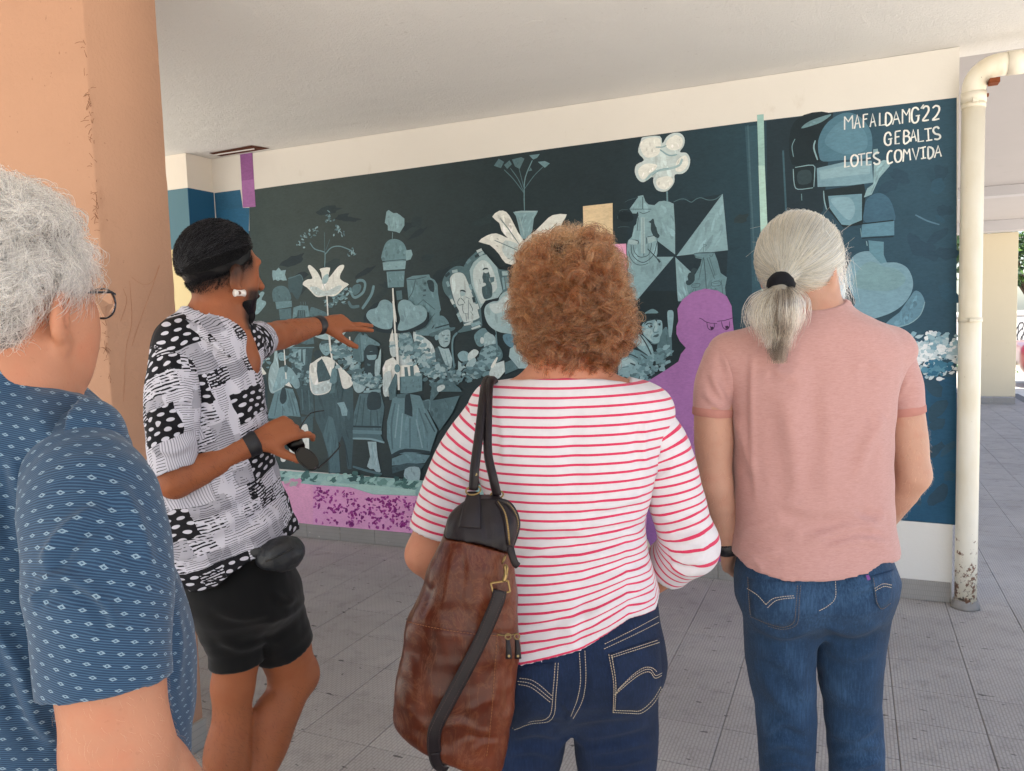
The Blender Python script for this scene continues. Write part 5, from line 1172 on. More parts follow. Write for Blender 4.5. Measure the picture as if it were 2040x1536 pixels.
fJ = [([(1500, 1245), (1560, 1268), (1615, 1255)], 3, 7), ([(1640, 1245), (1700, 1262), (1755, 1240)], 3.5, 8), ([(1520, 1300), (1570, 1330), (1610, 1400)], 2.5, 12), ([(1515, 1340), (1555, 1400), (1600, 1440)], 3, 12), ([(1520, 1465), (1560, 1440), (1615, 1460)], 3.5, 9), ([(1515, 1500), (1560, 1480), (1618, 1500)], 3.5, 9), ([(1520, 1525), (1570, 1515), (1620, 1530)], 3, 8), ([(1650, 1455), (1700, 1470), (1750, 1440)], 3.5, 9), ([(1655, 1500), (1700, 1490), (1758, 1480)], 3.5, 9), ([(1660, 1525), (1700, 1530), (1760, 1512)], 3, 8), ([(1640, 1290), (1690, 1310), (1750, 1290)], 2.5, 9), ([(1650, 1360), (1690, 1400), (1750, 1410)], 2.5, 12), ([(1690, 1180), (1720, 1172), (1750, 1160)], 2.5, 6)]
o, V, Q = m_.add('jeans', jeansM, (-.33, -.3, .03), (.33, .3, 1.12), .0055, m_denimM, folds=fJ, lump=.002, fold_k=.0021, fold_w=1.15)
bj = bvh_of(V, Q); jo = o
on_jeans(m_, jo, bj, m_thread, [(1, [(1527, 1203), (1540, 1192), (1560, 1188), (1584, 1186)]), (1, [(1530, 1209), (1545, 1196), (1562, 1192), (1584, 1190)]), (1, [(1527, 1203), (1510, 1185), (1490, 1172)]), (1, [(1740, 1170), (1757, 1163), (1776, 1166)]), (1, [(1741, 1176), (1758, 1168), (1775, 1171)]), (0, [(1664, 1158), (1664, 1190), (1650, 1206), (1628, 1218)])], [], m_denimM)
on_jeans(m_, jo, bj, m_thread2, [(1, [(1588, 1166), (1585, 1200), (1581, 1236), (1560, 1247), (1530, 1240), (1496, 1226)]), (1, [(1594, 1166), (1591, 1200), (1587, 1240), (1560, 1251), (1530, 1245)]), (1, [(1492, 1150), (1494, 1190), (1497, 1224)]), (1, [(1738, 1152), (1742, 1180), (1745, 1200), (1755, 1212), (1772, 1200)])],
    [[(1492, 1152), (1592, 1160), (1590, 1200), (1586, 1240), (1560, 1251), (1530, 1245), (1497, 1228), (1494, 1190)], [(1735, 1148), (1779, 1135), (1779, 1165), (1774, 1196), (1756, 1214), (1743, 1202), (1739, 1175)]], m_denimM)
V, F = ribbon_on(m_, bj, [(1726, 1146), (1728, 1151), (1730, 1156)], 6, .004, n=3); mesh('label_tab', V, F, plain('tab_violet', '7a4a8a', .8, .1, 50, 0), jo, False, True)
tors = [(608, 1575, 1680, .02, .058), (625, 1555, 1706, .01, .070), (640, 1520, 1732, 0, .084), (662, 1478, 1768, 0, .098), (700, 1452, 1786, 0, .108), (750, 1448, 1780, 0, .117), (820, 1457, 1770, 0, .125), (890, 1462, 1764, 0, .126), (960, 1467, 1763, 0, .124), (1030, 1466, 1767, 0, .126), (1090, 1460, 1776, -.005, .134), (1130, 1459, 1781, -.01, .140), (1180, 1460, 1784, -.01, .144)]
tlM = loft(m_.rows(tors), 2.4); shM = cone(q(1455, 708), q(1778, 700), .048, .048)
nk = [q(1604, 560, .02), q(1614, 600, .015), q(1622, 650, .0)]
upM = blend([(tlM, 0), (shM, .05), (path(nk, [.054, .056, .075]), .03)])
hm2 = [q(x, y, -.135 if 1470 < x < 1770 else -.06) for x, y in ((1440, 1090), (1464, 1106), (1506, 1150), (1561, 1159), (1665, 1153), (1726, 1142), (1762, 1125), (1776, 1108), (1800, 1095))]
zh2 = lambda P: np.interp(P[:, 0], [p[0] for p in hm2], [p[2] for p in hm2])-P[:, 2]
zn2 = [q(x, y, -.05) for x, y in ((1500, 590), (1545, 600), (1580, 612), (1620, 618), (1660, 613), (1680, 606), (1700, 590))]
znM = lambda P: P[:, 2]-np.interp(P[:, 0], [p[0] for p in zn2], [p[2] for p in zn2])
m_tee = T('heather_salmon'); t = m_tee; v = t.coord(); fb = t.attr('fab')
hz = t.noise(t.map(fb, (1, 1, 7), rot=(0, .08, 0)), 75, 4, .7); hz2 = t.noise(t.map(fb, (1.2, 1, 14)), 130, 2, .6)
m_tee = t.done(t.mix(t.math('ADD', t.math('MULTIPLY', hz, .7), t.math('MULTIPLY', hz2, .5)), '92605b', 'c29a94'), .85, t.bump(t.math('ADD', hz2, t.math('MULTIPLY', t.noise(v, 12, 4), 2.)), .25, .0018), Sheen_Weight=.2)
m_rib = plain('rib_orange', 'ab776d', .85, .08, 80, .3)
fM = [([(1500, 690), (1497, 780), (1500, 900), (1507, 1000)], 2, 7), ([(1560, 780), (1580, 900), (1590, 1000)], 2.5, 18), ([(1640, 760), (1650, 880), (1640, 1000)], 2.5, 18), ([(1760, 830), (1730, 880), (1700, 960)], 3, 12), ([(1465, 830), (1480, 880), (1500, 950)], 2.5, 10), ([(1768, 1060), (1720, 1050), (1660, 1062), (1600, 1080)], 3.5, 10), ([(1770, 1085), (1710, 1075), (1640, 1095)], 3, 9), ([(1765, 1030), (1740, 1040), (1700, 1030)], 3, 8), ([(1470, 1060), (1520, 1050), (1580, 1040)], 3, 12), ([(1468, 1095), (1510, 1105), (1560, 1100)], 2.5, 9), ([(1625, 700), (1627, 800), (1630, 900)], -3, 26), ([(1560, 1000), (1610, 1015), (1680, 1010)], 2.2, 14), ([(1540, 730), (1560, 745), (1590, 750)], 2, 10), ([(1700, 740), (1730, 720), (1760, 735)], 2, 12), ([(1470, 1120), (1500, 1118), (1520, 1135)], 2.5, 7)]
o, V, Q = m_.add('t_shirt', cut(lambda P: np.maximum(offset(upM, .004)(P), znM(P)), zh2, .006, .03), (-.33, -.3, .9), (.33, .3, 1.62), .0045, m_tee, folds=fM, lump=.002, attr=planar, it=8)
teo = o
c0 = [q(x, y, d) for x, y, d in ((1572, 612, -.02), (1590, 618, -.045), (1622, 622, -.052), (1652, 618, -.045), (1672, 610, -.02), (1680, 602, .02))]
elR, wrR = q(1818, 946, 0), q(1748, 1055, .10); elL, wrL = q(1424, 965, .0), q(1450, 1088, .03)
aR = [q(1762, 712), q(1795, 790), q(1808, 880), elR]; aL = [q(1458, 716), q(1424, 790), q(1422, 880), elL]
for arm, cc_, fl in ((aR, [q(1776, 716), q(1795, 770), q(1802, 822)], [([(1775, 780), (1770, 810), (1765, 840)], 2.5, 6), ([(1800, 700), (1790, 750), (1775, 790)], 2.5, 8), ([(1812, 750), (1795, 780), (1780, 800)], 2, 7)]), (aL, [q(1444, 720), q(1424, 770), q(1419, 826)], [([(1440, 700), (1455, 750), (1462, 800)], 2.5, 7), ([(1415, 740), (1430, 775), (1450, 800)], 2.5, 7), ([(1400, 780), (1420, 800), (1445, 812)], 2, 6)])):
    sf = path(cc_, [.050, .047, .0435]); ax = np.array(cc_[2])-np.array(cc_[1]); P_ = np.array(cc_)
    o, V, Q = m_.add('sleeve', cut(sf, half(cc_[2], ax), .005, .03), P_.min(0)-.07, P_.max(0)+.07, .0045, m_tee, teo, fl, .001, attr=planar)
    c2 = np.array(cc_[2]); u_ = unit(ax); V, F = tube_vf([c2-u_*.016, c2-u_*.012, c2+u_*.001, c2+u_*.003], [.0448, .0458, .0452, .043], 36, cap=False)
    mesh('cuff', V, F, m_rib, o, True, True)
bodyM = blend([(offset(loft(m_.rows([r for r in tors if r[0] < 1100]), 2.4), -.010), 0), (offset(shM, -.010), .05), (path(nk, [.052, .054, .070]), .03)])
hM = head_parts(q(1594, 520, .02), (.70, .72, -.06)); bp = [hM, (path(nk, [.052, .055, .065]), .03), (bodyM, .03)]
for arm, el, wr, sd in ((aR, elR, wrR, 1), (aL, elL, wrL, -1)):
    bp += [(path(arm, [.040, .042, .044, .037]), .012), (path([el, el+(wr-el)*.3, wr], [.036, .038, .025], 3), .02)]
    bp += [(f, k) for f, k in hand_parts(wr, np.array([-sd*.25, .75, -.6]), (sd*.9, .2, .3), -sd, (.4, .45, .5, .55))]
bp += [(offset(hipM, -.014), .02), (offset(lR, -.014), .01), (offset(lL, -.014), .01)]
bM = blend(bp); _, V, Q = m_.add('body', lambda P: np.maximum(bM(P), .05-P[:, 2]), (-.36, -.3, .03), (.36, .36, 1.86), .0055, m_skinM, attr=stub0)
body_hair(m_, V, Q, lambda P: (P[:, 2] < 1.33) & (P[:, 2] > 1.0) & (np.abs(P[:, 0]-.0) > .155), 1500, .011, (0, .2, -1), m_hairfine)
for x in (1708, 1570): m_.add('shoe', flat_bottom(foot_parts((q(x, 1560)[0], .0, .12), ((x-1640)*.003, 1, 0))), (-.35, -.2, -.01), (.35, .3, .2), .007, m_shoe)
eyes(m_, hM, m_eye)
m_black = plain('black_strap', '15141a', .5, .2, 40, .2)
ax = unit(wrL-elL); V, F = tube_vf([wrL-ax*.016, wrL-ax*.012, wrL+ax*.010, wrL+ax*.014], [.026, .0305, .0305, .026], 20); mesh('wristwatch', V, F, m_black, m_.root, True, True)
# pale mask over the jaw with its ear loop, thin spectacles temple
m_mask = plain('mask_paper', 'a9bcc6', .9, .06, 60, .4)
mk = blend([(offset(ell(hM.L(0, .055, -.072), (.066, .066, .062), hM.R), .009), 0)]); back = half(hM.L(0, .012, 0), hM.R[1])
m_.add('face_mask', lambda P: np.maximum(np.maximum(mk(P), -(mk(P)+.010)), -back(P)), np.array(hM.L(0, .06, -.07))-.1, np.array(hM.L(0, .06, -.07))+.1, .004, m_mask)
tube('ear_loop', smooth_path([hM.L(.062, .05, -.03), hM.L(.082, .0, -.01), hM.L(.084, -.018, -.035), hM.L(.070, .03, -.10)], 6), .0012, plain('white_elastic', 'd8d8d8', .8, .03, 50, 0), m_.root, 6, local=True)
tube('glasses_temple', [hM.L(.082, -.01, -.008), hM.L(.082, .04, -.004), hM.L(.076, .10, -.002)], .0011, plain('pale_metal', 'b9b4aa', .3, .05, 50, 0, .9), m_.root, 6, local=True)
# ---------------------------------------------------------------- pointing man in the printed shirt
p_ = Person('bearded person in a black and white printed shirt pointing at the mural', 455, 1.95)
q = p_.q
t = T('hair_black_strand'); m_hairTs = t.done('08070a', .5); m_hairTs.node_tree.nodes['Principled BSDF'].inputs['Specular IOR Level'].default_value = .25; m_hairT = hair_mat('hair_black', '0a090b', '17141a', rough=.22, radial=.3)
t = T('hair_sheen_tint'); m_hairTg = t.done('1c1a22', .28); m_hairTg.node_tree.nodes['Principled BSDF'].inputs['Specular IOR Level'].default_value = .6  # paler bluish black: the hair's highlight put into the strand colour
m_skinT = skin_mat('skin_tan', '94583a', '7c3a26', .48)
torsT = [(612, 372, 452, .0, .050), (632, 350, 470, 0, .075), (655, 328, 488, 0, .100), (690, 315, 500, 0, .118), (740, 312, 510, 0, .130), (790, 310, 519, 0, .135), (850, 308, 527, 0, .138), (910, 310, 536, 0, .140), (970, 314, 550, 0, .142), (1020, 316, 572, 0, .145), (1060, 320, 588, 0, .147), (1110, 328, 590, 0, .148), (1160, 336, 586, 0, .148), (1200, 340, 584, 0, .148)]
tT = loft(p_.rows(torsT), 2.3)
nkT = [q(436, 570, .0), q(428, 610, .0), q(418, 660, .005)]
upT = blend([(tT, 0), (cone(q(360, 690, -.09), q(478, 685, .09), .056, .056), .05)])
hmT = [q(x, y, -.14 if 330 < x < 540 else -.02) for x, y in ((300, 1100), (320, 1128), (340, 1163), (382, 1177), (434, 1166), (466, 1141), (532, 1100), (565, 1080), (592, 1062), (620, 1040))]
zhT = lambda P: np.interp(P[:, 0], [a[0] for a in hmT], [a[2] for a in hmT])-P[:, 2]
vneck = blend([cone(q(440, 610, .02), q(476, 700, -.02), .062, .012), cone(q(425, 600, 0), q(430, 640, 0), .066, .062)])
m_prt = T('patchwork_print'); t = m_prt; fb = t.attr('fab'); v = t.coord()
rot = t.map(fb, (1, 1, 1), rot=(0, .30, 0)); wob = t.n('TexNoise', {'Vector': v, 'Scale': 9., 'Detail': 2.})
rot = t.n('VectorMath', {0: rot, 1: t.n('VectorMath', {0: wob.outputs['Color'], 1: (.03, .03, .03)}, operation='MULTIPLY').outputs[0]}, operation='ADD').outputs[0]
sp = t.n('SeparateXYZ', {0: rot}); U, Vv = sp.outputs[0], sp.outputs[2]
def cellrand(cx, cy, seed):
    r_ = t.math('FLOOR', t.math('DIVIDE', Vv, cy)); c_ = t.math('FLOOR', t.math('ADD', t.math('DIVIDE', U, cx), t.math('MULTIPLY', t.math('FRACT', t.math('MULTIPLY', r_, .377)), 1.)))
    return t.n('TexWhiteNoise', {'Vector': t.n('CombineXYZ', {0: c_, 1: r_, 2: float(seed)}).outputs[0]}, noise_dimensions='3D').outputs['Value']
R1 = cellrand(.095, .072, 1); R2 = cellrand(.047, .040, 2)
hat = t.math('GREATER_THAN', t.math('FRACT', t.math('ADD', t.math('DIVIDE', Vv, .0056), t.math('MULTIPLY', t.noise(v, 30, 3), 1.3))), .79)
hatm = t.math('MULTIPLY', hat, t.math('GREATER_THAN', t.noise(t.map(fb, (1, 1, .4)), 34, 3), .47))
vst = t.math('GREATER_THAN', t.math('FRACT', t.math('ADD', t.math('DIVIDE', U, .0058), t.noise(v, 12, 2))), .62)
du = t.math('SUBTRACT', t.math('FRACT', t.math('ADD', t.math('DIVIDE', U, .027), t.math('MULTIPLY', t.math('FLOOR', t.math('DIVIDE', Vv, .017)), .5))), .5); dv = t.math('SUBTRACT', t.math('FRACT', t.math('DIVIDE', Vv, .017)), .5)
leaf = t.math('LESS_THAN', t.math('ADD', t.math('POWER', t.math('DIVIDE', du, .30), 2.), t.math('POWER', t.math('DIVIDE', dv, .24), 2.)), 1.)
dash = t.math('MULTIPLY', t.math('GREATER_THAN', t.math('FRACT', t.math('DIVIDE', Vv, .0075)), .52), t.math('GREATER_THAN', t.noise(t.map(fb, (.6, 1, 2)), 90, 2), .46))
white, black, grey = lin('bfbdc8'), lin('101016'), lin('8b8a94')
c = t.mix(hatm, t.mix(t.math('MULTIPLY', t.math('LESS_THAN', R2, .25), .7), white, grey), black)
c = t.mix(t.math('GREATER_THAN', R1, .53), c, t.mix(leaf, black, white))
c = t.mix(t.math('GREATER_THAN', R1, .82), c, t.mix(vst, white, grey))
c = t.mix(t.math('MULTIPLY', t.math('GREATER_THAN', R2, .70), t.math('LESS_THAN', R1, .53)), c, t.mix(dash, white, black))
c = t.mix(t.math('MULTIPLY', t.math('GREATER_THAN', R2, .93), t.math('LESS_THAN', R1, .83)), c, t.mix(dash, black, white))
m_prt = t.done(c, .75, t.bump(t.math('ADD', t.noise(v, 12, 4), t.math('MULTIPLY', t.noise(v, 220, 2), .4)), .35, .003))
def cyl_attr(V): return {'fab': np.stack([V[:, 0]*.8+V[:, 1]*.6, V[:, 1], V[:, 2]], 1)}
fT = [([(330, 1010), (400, 1020), (470, 990), (520, 930)], 4, 13), ([(340, 1060), (420, 1060), (500, 1010), (545, 960)], 4, 13), ([(345, 1110), (420, 1100), (500, 1060)], 4, 14), ([(400, 720), (420, 790), (440, 860)], 3.5, 14), ([(455, 700), (475, 770), (490, 840)], 4, 10), ([(440, 790), (480, 830), (520, 850)], 3, 10), ([(390, 660), (440, 700), (490, 760)], 3, 9), ([(560, 1010), (530, 1040), (480, 1080)], 3, 10), ([(420, 900), (470, 930), (530, 920)], 3, 12), ([(335, 1140), (390, 1150), (440, 1130)], 3, 10)]
shT, V, Q = p_.add('printed_shirt', cut(lambda P: np.maximum(offset(upT, .004)(P), -vneck(P)), zhT, .006, .03), (-.30, -.26, .75), (.30, .26, 1.72), .0048, m_prt, folds=fT, lump=.004, attr=cyl_attr, it=6)
# open collar: two flat lapels round the neck
def lapel(pxs, w0):
    P = smooth_path(np.array([q(*a) for a in pxs]), 6); n = len(P); V, F = [], []
    for i, p in enumerate(P):
        o_ = np.array([-.25, -.75, -.35])*w0*math.sin(math.pi*(.15+.8*i/n)); V += [p, p+o_*.5+[0, -.004, .006], p+o_, p+o_+[0, .003, 0], p+[0, .003, -.002]]
    for i in range(n-1):
        for j in range(4): F.append([5*i+j, 5*i+j+1, 5*i+5+j+1, 5*i+5+j])
    return V, F
V, F = lapel([(352, 632, -.05), (372, 634, -.078), (400, 648, -.10), (430, 676, -.11), (462, 712, -.115)], .034); mesh('collar', V, F, m_prt, shT, True, True, attrs={'fab': np.array(V)})
elN, wrN = q(349, 960, -.16), q(512, 880, -.07)
nearA = [q(356, 712, -.09), q(346, 800, -.13), q(343, 880, -.155), elN]
P_ = np.array([q(356, 712, -.09), q(346, 800, -.13), q(343, 880, -.155), q(346, 938, -.16)])
p_.add('sleeve', cut(path(P_, [.066, .066, .058, .052]), half(P_[3], np.array([.30, -.05, -1.])), .006, .03), P_.min(0)-.09, P_.max(0)+.09, .0048, m_prt, shT, [([(300, 780), (340, 800), (390, 790)], 3.5, 8), ([(298, 830), (340, 850), (390, 850)], 3.5, 9), ([(300, 890), (345, 900), (385, 880)], 3, 8), ([(330, 700), (350, 750), (380, 790)], 3, 9)], .002, attr=sleeve_attr(smooth_path(P_, 4)))
elF, wrF = q(556, 668, .34), q(640, 647, .50)
farA = [q(474, 690, .09), q(520, 676, .22), elF]
P_ = np.array([q(478, 690, .09), q(500, 682, .16), q(520, 676, .22)])
p_.add('sleeve', cut(path(P_, [.058, .058, .050]), half(P_[2], P_[2]-P_[1]), .006, .03), P_.min(0)-.09, P_.max(0)+.09, .0048, m_prt, shT, [([(490, 660), (505, 685), (510, 705)], 2.5, 5)], .002, attr=sleeve_attr(smooth_path(P_, 4)))
# shorts and legs
hipT = loft(p_.rows([(1040, 352, 560, 0, .10), (1090, 352, 572, 0, .108), (1140, 362, 580, 0, .125), (1190, 384, 592, 0, .130), (1215, 408, 594, 0, .12), (1240, 440, 565, 0, .08), (1258, 480, 535, 0, .04)]), 2.3)
hipj, kneeL = q(452, 1190, -.02), q(464, 1365, -.02); ankL = q(440, 1640, -.06); ankL[2] = .10; kneeR = q(584, 1348, .10); hipR = q(520, 1190, .04)
ankR = q(500, 1580, -.02); ankR = ankR+(ankR-kneeR)*.35; ankR[2] = max(ankR[2], .13)
thL = path([hipj, q(472, 1290, -.02), kneeL], [.090, .060, .052], 4); thR = path([hipR, q(562, 1280, .08), kneeR], [.092, .074, .060], 4)
shorts = lambda P: np.minimum(np.maximum(smin(offset(thL, .009)(P), hipT(P), .04), half(q(474, 1322, -.02), (.02, 0, -1.))(P)), np.maximum(smin(offset(thR, .008)(P), hipT(P), .04), half(q(570, 1290, .09), unit(kneeR-hipR))(P)))
shorts_c = lambda P: np.maximum(shorts(P), half(q(470, 1065), (0, 0, 1))(P))
m_blk = T('black_cotton'); t = m_blk; v = t.coord()
m_blk = t.done(t.mix(t.noise(v, 40, 4), '020203', '050507'), .8, t.bump(t.math('ADD', t.noise(v, 18, 4), t.math('MULTIPLY', t.noise(v, 300, 2), .3)), .4, .003), Sheen_Weight=.1)
p_.add('shorts', shorts_c, (-.24, -.28, .42), (.30, .32, 1.14), .0055, m_blk, folds=[([(420, 1210), (480, 1230), (540, 1220)], 3, 10), ([(430, 1270), (480, 1290), (530, 1270)], 3, 10), ([(540, 1180), (570, 1200), (590, 1190)], 3, 8)], lump=.002)
hT = head_parts(q(438, 530, .0), (.633, .774, -.03), sc=.99)
calf = [ell(kneeL*.66+ankL*.34+[-.008, -.020, .0], (.052, .052, .095)), ell(kneeR*.70+ankR*.30+np.array([-.018, -.015, -.01]), (.046, .048, .09))]
chest = offset(loft(p_.rows([r for r in torsT if 640 < r[0] < 1075]), 2.3), -.012)
bpT = [hT, (path(nkT, [.052, .055, .075]), .025), (chest, .03), (cone(q(378, 690, -.07), q(470, 685, .07), .046, .046), .04), (cone(q(440, 650, .0), q(478, 720, .0), .06, .05), .03)]
for arm, el, wr, ra in ((nearA, elN, wrN, [.046, .044, .040, .036]), (farA, elF, wrF, [.044, .044, .040])):
    bpT += [(path(arm, ra), .012), (path([el, el+(wr-el)*.3, el+(wr-el)*.75, wr], [.036, .040, .030, .0255], 3), .02)]
bpT += [(f, k) for f, k in hand_parts(wrN, q(600, 842, -.03)-wrN, (.05, -.85, .5), 1, (.55, 1.15, 1.2, 1.15), (.9, 1.0))]
bpT += [(f, k) for f, k in hand_parts(wrF, q(735, 640, .60)-wrF, (0, -.75, .65), 1, (.04, .06, 1.25, 1.3), (.75, .9), 1., .17)]
bpT += [(offset(hipT, -.015), .02), (thL, .02), (thR, .02), (path([kneeL, kneeL*.6+ankL*.4, ankL], [.050, .047, .036], 3), .02), (path([kneeR, kneeR*.6+ankR*.4, ankR], [.058, .050, .036], 3), .02), (calf[0], .03), (calf[1], .03), (ell(kneeR+np.array([.02, .02, .0]), (.045, .045, .055)), .02)]
def headc(h, V): return (V-h.L(0, 0, 0))@h.R.T
def stubT(V):
    c_ = headc(hT, V); x, y, z = c_.T; line = -.020+.42*y+3.0*np.maximum(y, 0)**2
    side = np.clip(1-(line-z)/.052, 0, 1)**1.2*(z < line+.06)*(y < .07)*np.clip((.075-y)*40, 0, 1)*(z > -.12)
    beard = np.clip((y-.022)*45, 0, 1)*np.clip((-.052-z)*70, 0, 1)*(z > -.16)
    near_ = (np.abs(x) < .095)*(np.abs(y) < .15)*(np.abs(z) < .17); return {'stubble': np.clip(np.maximum(side*.88, beard*.95), 0, 1)*near_}
bT = blend(bpT); _, V, Q = p_.add('body', bT, (-.32, -.32, .03), (.42, .82, 1.88), .0045, m_skinT, attr=stubT)
dist_ = lambda P, a, b: cone(a, b, 0, 0)(P.astype(f32))
body_hair(p_, V, Q, lambda P: (dist_(P, elN, wrN) < .046) | (dist_(P, elF, wrF) < .046) | (P[:, 2] < .62), 3200, .012, (.5, .3, -.7), m_hairTs, seed=8, r0=.00010)
for a, d in ((ankL, (.6, .8, 0)), (ankR, (.8, .6, 0))): p_.add('shoe', (lambda P, f=foot_parts((0, 0, .12), d), o_=np.array([a[0], a[1], max(0, a[2]-.12)]): np.maximum(f(P-o_.astype(f32)), .002-(P[:, 2]-o_[2]))), np.array([a[0], a[1], 0])-.26, np.array([a[0], a[1], .3])+.26, .007, m_shoe)
eyes(p_, hT, m_eye)
# slicked hair: a close cap and combed strands; beard
t = T('hair_black_base'); hcv = t.attr('hc'); v = t.coord(); gr_ = t.noise(t.map(hcv, (150, 9, 150)), 1, 4, .65); gr2 = t.noise(t.map(hcv, (260, 14, 260)), 1, 2, .6)
m_hairbase = t.done(t.mix(gr2, '050406', '0e0c10'), .34, t.bump(t.math('ADD', gr_, t.math('MULTIPLY', gr2, .5)), .45, .003)); m_hairbase.node_tree.nodes['Principled BSDF'].inputs['Specular IOR Level'].default_value = .16
skT = blend([(ell(hT.L(0, -.002, .012), (.080, .100, .096), hT.R), 0)])
def lineT(y): return -.020+.42*y+3.0*np.maximum(y, 0)**2
linef = lambda P: lineT((P-hT.L(0, 0, 0).astype(f32))@hT.R[1].astype(f32))-((P-hT.L(0, 0, 0).astype(f32))@hT.R[2].astype(f32))
hy = lambda P: (P-hT.L(0, 0, 0).astype(f32))@hT.R[1].astype(f32)
hz_ = lambda P: (P-hT.L(0, 0, 0).astype(f32))@hT.R[2].astype(f32)
sk0 = ell(hT.L(0, 0, 0), np.array([.0735, .0935, .0915]), hT.R)
hairT, V, Q = p_.add('hair', lambda P: np.maximum(sk0(P)+.0012-.0095*np.clip(-linef(P)/.06, 0, 1)**.8, np.maximum(linef(P), hy(P)-.045-.35*(hz_(P)-.01))), np.array(hT.L(0, 0, 0))-.15, np.array(hT.L(0, 0, 0))+.16, .004, m_hairbase, lump=.0015, attr=lambda V: {'hc': headc(hT, V)})
def combed(h, n, k, length, r, region, lift0, lift1, flow, axes=(.080, .100, .096), cz=.012, wob=.002, seed=3):
    g = np.random.default_rng(seed); S = []
    while len(S) < n:
        d = g.normal(size=3); d /= np.linalg.norm(d); c_ = d*np.array(axes)+[0, -.002, cz]
        if not region(c_): continue
        pts = []; p = c_.copy(); ph = g.uniform(0, 6.28, 3)
        for i in range(k):
            u_ = i/(k-1); e = (p-[0, -.002, cz])/np.array(axes); nn = e/np.array(axes); nn /= np.linalg.norm(nn); e /= np.linalg.norm(e)
            base_ = e*np.array(axes)+[0, -.002, cz]; pts.append(base_+nn*(lift0+(lift1-lift0)*u_*(.6+.8*((ph[0] % 1))))+wob*np.sin(ph+u_*9)*u_)
            f_ = np.array(flow(p)); f_ = f_-nn*(f_@nn); f_ /= np.linalg.norm(f_)+1e-9; p = base_+f_*length/(k-1)
        S.append(pts)
    S = np.array(S); return h.L(0, 0, 0)+(S@h.R)
strands('hair_strands', combed(hT, 6000, 9, .034, r, lambda c: c[2] > .010+.42*c[1]+2.8*max(c[1], 0)**2 and c[1] < .045+.35*(c[2]-.01), .003, .0075, lambda p: (p[0]*.6, -1, -.35-p[2]*3*(p[1] < -.03))), .0005, .00025, m_hairTs, hairT)
strands('hair_sheen', combed(hT, 1600, 10, .055, r, lambda c: c[2] > .035+.30*c[1] and c[1] < .043+.35*(c[2]-.01), .004, .0085, lambda p: (p[0]*.4+.15, -1, -.3-p[2]*3*(p[1] < -.03)), seed=33), .0003, .00015, m_hairTg, hairT)  # paler top strands, coloured to stand in for highlights
buzz = lambda c: (-.115 < c[2] < -.006+.42*c[1]+3.0*max(c[1], 0)**2) and c[1] < .055 and RNG.uniform() < math.exp(-(-.006+.42*c[1]+3.0*max(c[1], 0)**2-c[2])/.022)
strands('stubble_hair', combed(hT, 1500, 4, .006, r, buzz, .0, .003, lambda p: (0, -.6, -1), axes=(.0745, .0945, .0925), cz=0, seed=15), .00035, .0002, m_hairTs, hairT)
strands('beard', combed(hT, 2600, 5, .022, r, lambda c: c[1] > .018 and c[2] < -.050 and abs(c[0]) < .075, .0, .006, lambda p: (p[0], .25, -1), axes=(.056, .080, .078), cz=-.052, wob=.003, seed=5), .0005, .00025, m_hairTs, p_.root)
bd, V, Q = p_.add('beard', lambda P: np.maximum(np.maximum(offset(blend([ell(hT.L(0, .030, -.062), (.054, .066, .066), hT.R), (cone(hT.L(0, .035, -.085), hT.L(0, .062, -.125), .044, .026), .02)]), .0)(P), .022-((P-hT.L(0, 0, 0).astype(f32))@hT.R[1].astype(f32))), .056+((P-hT.L(0, 0, 0).astype(f32))@hT.R[2].astype(f32))), np.array(hT.L(0, 0, -.1))-.13, np.array(hT.L(0, .05, -.1))+.13, .004, m_hairbase, lump=.002, attr=lambda V: {'hc': headc(hT, V)[:, [0, 2, 1]]})
# spool earring
ec = hT.L(.088, -.004, -.072); axx = hT.R[1]; m_white_p = plain('white_acrylic', 'd9d2cc', .35, .05, 60, 0)
pr = []
for o_ in (-.013, -.0065, 0, .0065, .013): pr.append((axx*o_, .0092 if abs(o_) > .01 else .0075))
P5 = [ec+a for a, _ in pr]; V, F = tube_vf(P5, [b for _, b in pr], 16); mesh('earring', V, F, m_white_p, p_.root, True, True)
V, F = tube_vf([ec+np.array([.3, -.95, 0])*.0070, ec+np.array([.3, -.95, 0])*.0095], [.0045, .0045], 12); mesh('earring_eye', V, F, plain('earring_brown', '6a4636', .5, .1, 50, 0), p_.root, False, True)
for wr, el, r_ in ((wrN, elN, .028), (wrF, elF, .028)):
    ax = unit(wr-el); c_ = wr-ax*.012; pts = [c_-ax*.018, c_-ax*.014, c_-ax*.005, c_+ax*.004, c_+ax*.012, c_+ax*.016]; V, F = tube_vf(pts, np.array([.96, 1.10, 1.06, 1.12, 1.08, .95])*r_, 22); mesh('wristband', V, F, m_black, p_.root, True, True)
rp = wrN+unit(q(600, 842, -.03)-wrN)*.10+np.array([.002, -.012, .006])
# waist pouch
wp = empty('waist_bag', p_.W[:3, 3]+np.array([0, 0, .9]), 'black waist bag bulging from under the hem of the printed shirt', 'bag', -YAW)
m_pouch = plain('pouch_nylon', '1a1d22', .5, .3, 25, .5, 0, .004)
pw = lambda P: smin(smin(ell(q(560, 1100, -.10), (.050, .050, .036))(P), ell(q(580, 1102, -.07), (.030, .055, .034))(P), .03), ell(q(540, 1112, -.10), (.03, .04, .022))(P), .03)
V, Q = surface(pw, q(560, 1100, -.1)-.13, q(560, 1100, -.1)+.13, .005); V = V+normals(V, Q)*(fbm(V, 14, 4)*.003)[:, None]
mesh('pouch', p_.wld(V), Q, m_pouch, wp, True)
tube('zip', p_.wld(smooth_path([q(530, 1118, -.15), q(556, 1108, -.155), q(585, 1092, -.14)], 5)), .0022, plain('zip_black', '0c0c0e', .4, .1, 50, 0), wp, 6)
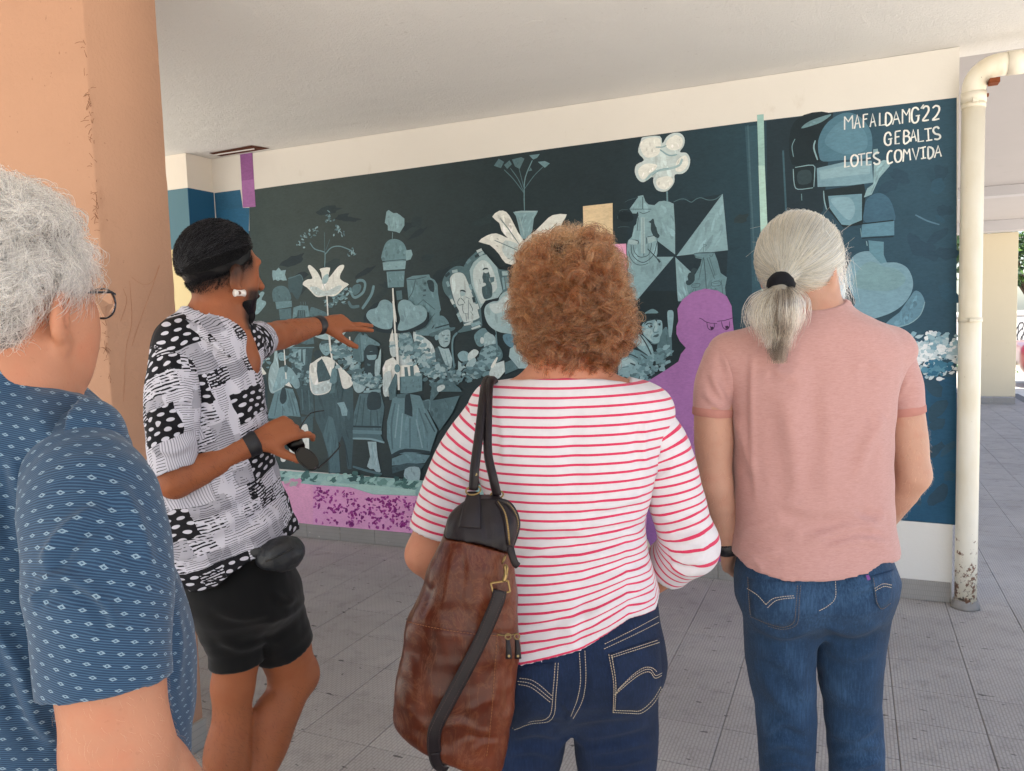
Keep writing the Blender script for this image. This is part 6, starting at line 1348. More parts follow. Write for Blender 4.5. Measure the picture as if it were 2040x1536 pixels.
tube('belt', p_.wld(smooth_path([q(360, 1085, -.02), q(400, 1100, -.09), q(470, 1105, -.12), q(540, 1098, -.12), q(570, 1095, -.06)], 5)), .012, m_pouch, wp, 8, .25)
# sunglasses held in the fingers
sg = empty('sunglasses', p_.W[:3, 3]+np.array([.1, 0, 1.2]), 'black sunglasses dangling open from the fingers of the pointing person', 'sunglasses', -YAW)
m_sun = plain('sunglass_black', '0b0b0d', .15, .1, 30, 0)
def lens(c_, a, b, n_):
    a, b, n_ = np.array(a), np.array(b), np.array(n_); V, F = [], []; k = 18
    for s_ in (-1, 1):
        for i in range(k):
            th = 2*math.pi*i/k; x, y = math.copysign(abs(math.cos(th))**.75, math.cos(th)), math.copysign(abs(math.sin(th))**.75, math.sin(th)); V.append(np.array(c_)+a*x+b*y+n_*.002*s_)
    F = [[i, (i+1) % k, k+(i+1) % k, k+i] for i in range(k)]+[list(range(k))[::-1], list(range(k, 2*k))]; return V, F
c1 = q(612, 914, -.05); la = (q(632, 932, -.05)-q(596, 900, -.05))/2; lb = np.array([.006, .016, .010])
V, F = lens(c1, la, lb*1.1, unit(np.cross(la, lb))); mesh('lens', p_.wld(V), F, m_sun, sg)
c2_ = c1-la*2.15+lb*.2; V, F = lens(q(588, 884, -.02), la*.9, lb*1.1, unit(np.cross(la, lb))); mesh('lens', p_.wld(V), F, m_sun, sg)
V, F = tube_vf([c1+la*1.1*math.cos(a)+lb*1.25*math.sin(a) for a in np.linspace(0, 6.28, 20)], .0022, 6); mesh('rim', p_.wld(V), F, m_sun, sg, True)
tube('temple', p_.wld(smooth_path([q(634, 933, -.05), q(655, 914, -.03), q(671, 897, -.02), q(677, 888, -.02), q(675, 880, -.02)], 5)), [*np.linspace(.0022, .0016, 21)], m_sun, sg, 6)
tube('temple', p_.wld(smooth_path([q(585, 872, .0), q(612, 830, .05), q(626, 821, .06), q(645, 818, .08)], 5)), .0015, m_sun, sg, 6)

# ---------------------------------------------------------------- grey haired man at the left edge
g_ = Person('grey curly haired person with glasses in a blue diamond patterned shirt at the left edge', 50, .97)
q = g_.q
m_skinG = skin_mat('skin_ruddy', 'b07a60', 'b0583e')
torsG = [(690, -20, 85, 0, .07), (730, -60, 110, 0, .09), (775, -115, 112, 0, .110), (830, -180, 175, 0, .130), (900, -225, 218, 0, .148), (1000, -215, 240, 0, .158), (1100, -205, 262, 0, .165), (1200, -200, 318, 0, .17), (1300, -195, 352, 0, .175), (1400, -190, 356, 0, .175), (1500, -185, 350, 0, .17), (1600, -180, 340, 0, .165)]
tG = loft(g_.rows(torsG), 2.3)
nkG = [q(20, 660, .0), q(22, 710, -.01), q(22, 790, -.015)]
upG = blend([(tG, 0), (cone(q(-150, 870, .10), q(150, 890, -.06), .055, .056), .06)])
m_dia = T('diamond_cotton'); t = m_dia; fb = t.attr('fab'); v = t.coord()
rt_ = t.map(fb, (1, 1, 1), rot=(0, -.30, 0)); sp = t.n('SeparateXYZ', {0: rt_}); U, Vv = sp.outputs[0], sp.outputs[2]
row = t.math('FLOOR', t.math('DIVIDE', Vv, .0109)); du = t.math('ABSOLUTE', t.math('SUBTRACT', t.math('FRACT', t.math('ADD', t.math('DIVIDE', U, .0152), t.math('MULTIPLY', row, .5))), .5)); dv = t.math('ABSOLUTE', t.math('SUBTRACT', t.math('FRACT', t.math('DIVIDE', Vv, .0109)), .5))
dd = t.math('ADD', t.math('DIVIDE', du, .23), t.math('DIVIDE', dv, .165)); jag = t.math('MULTIPLY', t.math('SUBTRACT', t.noise(fb, 900, 1), .5), .5); dd = t.math('ADD', dd, jag)
ring = t.math('MULTIPLY', t.math('LESS_THAN', dd, 1.), t.math('GREATER_THAN', dd, .42))
lines = t.math('GREATER_THAN', t.math('FRACT', t.math('DIVIDE', Vv, .0022)), .55)
sl = t.noise(t.map(fb, (1, 1, 12)), 60, 3)
bc = t.mix(lines, t.mix(sl, '192d44', '233b57'), t.mix(sl, '2b4660', '3d5a76'))
m_dia = t.done(t.mix(t.math('MULTIPLY', ring, .85), bc, '7f95a5'), .8, t.bump(t.math('ADD', lines, t.math('MULTIPLY', t.noise(v, 14, 4), 2.5)), .3, .0018), Sheen_Weight=.15)
nrm = unit(np.cross(q(96, 776, -.06)-q(0, 688, -.06), [0, 1., .25])); nrm = nrm if nrm[2] > 0 else -nrm
ncG = half(q(50, 733, -.06), nrm)
fG = [([(60, 1150), (95, 1060), (130, 980), (165, 900)], 5, 14), ([(55, 1140), (80, 1090), (60, 1000)], 5, 14), ([(90, 1150), (150, 1040), (220, 990)], 4, 14), ([(20, 900), (40, 1000), (50, 1100)], 4, 16), ([(-20, 1250), (20, 1300), (80, 1420)], 4, 18), ([(30, 1350), (60, 1420), (110, 1480)], 4, 16), ([(350, 1200), (356, 1280), (350, 1380)], 2, 10)]
shG, V, Q = g_.add('patterned_shirt', lambda P: np.maximum(np.maximum(offset(upG, .004)(P), np.where(np.abs(P[:, 0]-q(40, 720)[0]) < .11, ncG(P), -1)), half(q(50, 1700), (0, 0, -1))(P)), (-.28, -.28, .80), (.30, .30, 1.60), .005, m_dia, folds=fG, lump=.003, attr=cyl_attr)
elG, wrG = q(236, 1500, -.17), q(420, 1640, .02)
armG = [q(140, 920, -.06), q(185, 1020, -.11), q(204, 1200, -.155), elG]; P_ = np.array([q(140, 918, -.06), q(182, 1010, -.115), q(203, 1160, -.15), q(210, 1366, -.165)])
p2_ = [q(91, 1390, -.22), q(330, 1346, -.20)]; axd = unit(np.cross(p2_[1]-p2_[0], [0, 1., -.2])); axd = axd if axd[2] < 0 else -axd
slG = path(P_, [.060, .073, .074, .0655])
g_.add('sleeve', cut(blend([slG, (path([P_[3], elG], [.066, .060], 2), .01)]), half(P_[3]+[0, 0, -.002], axd), .006, .035), P_.min(0)-.10, P_.max(0)+.10, .0048, m_dia, shG,
       [([(70, 1160), (130, 1150), (200, 1190), (240, 1260)], 4, 12), ([(85, 1130), (130, 1060), (200, 1010)], 5, 13), ([(60, 1200), (90, 1180), (140, 1180)], 3, 8), ([(230, 960), (270, 1040), (300, 1140)], 3, 16)], .002, attr=sleeve_attr(smooth_path(P_, 4)))
hG = head_parts(q(12, 578, .0), (.296, .954, -.10), sc=1.03, nose=.1, ear=.010)
armL_ = [q(-150, 870, .10), q(-200, 1050, .12), q(-210, 1250, .10)]; wL_ = q(-120, 1420, .25)
bG = blend([hG, (path(nkG, [.054, .060, .080]), .03), (offset(loft(g_.rows(torsG[3:]), 2.3), -.012), .03), (cone(q(-140, 880, .09), q(140, 905, -.05), .042, .042), .04), (ell(hG.L(.0, .045, -.10), (.054, .045, .035), hG.R), .03), (ell(hG.L(.036, .046, -.050), (.032, .042, .050), hG.R), .03)] +
    [(path(armG, [.050, .054, .058, .052]), .015), (path([elG, elG+(wrG-elG)*.3, wrG], [.052, .047, .030], 3), .02), (path(armL_, [.048, .046, .044]), .02), (path([armL_[2], wL_], [.043, .028], 2), .02)] +
    hand_parts(wrG, (.8, .6, -.2), (.2, -.2, 1), 1) + hand_parts(wL_, (.7, .6, .1), (0, 0, 1), -1) +
    [(path([q(-20, 1500), (q(-20, 1500)[0], 0, .5), (q(-20, 1500)[0], -.02, .1)], [.09, .065, .05]), .02), (path([q(150, 1500), (q(150, 1500)[0], 0, .5), (q(150, 1500)[0], .02, .1)], [.09, .065, .05]), .02)])
_, V, Q = g_.add('body', lambda P: np.maximum(bG(P), .05-P[:, 2]), (-.34, -.32, .03), (.40, .44, 1.86), .0052, m_skinG, attr=stub0)
body_hair(g_, V, Q, lambda P: (dist_(P, armG[2], elG) < .075) | (dist_(P, elG, wrG) < .07), 1300, .009, (.4, .1, -1), m_hairfine, seed=9, r0=.00006)
m_trs = plain('trouser_navy', '1d2430', .9, .2, 40, .4)
trs = blend([(path([q(-20, 1480), (q(-20, 1500)[0], 0, .5), (q(-20, 1500)[0], -.02, .08)], [.105, .085, .07]), 0), (path([q(150, 1480), (q(150, 1500)[0], 0, .5), (q(150, 1500)[0], .02, .08)], [.105, .085, .07]), .02), (ell(q(65, 1480), (.17, .14, .13)), .03)])
P2 = np.array([armL_[0], armL_[1], armL_[1]*.35+armL_[2]*.65])
g_.add('sleeve', cut(path(P2, [.066, .068, .064]), half(P2[2], P2[2]-P2[1]), .006, .035), P2.min(0)-.10, P2.max(0)+.10, .006, m_dia, shG, lump=.002, attr=sleeve_attr(smooth_path(P2, 4)))
g_.add('trousers', lambda P: np.maximum(trs(P), np.maximum(.05-P[:, 2], half(q(65, 1440), (0, 0, 1))(P))), (-.30, -.3, .03), (.32, .32, 1.2), .008, m_trs)
for x in (-20, 150): g_.add('shoe', flat_bottom(foot_parts((q(x, 1500)[0], 0, .12), (.6, .8, 0))), (-.4, -.25, -.01), (.45, .35, .2), .008, m_shoe)
eyes(g_, hG, m_eye)
m_metal = plain('grey_metal', '4a5058', .3, .1, 50, 0, .9)
gl = []
for sx in (-1, 1):
    gl.append(tube_vf(smooth_path([hG.L(sx*.080, -.02, -.014), hG.L(sx*.081, .03, -.006), hG.L(sx*.072, .088, -.003)], 5), .0017, 6, 1.6))
    gl.append(tube_vf([hG.L(sx*(.036+.027*math.cos(a)), .110-.014*abs(math.cos(a))*.5, -.016+.020*math.sin(a)) for a in np.linspace(0, 6.28, 22)], .0011, 6)); gl.append(tube_vf([hG.L(sx*.062, .104, -.005), hG.L(sx*.074, .086, -.003)], .0016, 6))
gl.append(tube_vf([hG.L(-.010, .112, -.010), hG.L(0, .114, -.007), hG.L(.010, .112, -.010)], .0011, 6)); V, F = join(gl); mesh('eyeglasses', V, F, m_metal, g_.root, True, True)
t = T('spectacle_glass'); gb = t.n('BsdfGlass', {'Roughness': .0, 'IOR': 1.1}); t.t.links.new(gb.outputs[0], t.out.inputs[0]); m_glass = t.m
for sx in (-1, 1):
    k = 20; V = [hG.L(sx*(.036+.026*math.cos(a)), .110-.014*abs(math.cos(a))*.5, -.016+.019*math.sin(a)) for a in np.linspace(0, 2*math.pi, k, endpoint=False)]; V += [v-hG.R[1]*.0012 for v in V]
    mesh('lens', V, [list(range(k)), list(range(k, 2*k))[::-1]]+[[i, k+i, k+(i+1) % k, (i+1) % k] for i in range(k)], m_glass, g_.root, False, True)
# wavy grey hair: a soft base and locks that sweep back over it
m_gbase = plain('hair_grey_base', '77726f', .9, .25, 60, .8, 0, .004); m_hairG = hair_mat('hair_grey', '8a827c', 'b3aaa3', 'd4ccc5', rough=.4, radial=.6)
hcap = blend([ell(hG.L(0, -.012, .022), np.array([.087, .102, .098]), hG.R), (ell(hG.L(0, -.052, -.030), np.array([.064, .052, .062]), hG.R), .03)])
def hl(P, h=None): d = P-hG.L(0, 0, 0).astype(f32); return d@hG.R[0].astype(f32), d@hG.R[1].astype(f32), d@hG.R[2].astype(f32)
def capG(P):
    x, y, z = hl(P); return np.maximum(np.maximum(hcap(P), y-.062+np.clip(.02-z, 0, 1)*1.1), np.where(z < -.005, (y+.032), -1))
hairG, V, Q = g_.add('hair', capG, np.array(hG.L(0, 0, 0))-.17, np.array(hG.L(0, 0, 0))+.18, .005, m_gbase, lump=.006)
def locks(h, n, per, k, length, region, flow, axes, cen, lift, amp, turns, spread, seed):
    g = np.random.default_rng(seed); out = []; axes, cen = np.array(axes), np.array(cen); made = 0
    while made < n:
        d = g.normal(size=3); d /= np.linalg.norm(d); c_ = d*axes+cen
        if not region(c_): continue
        made += 1; L_ = length*g.uniform(.6, 1.25); jit = g.normal(size=3)*.55; ph = g.uniform(0, 6.28); am = amp*g.uniform(.6, 1.4); tn = turns*g.uniform(.7, 1.3); li = lift*g.uniform(.5, 1.4); sg_ = g.choice((-1, 1))
        p = c_.copy(); G = []
        for i in range(k):
            u_ = i/(k-1); e = (p-cen)/axes; nn = e/axes; nn /= np.linalg.norm(nn); e /= np.linalg.norm(e); b_ = e*axes+cen
            f_ = np.array(flow(p))+jit; f_ = f_-nn*(f_@nn); f_ /= np.linalg.norm(f_)+1e-9; s_ = np.cross(nn, f_)
            G.append(b_+nn*(li*math.sin(u_*math.pi*.75)+am*.8*math.cos(ph+u_*tn*6.28)*u_**.5)+s_*am*math.sin(ph+u_*tn*6.28)*sg_); p = b_+f_*L_/(k-1)
        G = np.array(G)
        for _ in range(per):
            o_ = g.normal(size=3)*spread; w_ = np.linspace(.5, 1.6, k)[:, None]; out.append(G+o_*w_+np.cumsum(g.normal(size=(k, 3))*.0006, 0))
    return h.L(0, 0, 0)+np.array(out)@h.R
rg = lambda c: (c[1] < .060-max(0, .03-c[2])*1.2) and not (c[2] < .014 and c[1] > -.030)
strands('hair_strands', locks(hG, 1050, 18, 13, .048, rg, lambda p: (p[0]*2, -.55+(p[2] > .07)*.3, -.9+(p[2] > .06)*.9), (.087, .104, .100), (0, -.012, .022), .013, .0055, 1.0, .0042, 11), .00034, .00016, m_hairG, hairG)

# ---------------------------------------------------------------- curly auburn hair of the woman in stripes
q = w_.q
hull = loft(w_.rows([(458, 1120, 1165, .0, .02), (470, 1095, 1185, .0, .06), (495, 1064, 1200, .0, .088), (530, 1042, 1217, 0, .104), (575, 1028, 1237, 0, .112), (620, 1030, 1250, 0, .114), (655, 1036, 1252, 0, .110), (690, 1044, 1240, -.005, .098), (712, 1062, 1222, -.01, .080), (726, 1088, 1198, -.012, .055)]), 2.1)
face = half(hW.L(0, .055, 0), hW.R[1])
m_abase = plain('hair_auburn_base', '2a140b', .95, .4, 50, .9, 0, .006); m_hairW = hair_mat('hair_auburn', '2c140a', '48250f', '6a3c20', '9c6a42', rough=.38, radial=.55)
hairW, V, Q = w_.add('hair', lambda P: np.maximum(offset(hull, -.026)(P), np.maximum(face(P), -1)), q(1136, 590)-.2, q(1136, 590)+.2, .006, m_abase, lump=.011, seed=9)
def curls(n, per, k, seed):
    g = np.random.default_rng(seed); cen = q(1138, 600, -.0); out = []; ts = np.linspace(.02, .2, 46)
    D = g.normal(size=(n*3, 3)); D /= np.linalg.norm(D, axis=1, keepdims=True); D = D[(D@hW.R[1] < .62)][:n]
    Pt = (cen+ts[None, :, None]*D[:, None]).reshape(-1, 3); H = hull(Pt.astype(f32)).reshape(len(D), -1)
    R = ts[np.argmax(H > 0, 1)]*(1+.10*fbm(D, 1.3, 77))
    for d, R_ in zip(D, R):
        r0 = R_*g.uniform(.50, .82); R1 = R_*g.uniform(.84, 1.06); dn = np.array([0, 0, -1.]); dn = dn-d*(dn@d); sw = np.cross(d, dn+1e-6); sw /= np.linalg.norm(sw)+1e-6
        dr = g.uniform(.2, 1.)*.045; sd_ = g.normal()*.014; rad = g.uniform(.006, .016); tn = g.uniform(1.2, 2.6); ph = g.uniform(0, 6.28); sg_ = g.choice((-1, 1)); u_ = np.linspace(0, 1, k)
        out_ = r0+(R1-r0)*np.sin(u_*math.pi*.62)/math.sin(math.pi*.62)*1.0
        G = cen+out_[:, None]*d+(u_**1.3*dr)[:, None]*dn+(u_*sd_)[:, None]*sw
        tg = np.gradient(G, axis=0); tg /= np.linalg.norm(tg, axis=1, keepdims=True); a = np.cross(tg, sw); a /= np.linalg.norm(a, axis=1, keepdims=True)+1e-9; b = np.cross(tg, a); an = ph+sg_*u_*tn*6.28; en = np.minimum(1, u_*3)*rad
        for _ in range(per):
            dp = g.normal()*.35; o_ = g.normal(size=3)*.0016; sc_ = g.uniform(.75, 1.3)
            out.append(G+(en*sc_)[:, None]*(np.cos(an+dp)[:, None]*a+np.sin(an+dp)[:, None]*b)+o_*(.4+1.2*u_[:, None])+np.cumsum(g.normal(size=(k, 3))*.0006, 0))
    return np.array(out)
strands('curls', curls(1250, 15, 22, 4), .00036, .00018, m_hairW, hairW)
m_frizz = hair_mat('hair_frizz', '8a5a36', 'a87a52', rough=.4, radial=.6)
def frizz(n, k, seed):
    g = np.random.default_rng(seed); cen = q(1138, 595); ts = np.linspace(.02, .2, 46); D = g.normal(size=(n*3, 3)); D /= np.linalg.norm(D, axis=1, keepdims=True); D = D[(D@hW.R[1] < .5) & (D[:, 2] > -.75)][:n]
    H = hull((cen+ts[None, :, None]*D[:, None]).reshape(-1, 3).astype(f32)).reshape(len(D), -1); R = ts[np.argmax(H > 0, 1)]; out = []
    for d, R_ in zip(D, R):
        u_ = np.linspace(0, 1, k)[:, None]; s_ = g.normal(size=3); s_ -= d*(s_@d); s_ /= np.linalg.norm(s_); b = np.cross(d, s_); an = g.uniform(0, 6.28)+u_*g.uniform(5, 16); rr = g.uniform(.002, .007)
        out.append(cen+d*(R_*.86+u_*g.uniform(.012, .042))+s_*u_*g.uniform(.0, .03)+rr*(np.cos(an)*s_+np.sin(an)*b)*np.minimum(1, u_*2))
    return np.array(out)
strands('flyaway_hair', frizz(4200, 16, 6), .00024, .00012, m_frizz, hairW)

# ---------------------------------------------------------------- the long grey ponytail
q = m_.q
m_sbase = plain('hair_silver_base', '8d877c', .8, .2, 40, .5, 0, .002); m_hairM = hair_mat('hair_silver', '787062', 'a39a88', 'cac3b6', 'bba985', rough=.3, radial=.45)
m_darkt = hair_mat('hair_dark_tip', '2a2420', '55493e', rough=.35, radial=.5)
tie = q(1554, 568, -.095)
sk = ell(hM.L(0, -.004, .008), np.array([.085, .102, .098]), hM.R)
def capM(P):
    d = P-hM.L(0, 0, 0).astype(f32); x, y, z = d@hM.R[0].astype(f32), d@hM.R[1].astype(f32), d@hM.R[2].astype(f32)
    return np.maximum(np.maximum(sk(P), y-.055-np.clip(z, -.2, .1)*.35), -(z+.058)-.1*np.clip(-y-.02, 0, .1)*3+np.clip(y+.01, 0, .1)*.9)
capo, V, Q = m_.add('hair', capM, np.array(hM.L(0, 0, 0))-.16, np.array(hM.L(0, 0, 0))+.17, .005, m_sbase, lump=.001)
def pulled(n, k, seed):
    g = np.random.default_rng(seed); out = []; ax_ = np.array([.086, .103, .099]); cen = np.array([0, -.004, .008]); tl_ = (tie-hM.L(0, 0, 0))@hM.R.T; e1 = (tl_-cen)/ax_; e1 /= np.linalg.norm(e1)
    while len(out) < n:
        d = g.normal(size=3); d /= np.linalg.norm(d); c_ = d*ax_+cen
        if c_[1] > .055+.35*c_[2] or c_[2] < -.052-.0*c_[1] and c_[1] > -.02 or c_[2] < -.075: continue
        om = math.acos(np.clip(d@e1, -1, 1)); u_ = np.linspace(0, 1, k)
        if om < .08: continue
        s_ = (np.sin((1-u_)*om)[:, None]*d+np.sin(u_*om)[:, None]*e1)/math.sin(om)
        lf = g.uniform(.0005, .007)*np.sin(u_*math.pi*.9+.2)+.001; wv = g.normal(size=3)*.0016
        P = s_*(ax_+lf[:, None])+cen+np.sin(u_*g.uniform(3, 9)+g.uniform(0, 6))[:, None]*wv
        wgt = np.clip((u_-.82)/.18, 0, 1)[:, None]; P = P*(1-wgt)+(tl_+g.normal(size=3)*.006)*wgt; out.append(P)
    return hM.L(0, 0, 0)+np.array(out)@hM.R
strands('hair_strands', pulled(9000, 12, 8), .00042, .00034, m_hairM, capo)
tp = [tie, q(1550, 590, -.125), q(1548, 625, -.135), q(1552, 665, -.135), q(1548, 700, -.13)]
tail, V, Q = m_.add('ponytail', path(tp, [.012, .022, .028, .022, .008]), tie+[-.1, -.12, -.24], tie+[.1, .06, .05], .005, m_sbase, capo, lump=.004)
def tail_strands(n, k, seed, t0, t1, wid):
    g = np.random.default_rng(seed); C = smooth_path(np.array(tp), 6); u_ = np.linspace(0, 1, k); out = []
    for _ in range(n):
        e = g.uniform(t0, t1); s_ = u_*min(e, 1)*(len(C)-1); B = np.stack([np.interp(s_, np.arange(len(C)), C[:, i]) for i in range(3)], 1); o_ = np.array([g.normal()*wid, g.normal()*.014, 0])
        pr_ = np.sin(np.minimum(1, u_*e*1.25)*math.pi*.80)[:, None]; P = B+o_*(.25+1.5*pr_*(1-.55*u_[:, None]*e)); P[:, 2] -= max(0, e-1)*.12*u_**2; P += np.sin(u_*g.uniform(2, 6)+g.uniform(0, 6))[:, None]*np.array([g.normal()*.0035, g.normal()*.003, 0]); P[:, 0] += (u_**2)*g.normal()*.006-(.030*u_**1.5*(1-e)*2.2 if o_[0] < -.008 else 0); out.append(P)
    return np.array(out)
strands('ponytail_strands', tail_strands(2400, 14, 9, .60, .97, .0145), .00045, .0002, m_hairM, tail)
strands('ponytail_strands', tail_strands(900, 14, 19, .70, 1.02, .0130), .00045, .0002, hair_mat('hair_mid_grey', '5d544a', '8a7f70', rough=.35, radial=.5), tail)
strands('ponytail_tip', tail_strands(1800, 14, 10, .98, 1.22, .0085), .00045, .0002, m_darkt, tail)
C = [tie+np.array([.026*math.cos(a), .004+.013*math.sin(a)*.6, .020*math.sin(a)*.55]) for a in np.linspace(0, 2*math.pi, 24)]
V, F = tube_vf([tie+np.array([0, .012, .012]), tie+np.array([0, .004, .006]), tie+np.array([0, -.010, -.004]), tie+np.array([0, -.020, -.012])], [.021, .0275, .0285, .022], 24); V += (np.random.default_rng(1).normal(size=V.shape)*.0006); mesh('hair_tie', V, F, plain('elastic_black', '0c0d14', .8, .3, 90, .6), m_.root, True, True)
g = np.random.default_rng(12); wisps = []
for i in range(130):
    a = hM.L(.074+g.normal()*.006, .03+g.normal()*.02, .0+g.normal()*.02); e = a+hM.R[0]*g.uniform(.0, .02)+hM.R[1]*g.uniform(-.02, .04)+np.array([0, 0, -g.uniform(.02, .13)]); u_ = np.linspace(0, 1, 12)[:, None]; wisps.append(a+(e-a)*u_+np.sin(u_*g.uniform(3, 8)+g.uniform(0, 6))*g.normal(size=3)*.006)
for i in range(160):
    d = g.normal(size=3); d[2] = abs(d[2]); d /= np.linalg.norm(d); a = hM.L(*(d*np.array([.086, .1, .098]))); u_ = np.linspace(0, 1, 12)[:, None]; s_ = np.cross(d, g.normal(size=3)); wisps.append(a+(d@hM.R)*u_*g.uniform(.004, .018)+(s_@hM.R)*u_*g.uniform(.01, .04))
strands('flyaway_hair', np.array(wisps), .0003, .00015, m_hairM, capo)
# ================================================================ SHOULDER BAG
q = w_.q
bagW = at_d(905, 1300, 1.42); bag = empty('shoulder_bag', (bagW[0], bagW[1], q(905, 1515, -.2)[2]), 'brown leather shoulder bag with black top hanging from the striped shoulder', 'bag', -YAW)
DBG = -.205
def bp_(x, y, d=0): return q(x, y, DBG+d)
rowsB = [(990, 946, 992, 0, .014), (1004, 922, 1012, 0, .026), (1030, 890, 1030, 0, .040), (1062, 883, 1031, 0, .050), (1100, 864, 1024, 0, .056), (1160, 844, 1027, 0, .060), (1230, 814, 1034, 0, .064), (1300, 800, 1034, 0, .067), (1360, 789, 1029, 0, .068), (1420, 782, 1020, 0, .068), (1470, 784, 1013, 0, .066), (1530, 800, 1003, 0, .064)]
rB = []
for y, xl, xr, db, hb in rowsB:
    a, b = bp_(xl, y), bp_(xr, y); rB.append(((a[2]+b[2])/2, (a[0]+b[0])/2, DBG, (b[0]-a[0])/2, hb))
bagf0 = loft(rB, 2.7); bl = half(bp_(880, 1489), np.cross(unit(bp_(980, 1527)-bp_(780, 1440)), [0, 1., 0])*1.0)
sgn = 1 if bl(np.array([bp_(880, 1600)], f32))[0] > 0 else -1
base_pl = lambda P: sgn*bl(P)
bagf = lambda P: -smin(-bagf0(P), -base_pl(P), .035)
m_lea = T('brown_leather'); t = m_lea; v = t.coord(); z = t.n('SeparateXYZ', {0: v}).outputs[2]
n1 = t.noise(t.map(v, (1, 1, .35)), 9, 5, .6, .6); n2 = t.noise(v, 6, 3); strk = t.noise(t.map(v, (1, 1, .10)), 60, 4, .6)
c = t.ramp(t.math('ADD', t.math('MULTIPLY', n1, .55), t.math('ADD', t.math('MULTIPLY', n2, .3), t.math('MULTIPLY', strk, .15))), (.32, '2e110a'), (.48, '4c1f0f'), (.62, '652f19'), (.78, '82482c'))
vo = t.n('TexVoronoi', {'Vector': v, 'Scale': 260}, feature='DISTANCE_TO_EDGE').outputs['Distance']
cre = t.ramp(t.noise(t.map(v, (1, 1, .5)), 22, 6, .75, 1.2), (.46, 0.), (.5, 1.), (.54, 0.)); c = t.mix(t.math('MULTIPLY', cre, .12), c, 'a87650')
c = t.mix(t.math('MULTIPLY', t.ramp(t.noise(v, 120, 2), (.66, 0.), (.72, 1.)), .35), c, '4a2010')
m_lea = t.done(c, t.ramp(n1, (.35, .30), (.7, .45)), t.bump(t.math('ADD', t.math('MULTIPLY', vo, .5), t.math('ADD', t.math('MULTIPLY', n2, 1.6), t.math('MULTIPLY', cre, .3))), .22, .002), Coat_Weight=.10, Coat_Roughness=.25)
m_lea2 = T('black_leather'); t = m_lea2; v = t.coord(); n1 = t.noise(v, 25, 5, .6, .5)
vo = t.n('TexVoronoi', {'Vector': v, 'Scale': 300}, feature='DISTANCE_TO_EDGE').outputs['Distance']
m_lea2 = t.done(t.mix(n1, '0e090b', '22181c'), .48, t.bump(t.math('ADD', t.math('MULTIPLY', vo, .6), n1), .35, .002))
m_lea2.node_tree.nodes['Principled BSDF'].inputs['Specular IOR Level'].default_value = .3
m_brass = plain('aged_brass', '8a744f', .35, .15, 60, .1, 1.)
def wav(P, x0=None): return .004*np.sin(P[:, 0]*40)
sa, sb = bp_(885, 1067), bp_(1012, 1093)
seam_n = np.cross(unit(sb-sa), [0, 1., 0]); seam_n = seam_n if seam_n[2] > 0 else -seam_n
seam = lambda P: (P-sa.astype(f32))@seam_n.astype(f32)-.010*np.clip(1-((P[:, 0]-(sa[0]+sb[0])/2)/.07)**2, -1, 1)
class Own:                                    # so that Person.add can build parts of the bag
    pass
def bag_add(name, f, h, mat, folds=(), lump=0., parent=None):
    lo = bp_(905, 1270)-np.array([.16, .12, .30]); hi = bp_(905, 1270)+np.array([.16, .12, .30]); V, Q = surface(f, lo, hi, h); V = relax(V, Q, 2); N = normals(V, Q)
    if lump: V = V+N*(fbm(V, 9, 3)*lump)[:, None]
    x, y, z = w_.px(V); d = np.zeros(len(V)); face_ = np.clip(((w_.cam-V)*N).sum(1)*2, 0, 1)
    for pts, amp, wd in folds:
        P = smooth_path(np.array(pts, float), 5); b_ = np.full(len(V), 1e9); tt = np.zeros(len(V))
        for i in range(len(P)-1):
            e = P[i+1]-P[i]; X = np.stack([x, y], 1); t_ = np.clip((X-P[i])@e/(e@e+1e-9), 0, 1); r_ = np.linalg.norm(X-P[i]-t_[:, None]*e, axis=1); k = r_ < b_; b_[k] = r_[k]; tt[k] = (i+t_[k])/(len(P)-1)
        d += amp*.001*np.clip(np.minimum(tt, 1-tt)*5, 0, 1)*np.exp(-(b_/wd)**2)
    V = V+N*(d*face_)[:, None]
    return mesh(name, w_.wld(V), Q, mat, parent or bag, True), V, Q
fB = [([(900, 1110), (890, 1170), (880, 1220)], 3, 9), ([(925, 1100), (920, 1160), (915, 1230)], -3, 8), ([(960, 1110), (955, 1180), (945, 1250)], 3, 10), ([(870, 1150), (850, 1200), (835, 1235)], -2.5, 7), ([(990, 1150), (985, 1210), (980, 1255)], 2.5, 8), ([(880, 1450), (920, 1440), (960, 1460), (1000, 1440)], 4, 9), ([(900, 1480), (940, 1465), (990, 1475)], -3.5, 7), ([(930, 1420), (960, 1400), (1000, 1390)], 3, 8), ([(940, 1500), (965, 1480), (1000, 1480)], 3, 6), ([(985, 1290), (990, 1350), (975, 1410)], 3, 8), ([(1010, 1300), (1012, 1380), (1000, 1450)], -2.5, 7), ([(960, 1300), (940, 1340), (900, 1390)], 2, 14), ([(800, 1400), (840, 1440), (880, 1470)], 2.5, 10), ([(813, 1234), (860, 1246), (920, 1256), (980, 1262), (1034, 1258)], -2.2, 3.5), ([(985, 1262), (980, 1330), (975, 1400), (968, 1470)], -1.6, 3)]
bb, V, Q = bag_add('body', lambda P: np.maximum(bagf(P), seam(P)), .0042, m_lea, fB, .003)
bvb = bvh_of(V, Q)
tb, V2, Q2 = bag_add('top_panel', lambda P: np.maximum(bagf(P)-.0008, -seam(P)), .0042, m_lea2, [([(930, 1000), (910, 1040), (900, 1060)], 2.5, 8), ([(960, 1010), (965, 1050), (975, 1080)], -2.5, 8)], .003)
bvt = bvh_of(V2, Q2)
m_tst = plain('thread_bag', '8a5a3a', .8, .1, 60, 0)
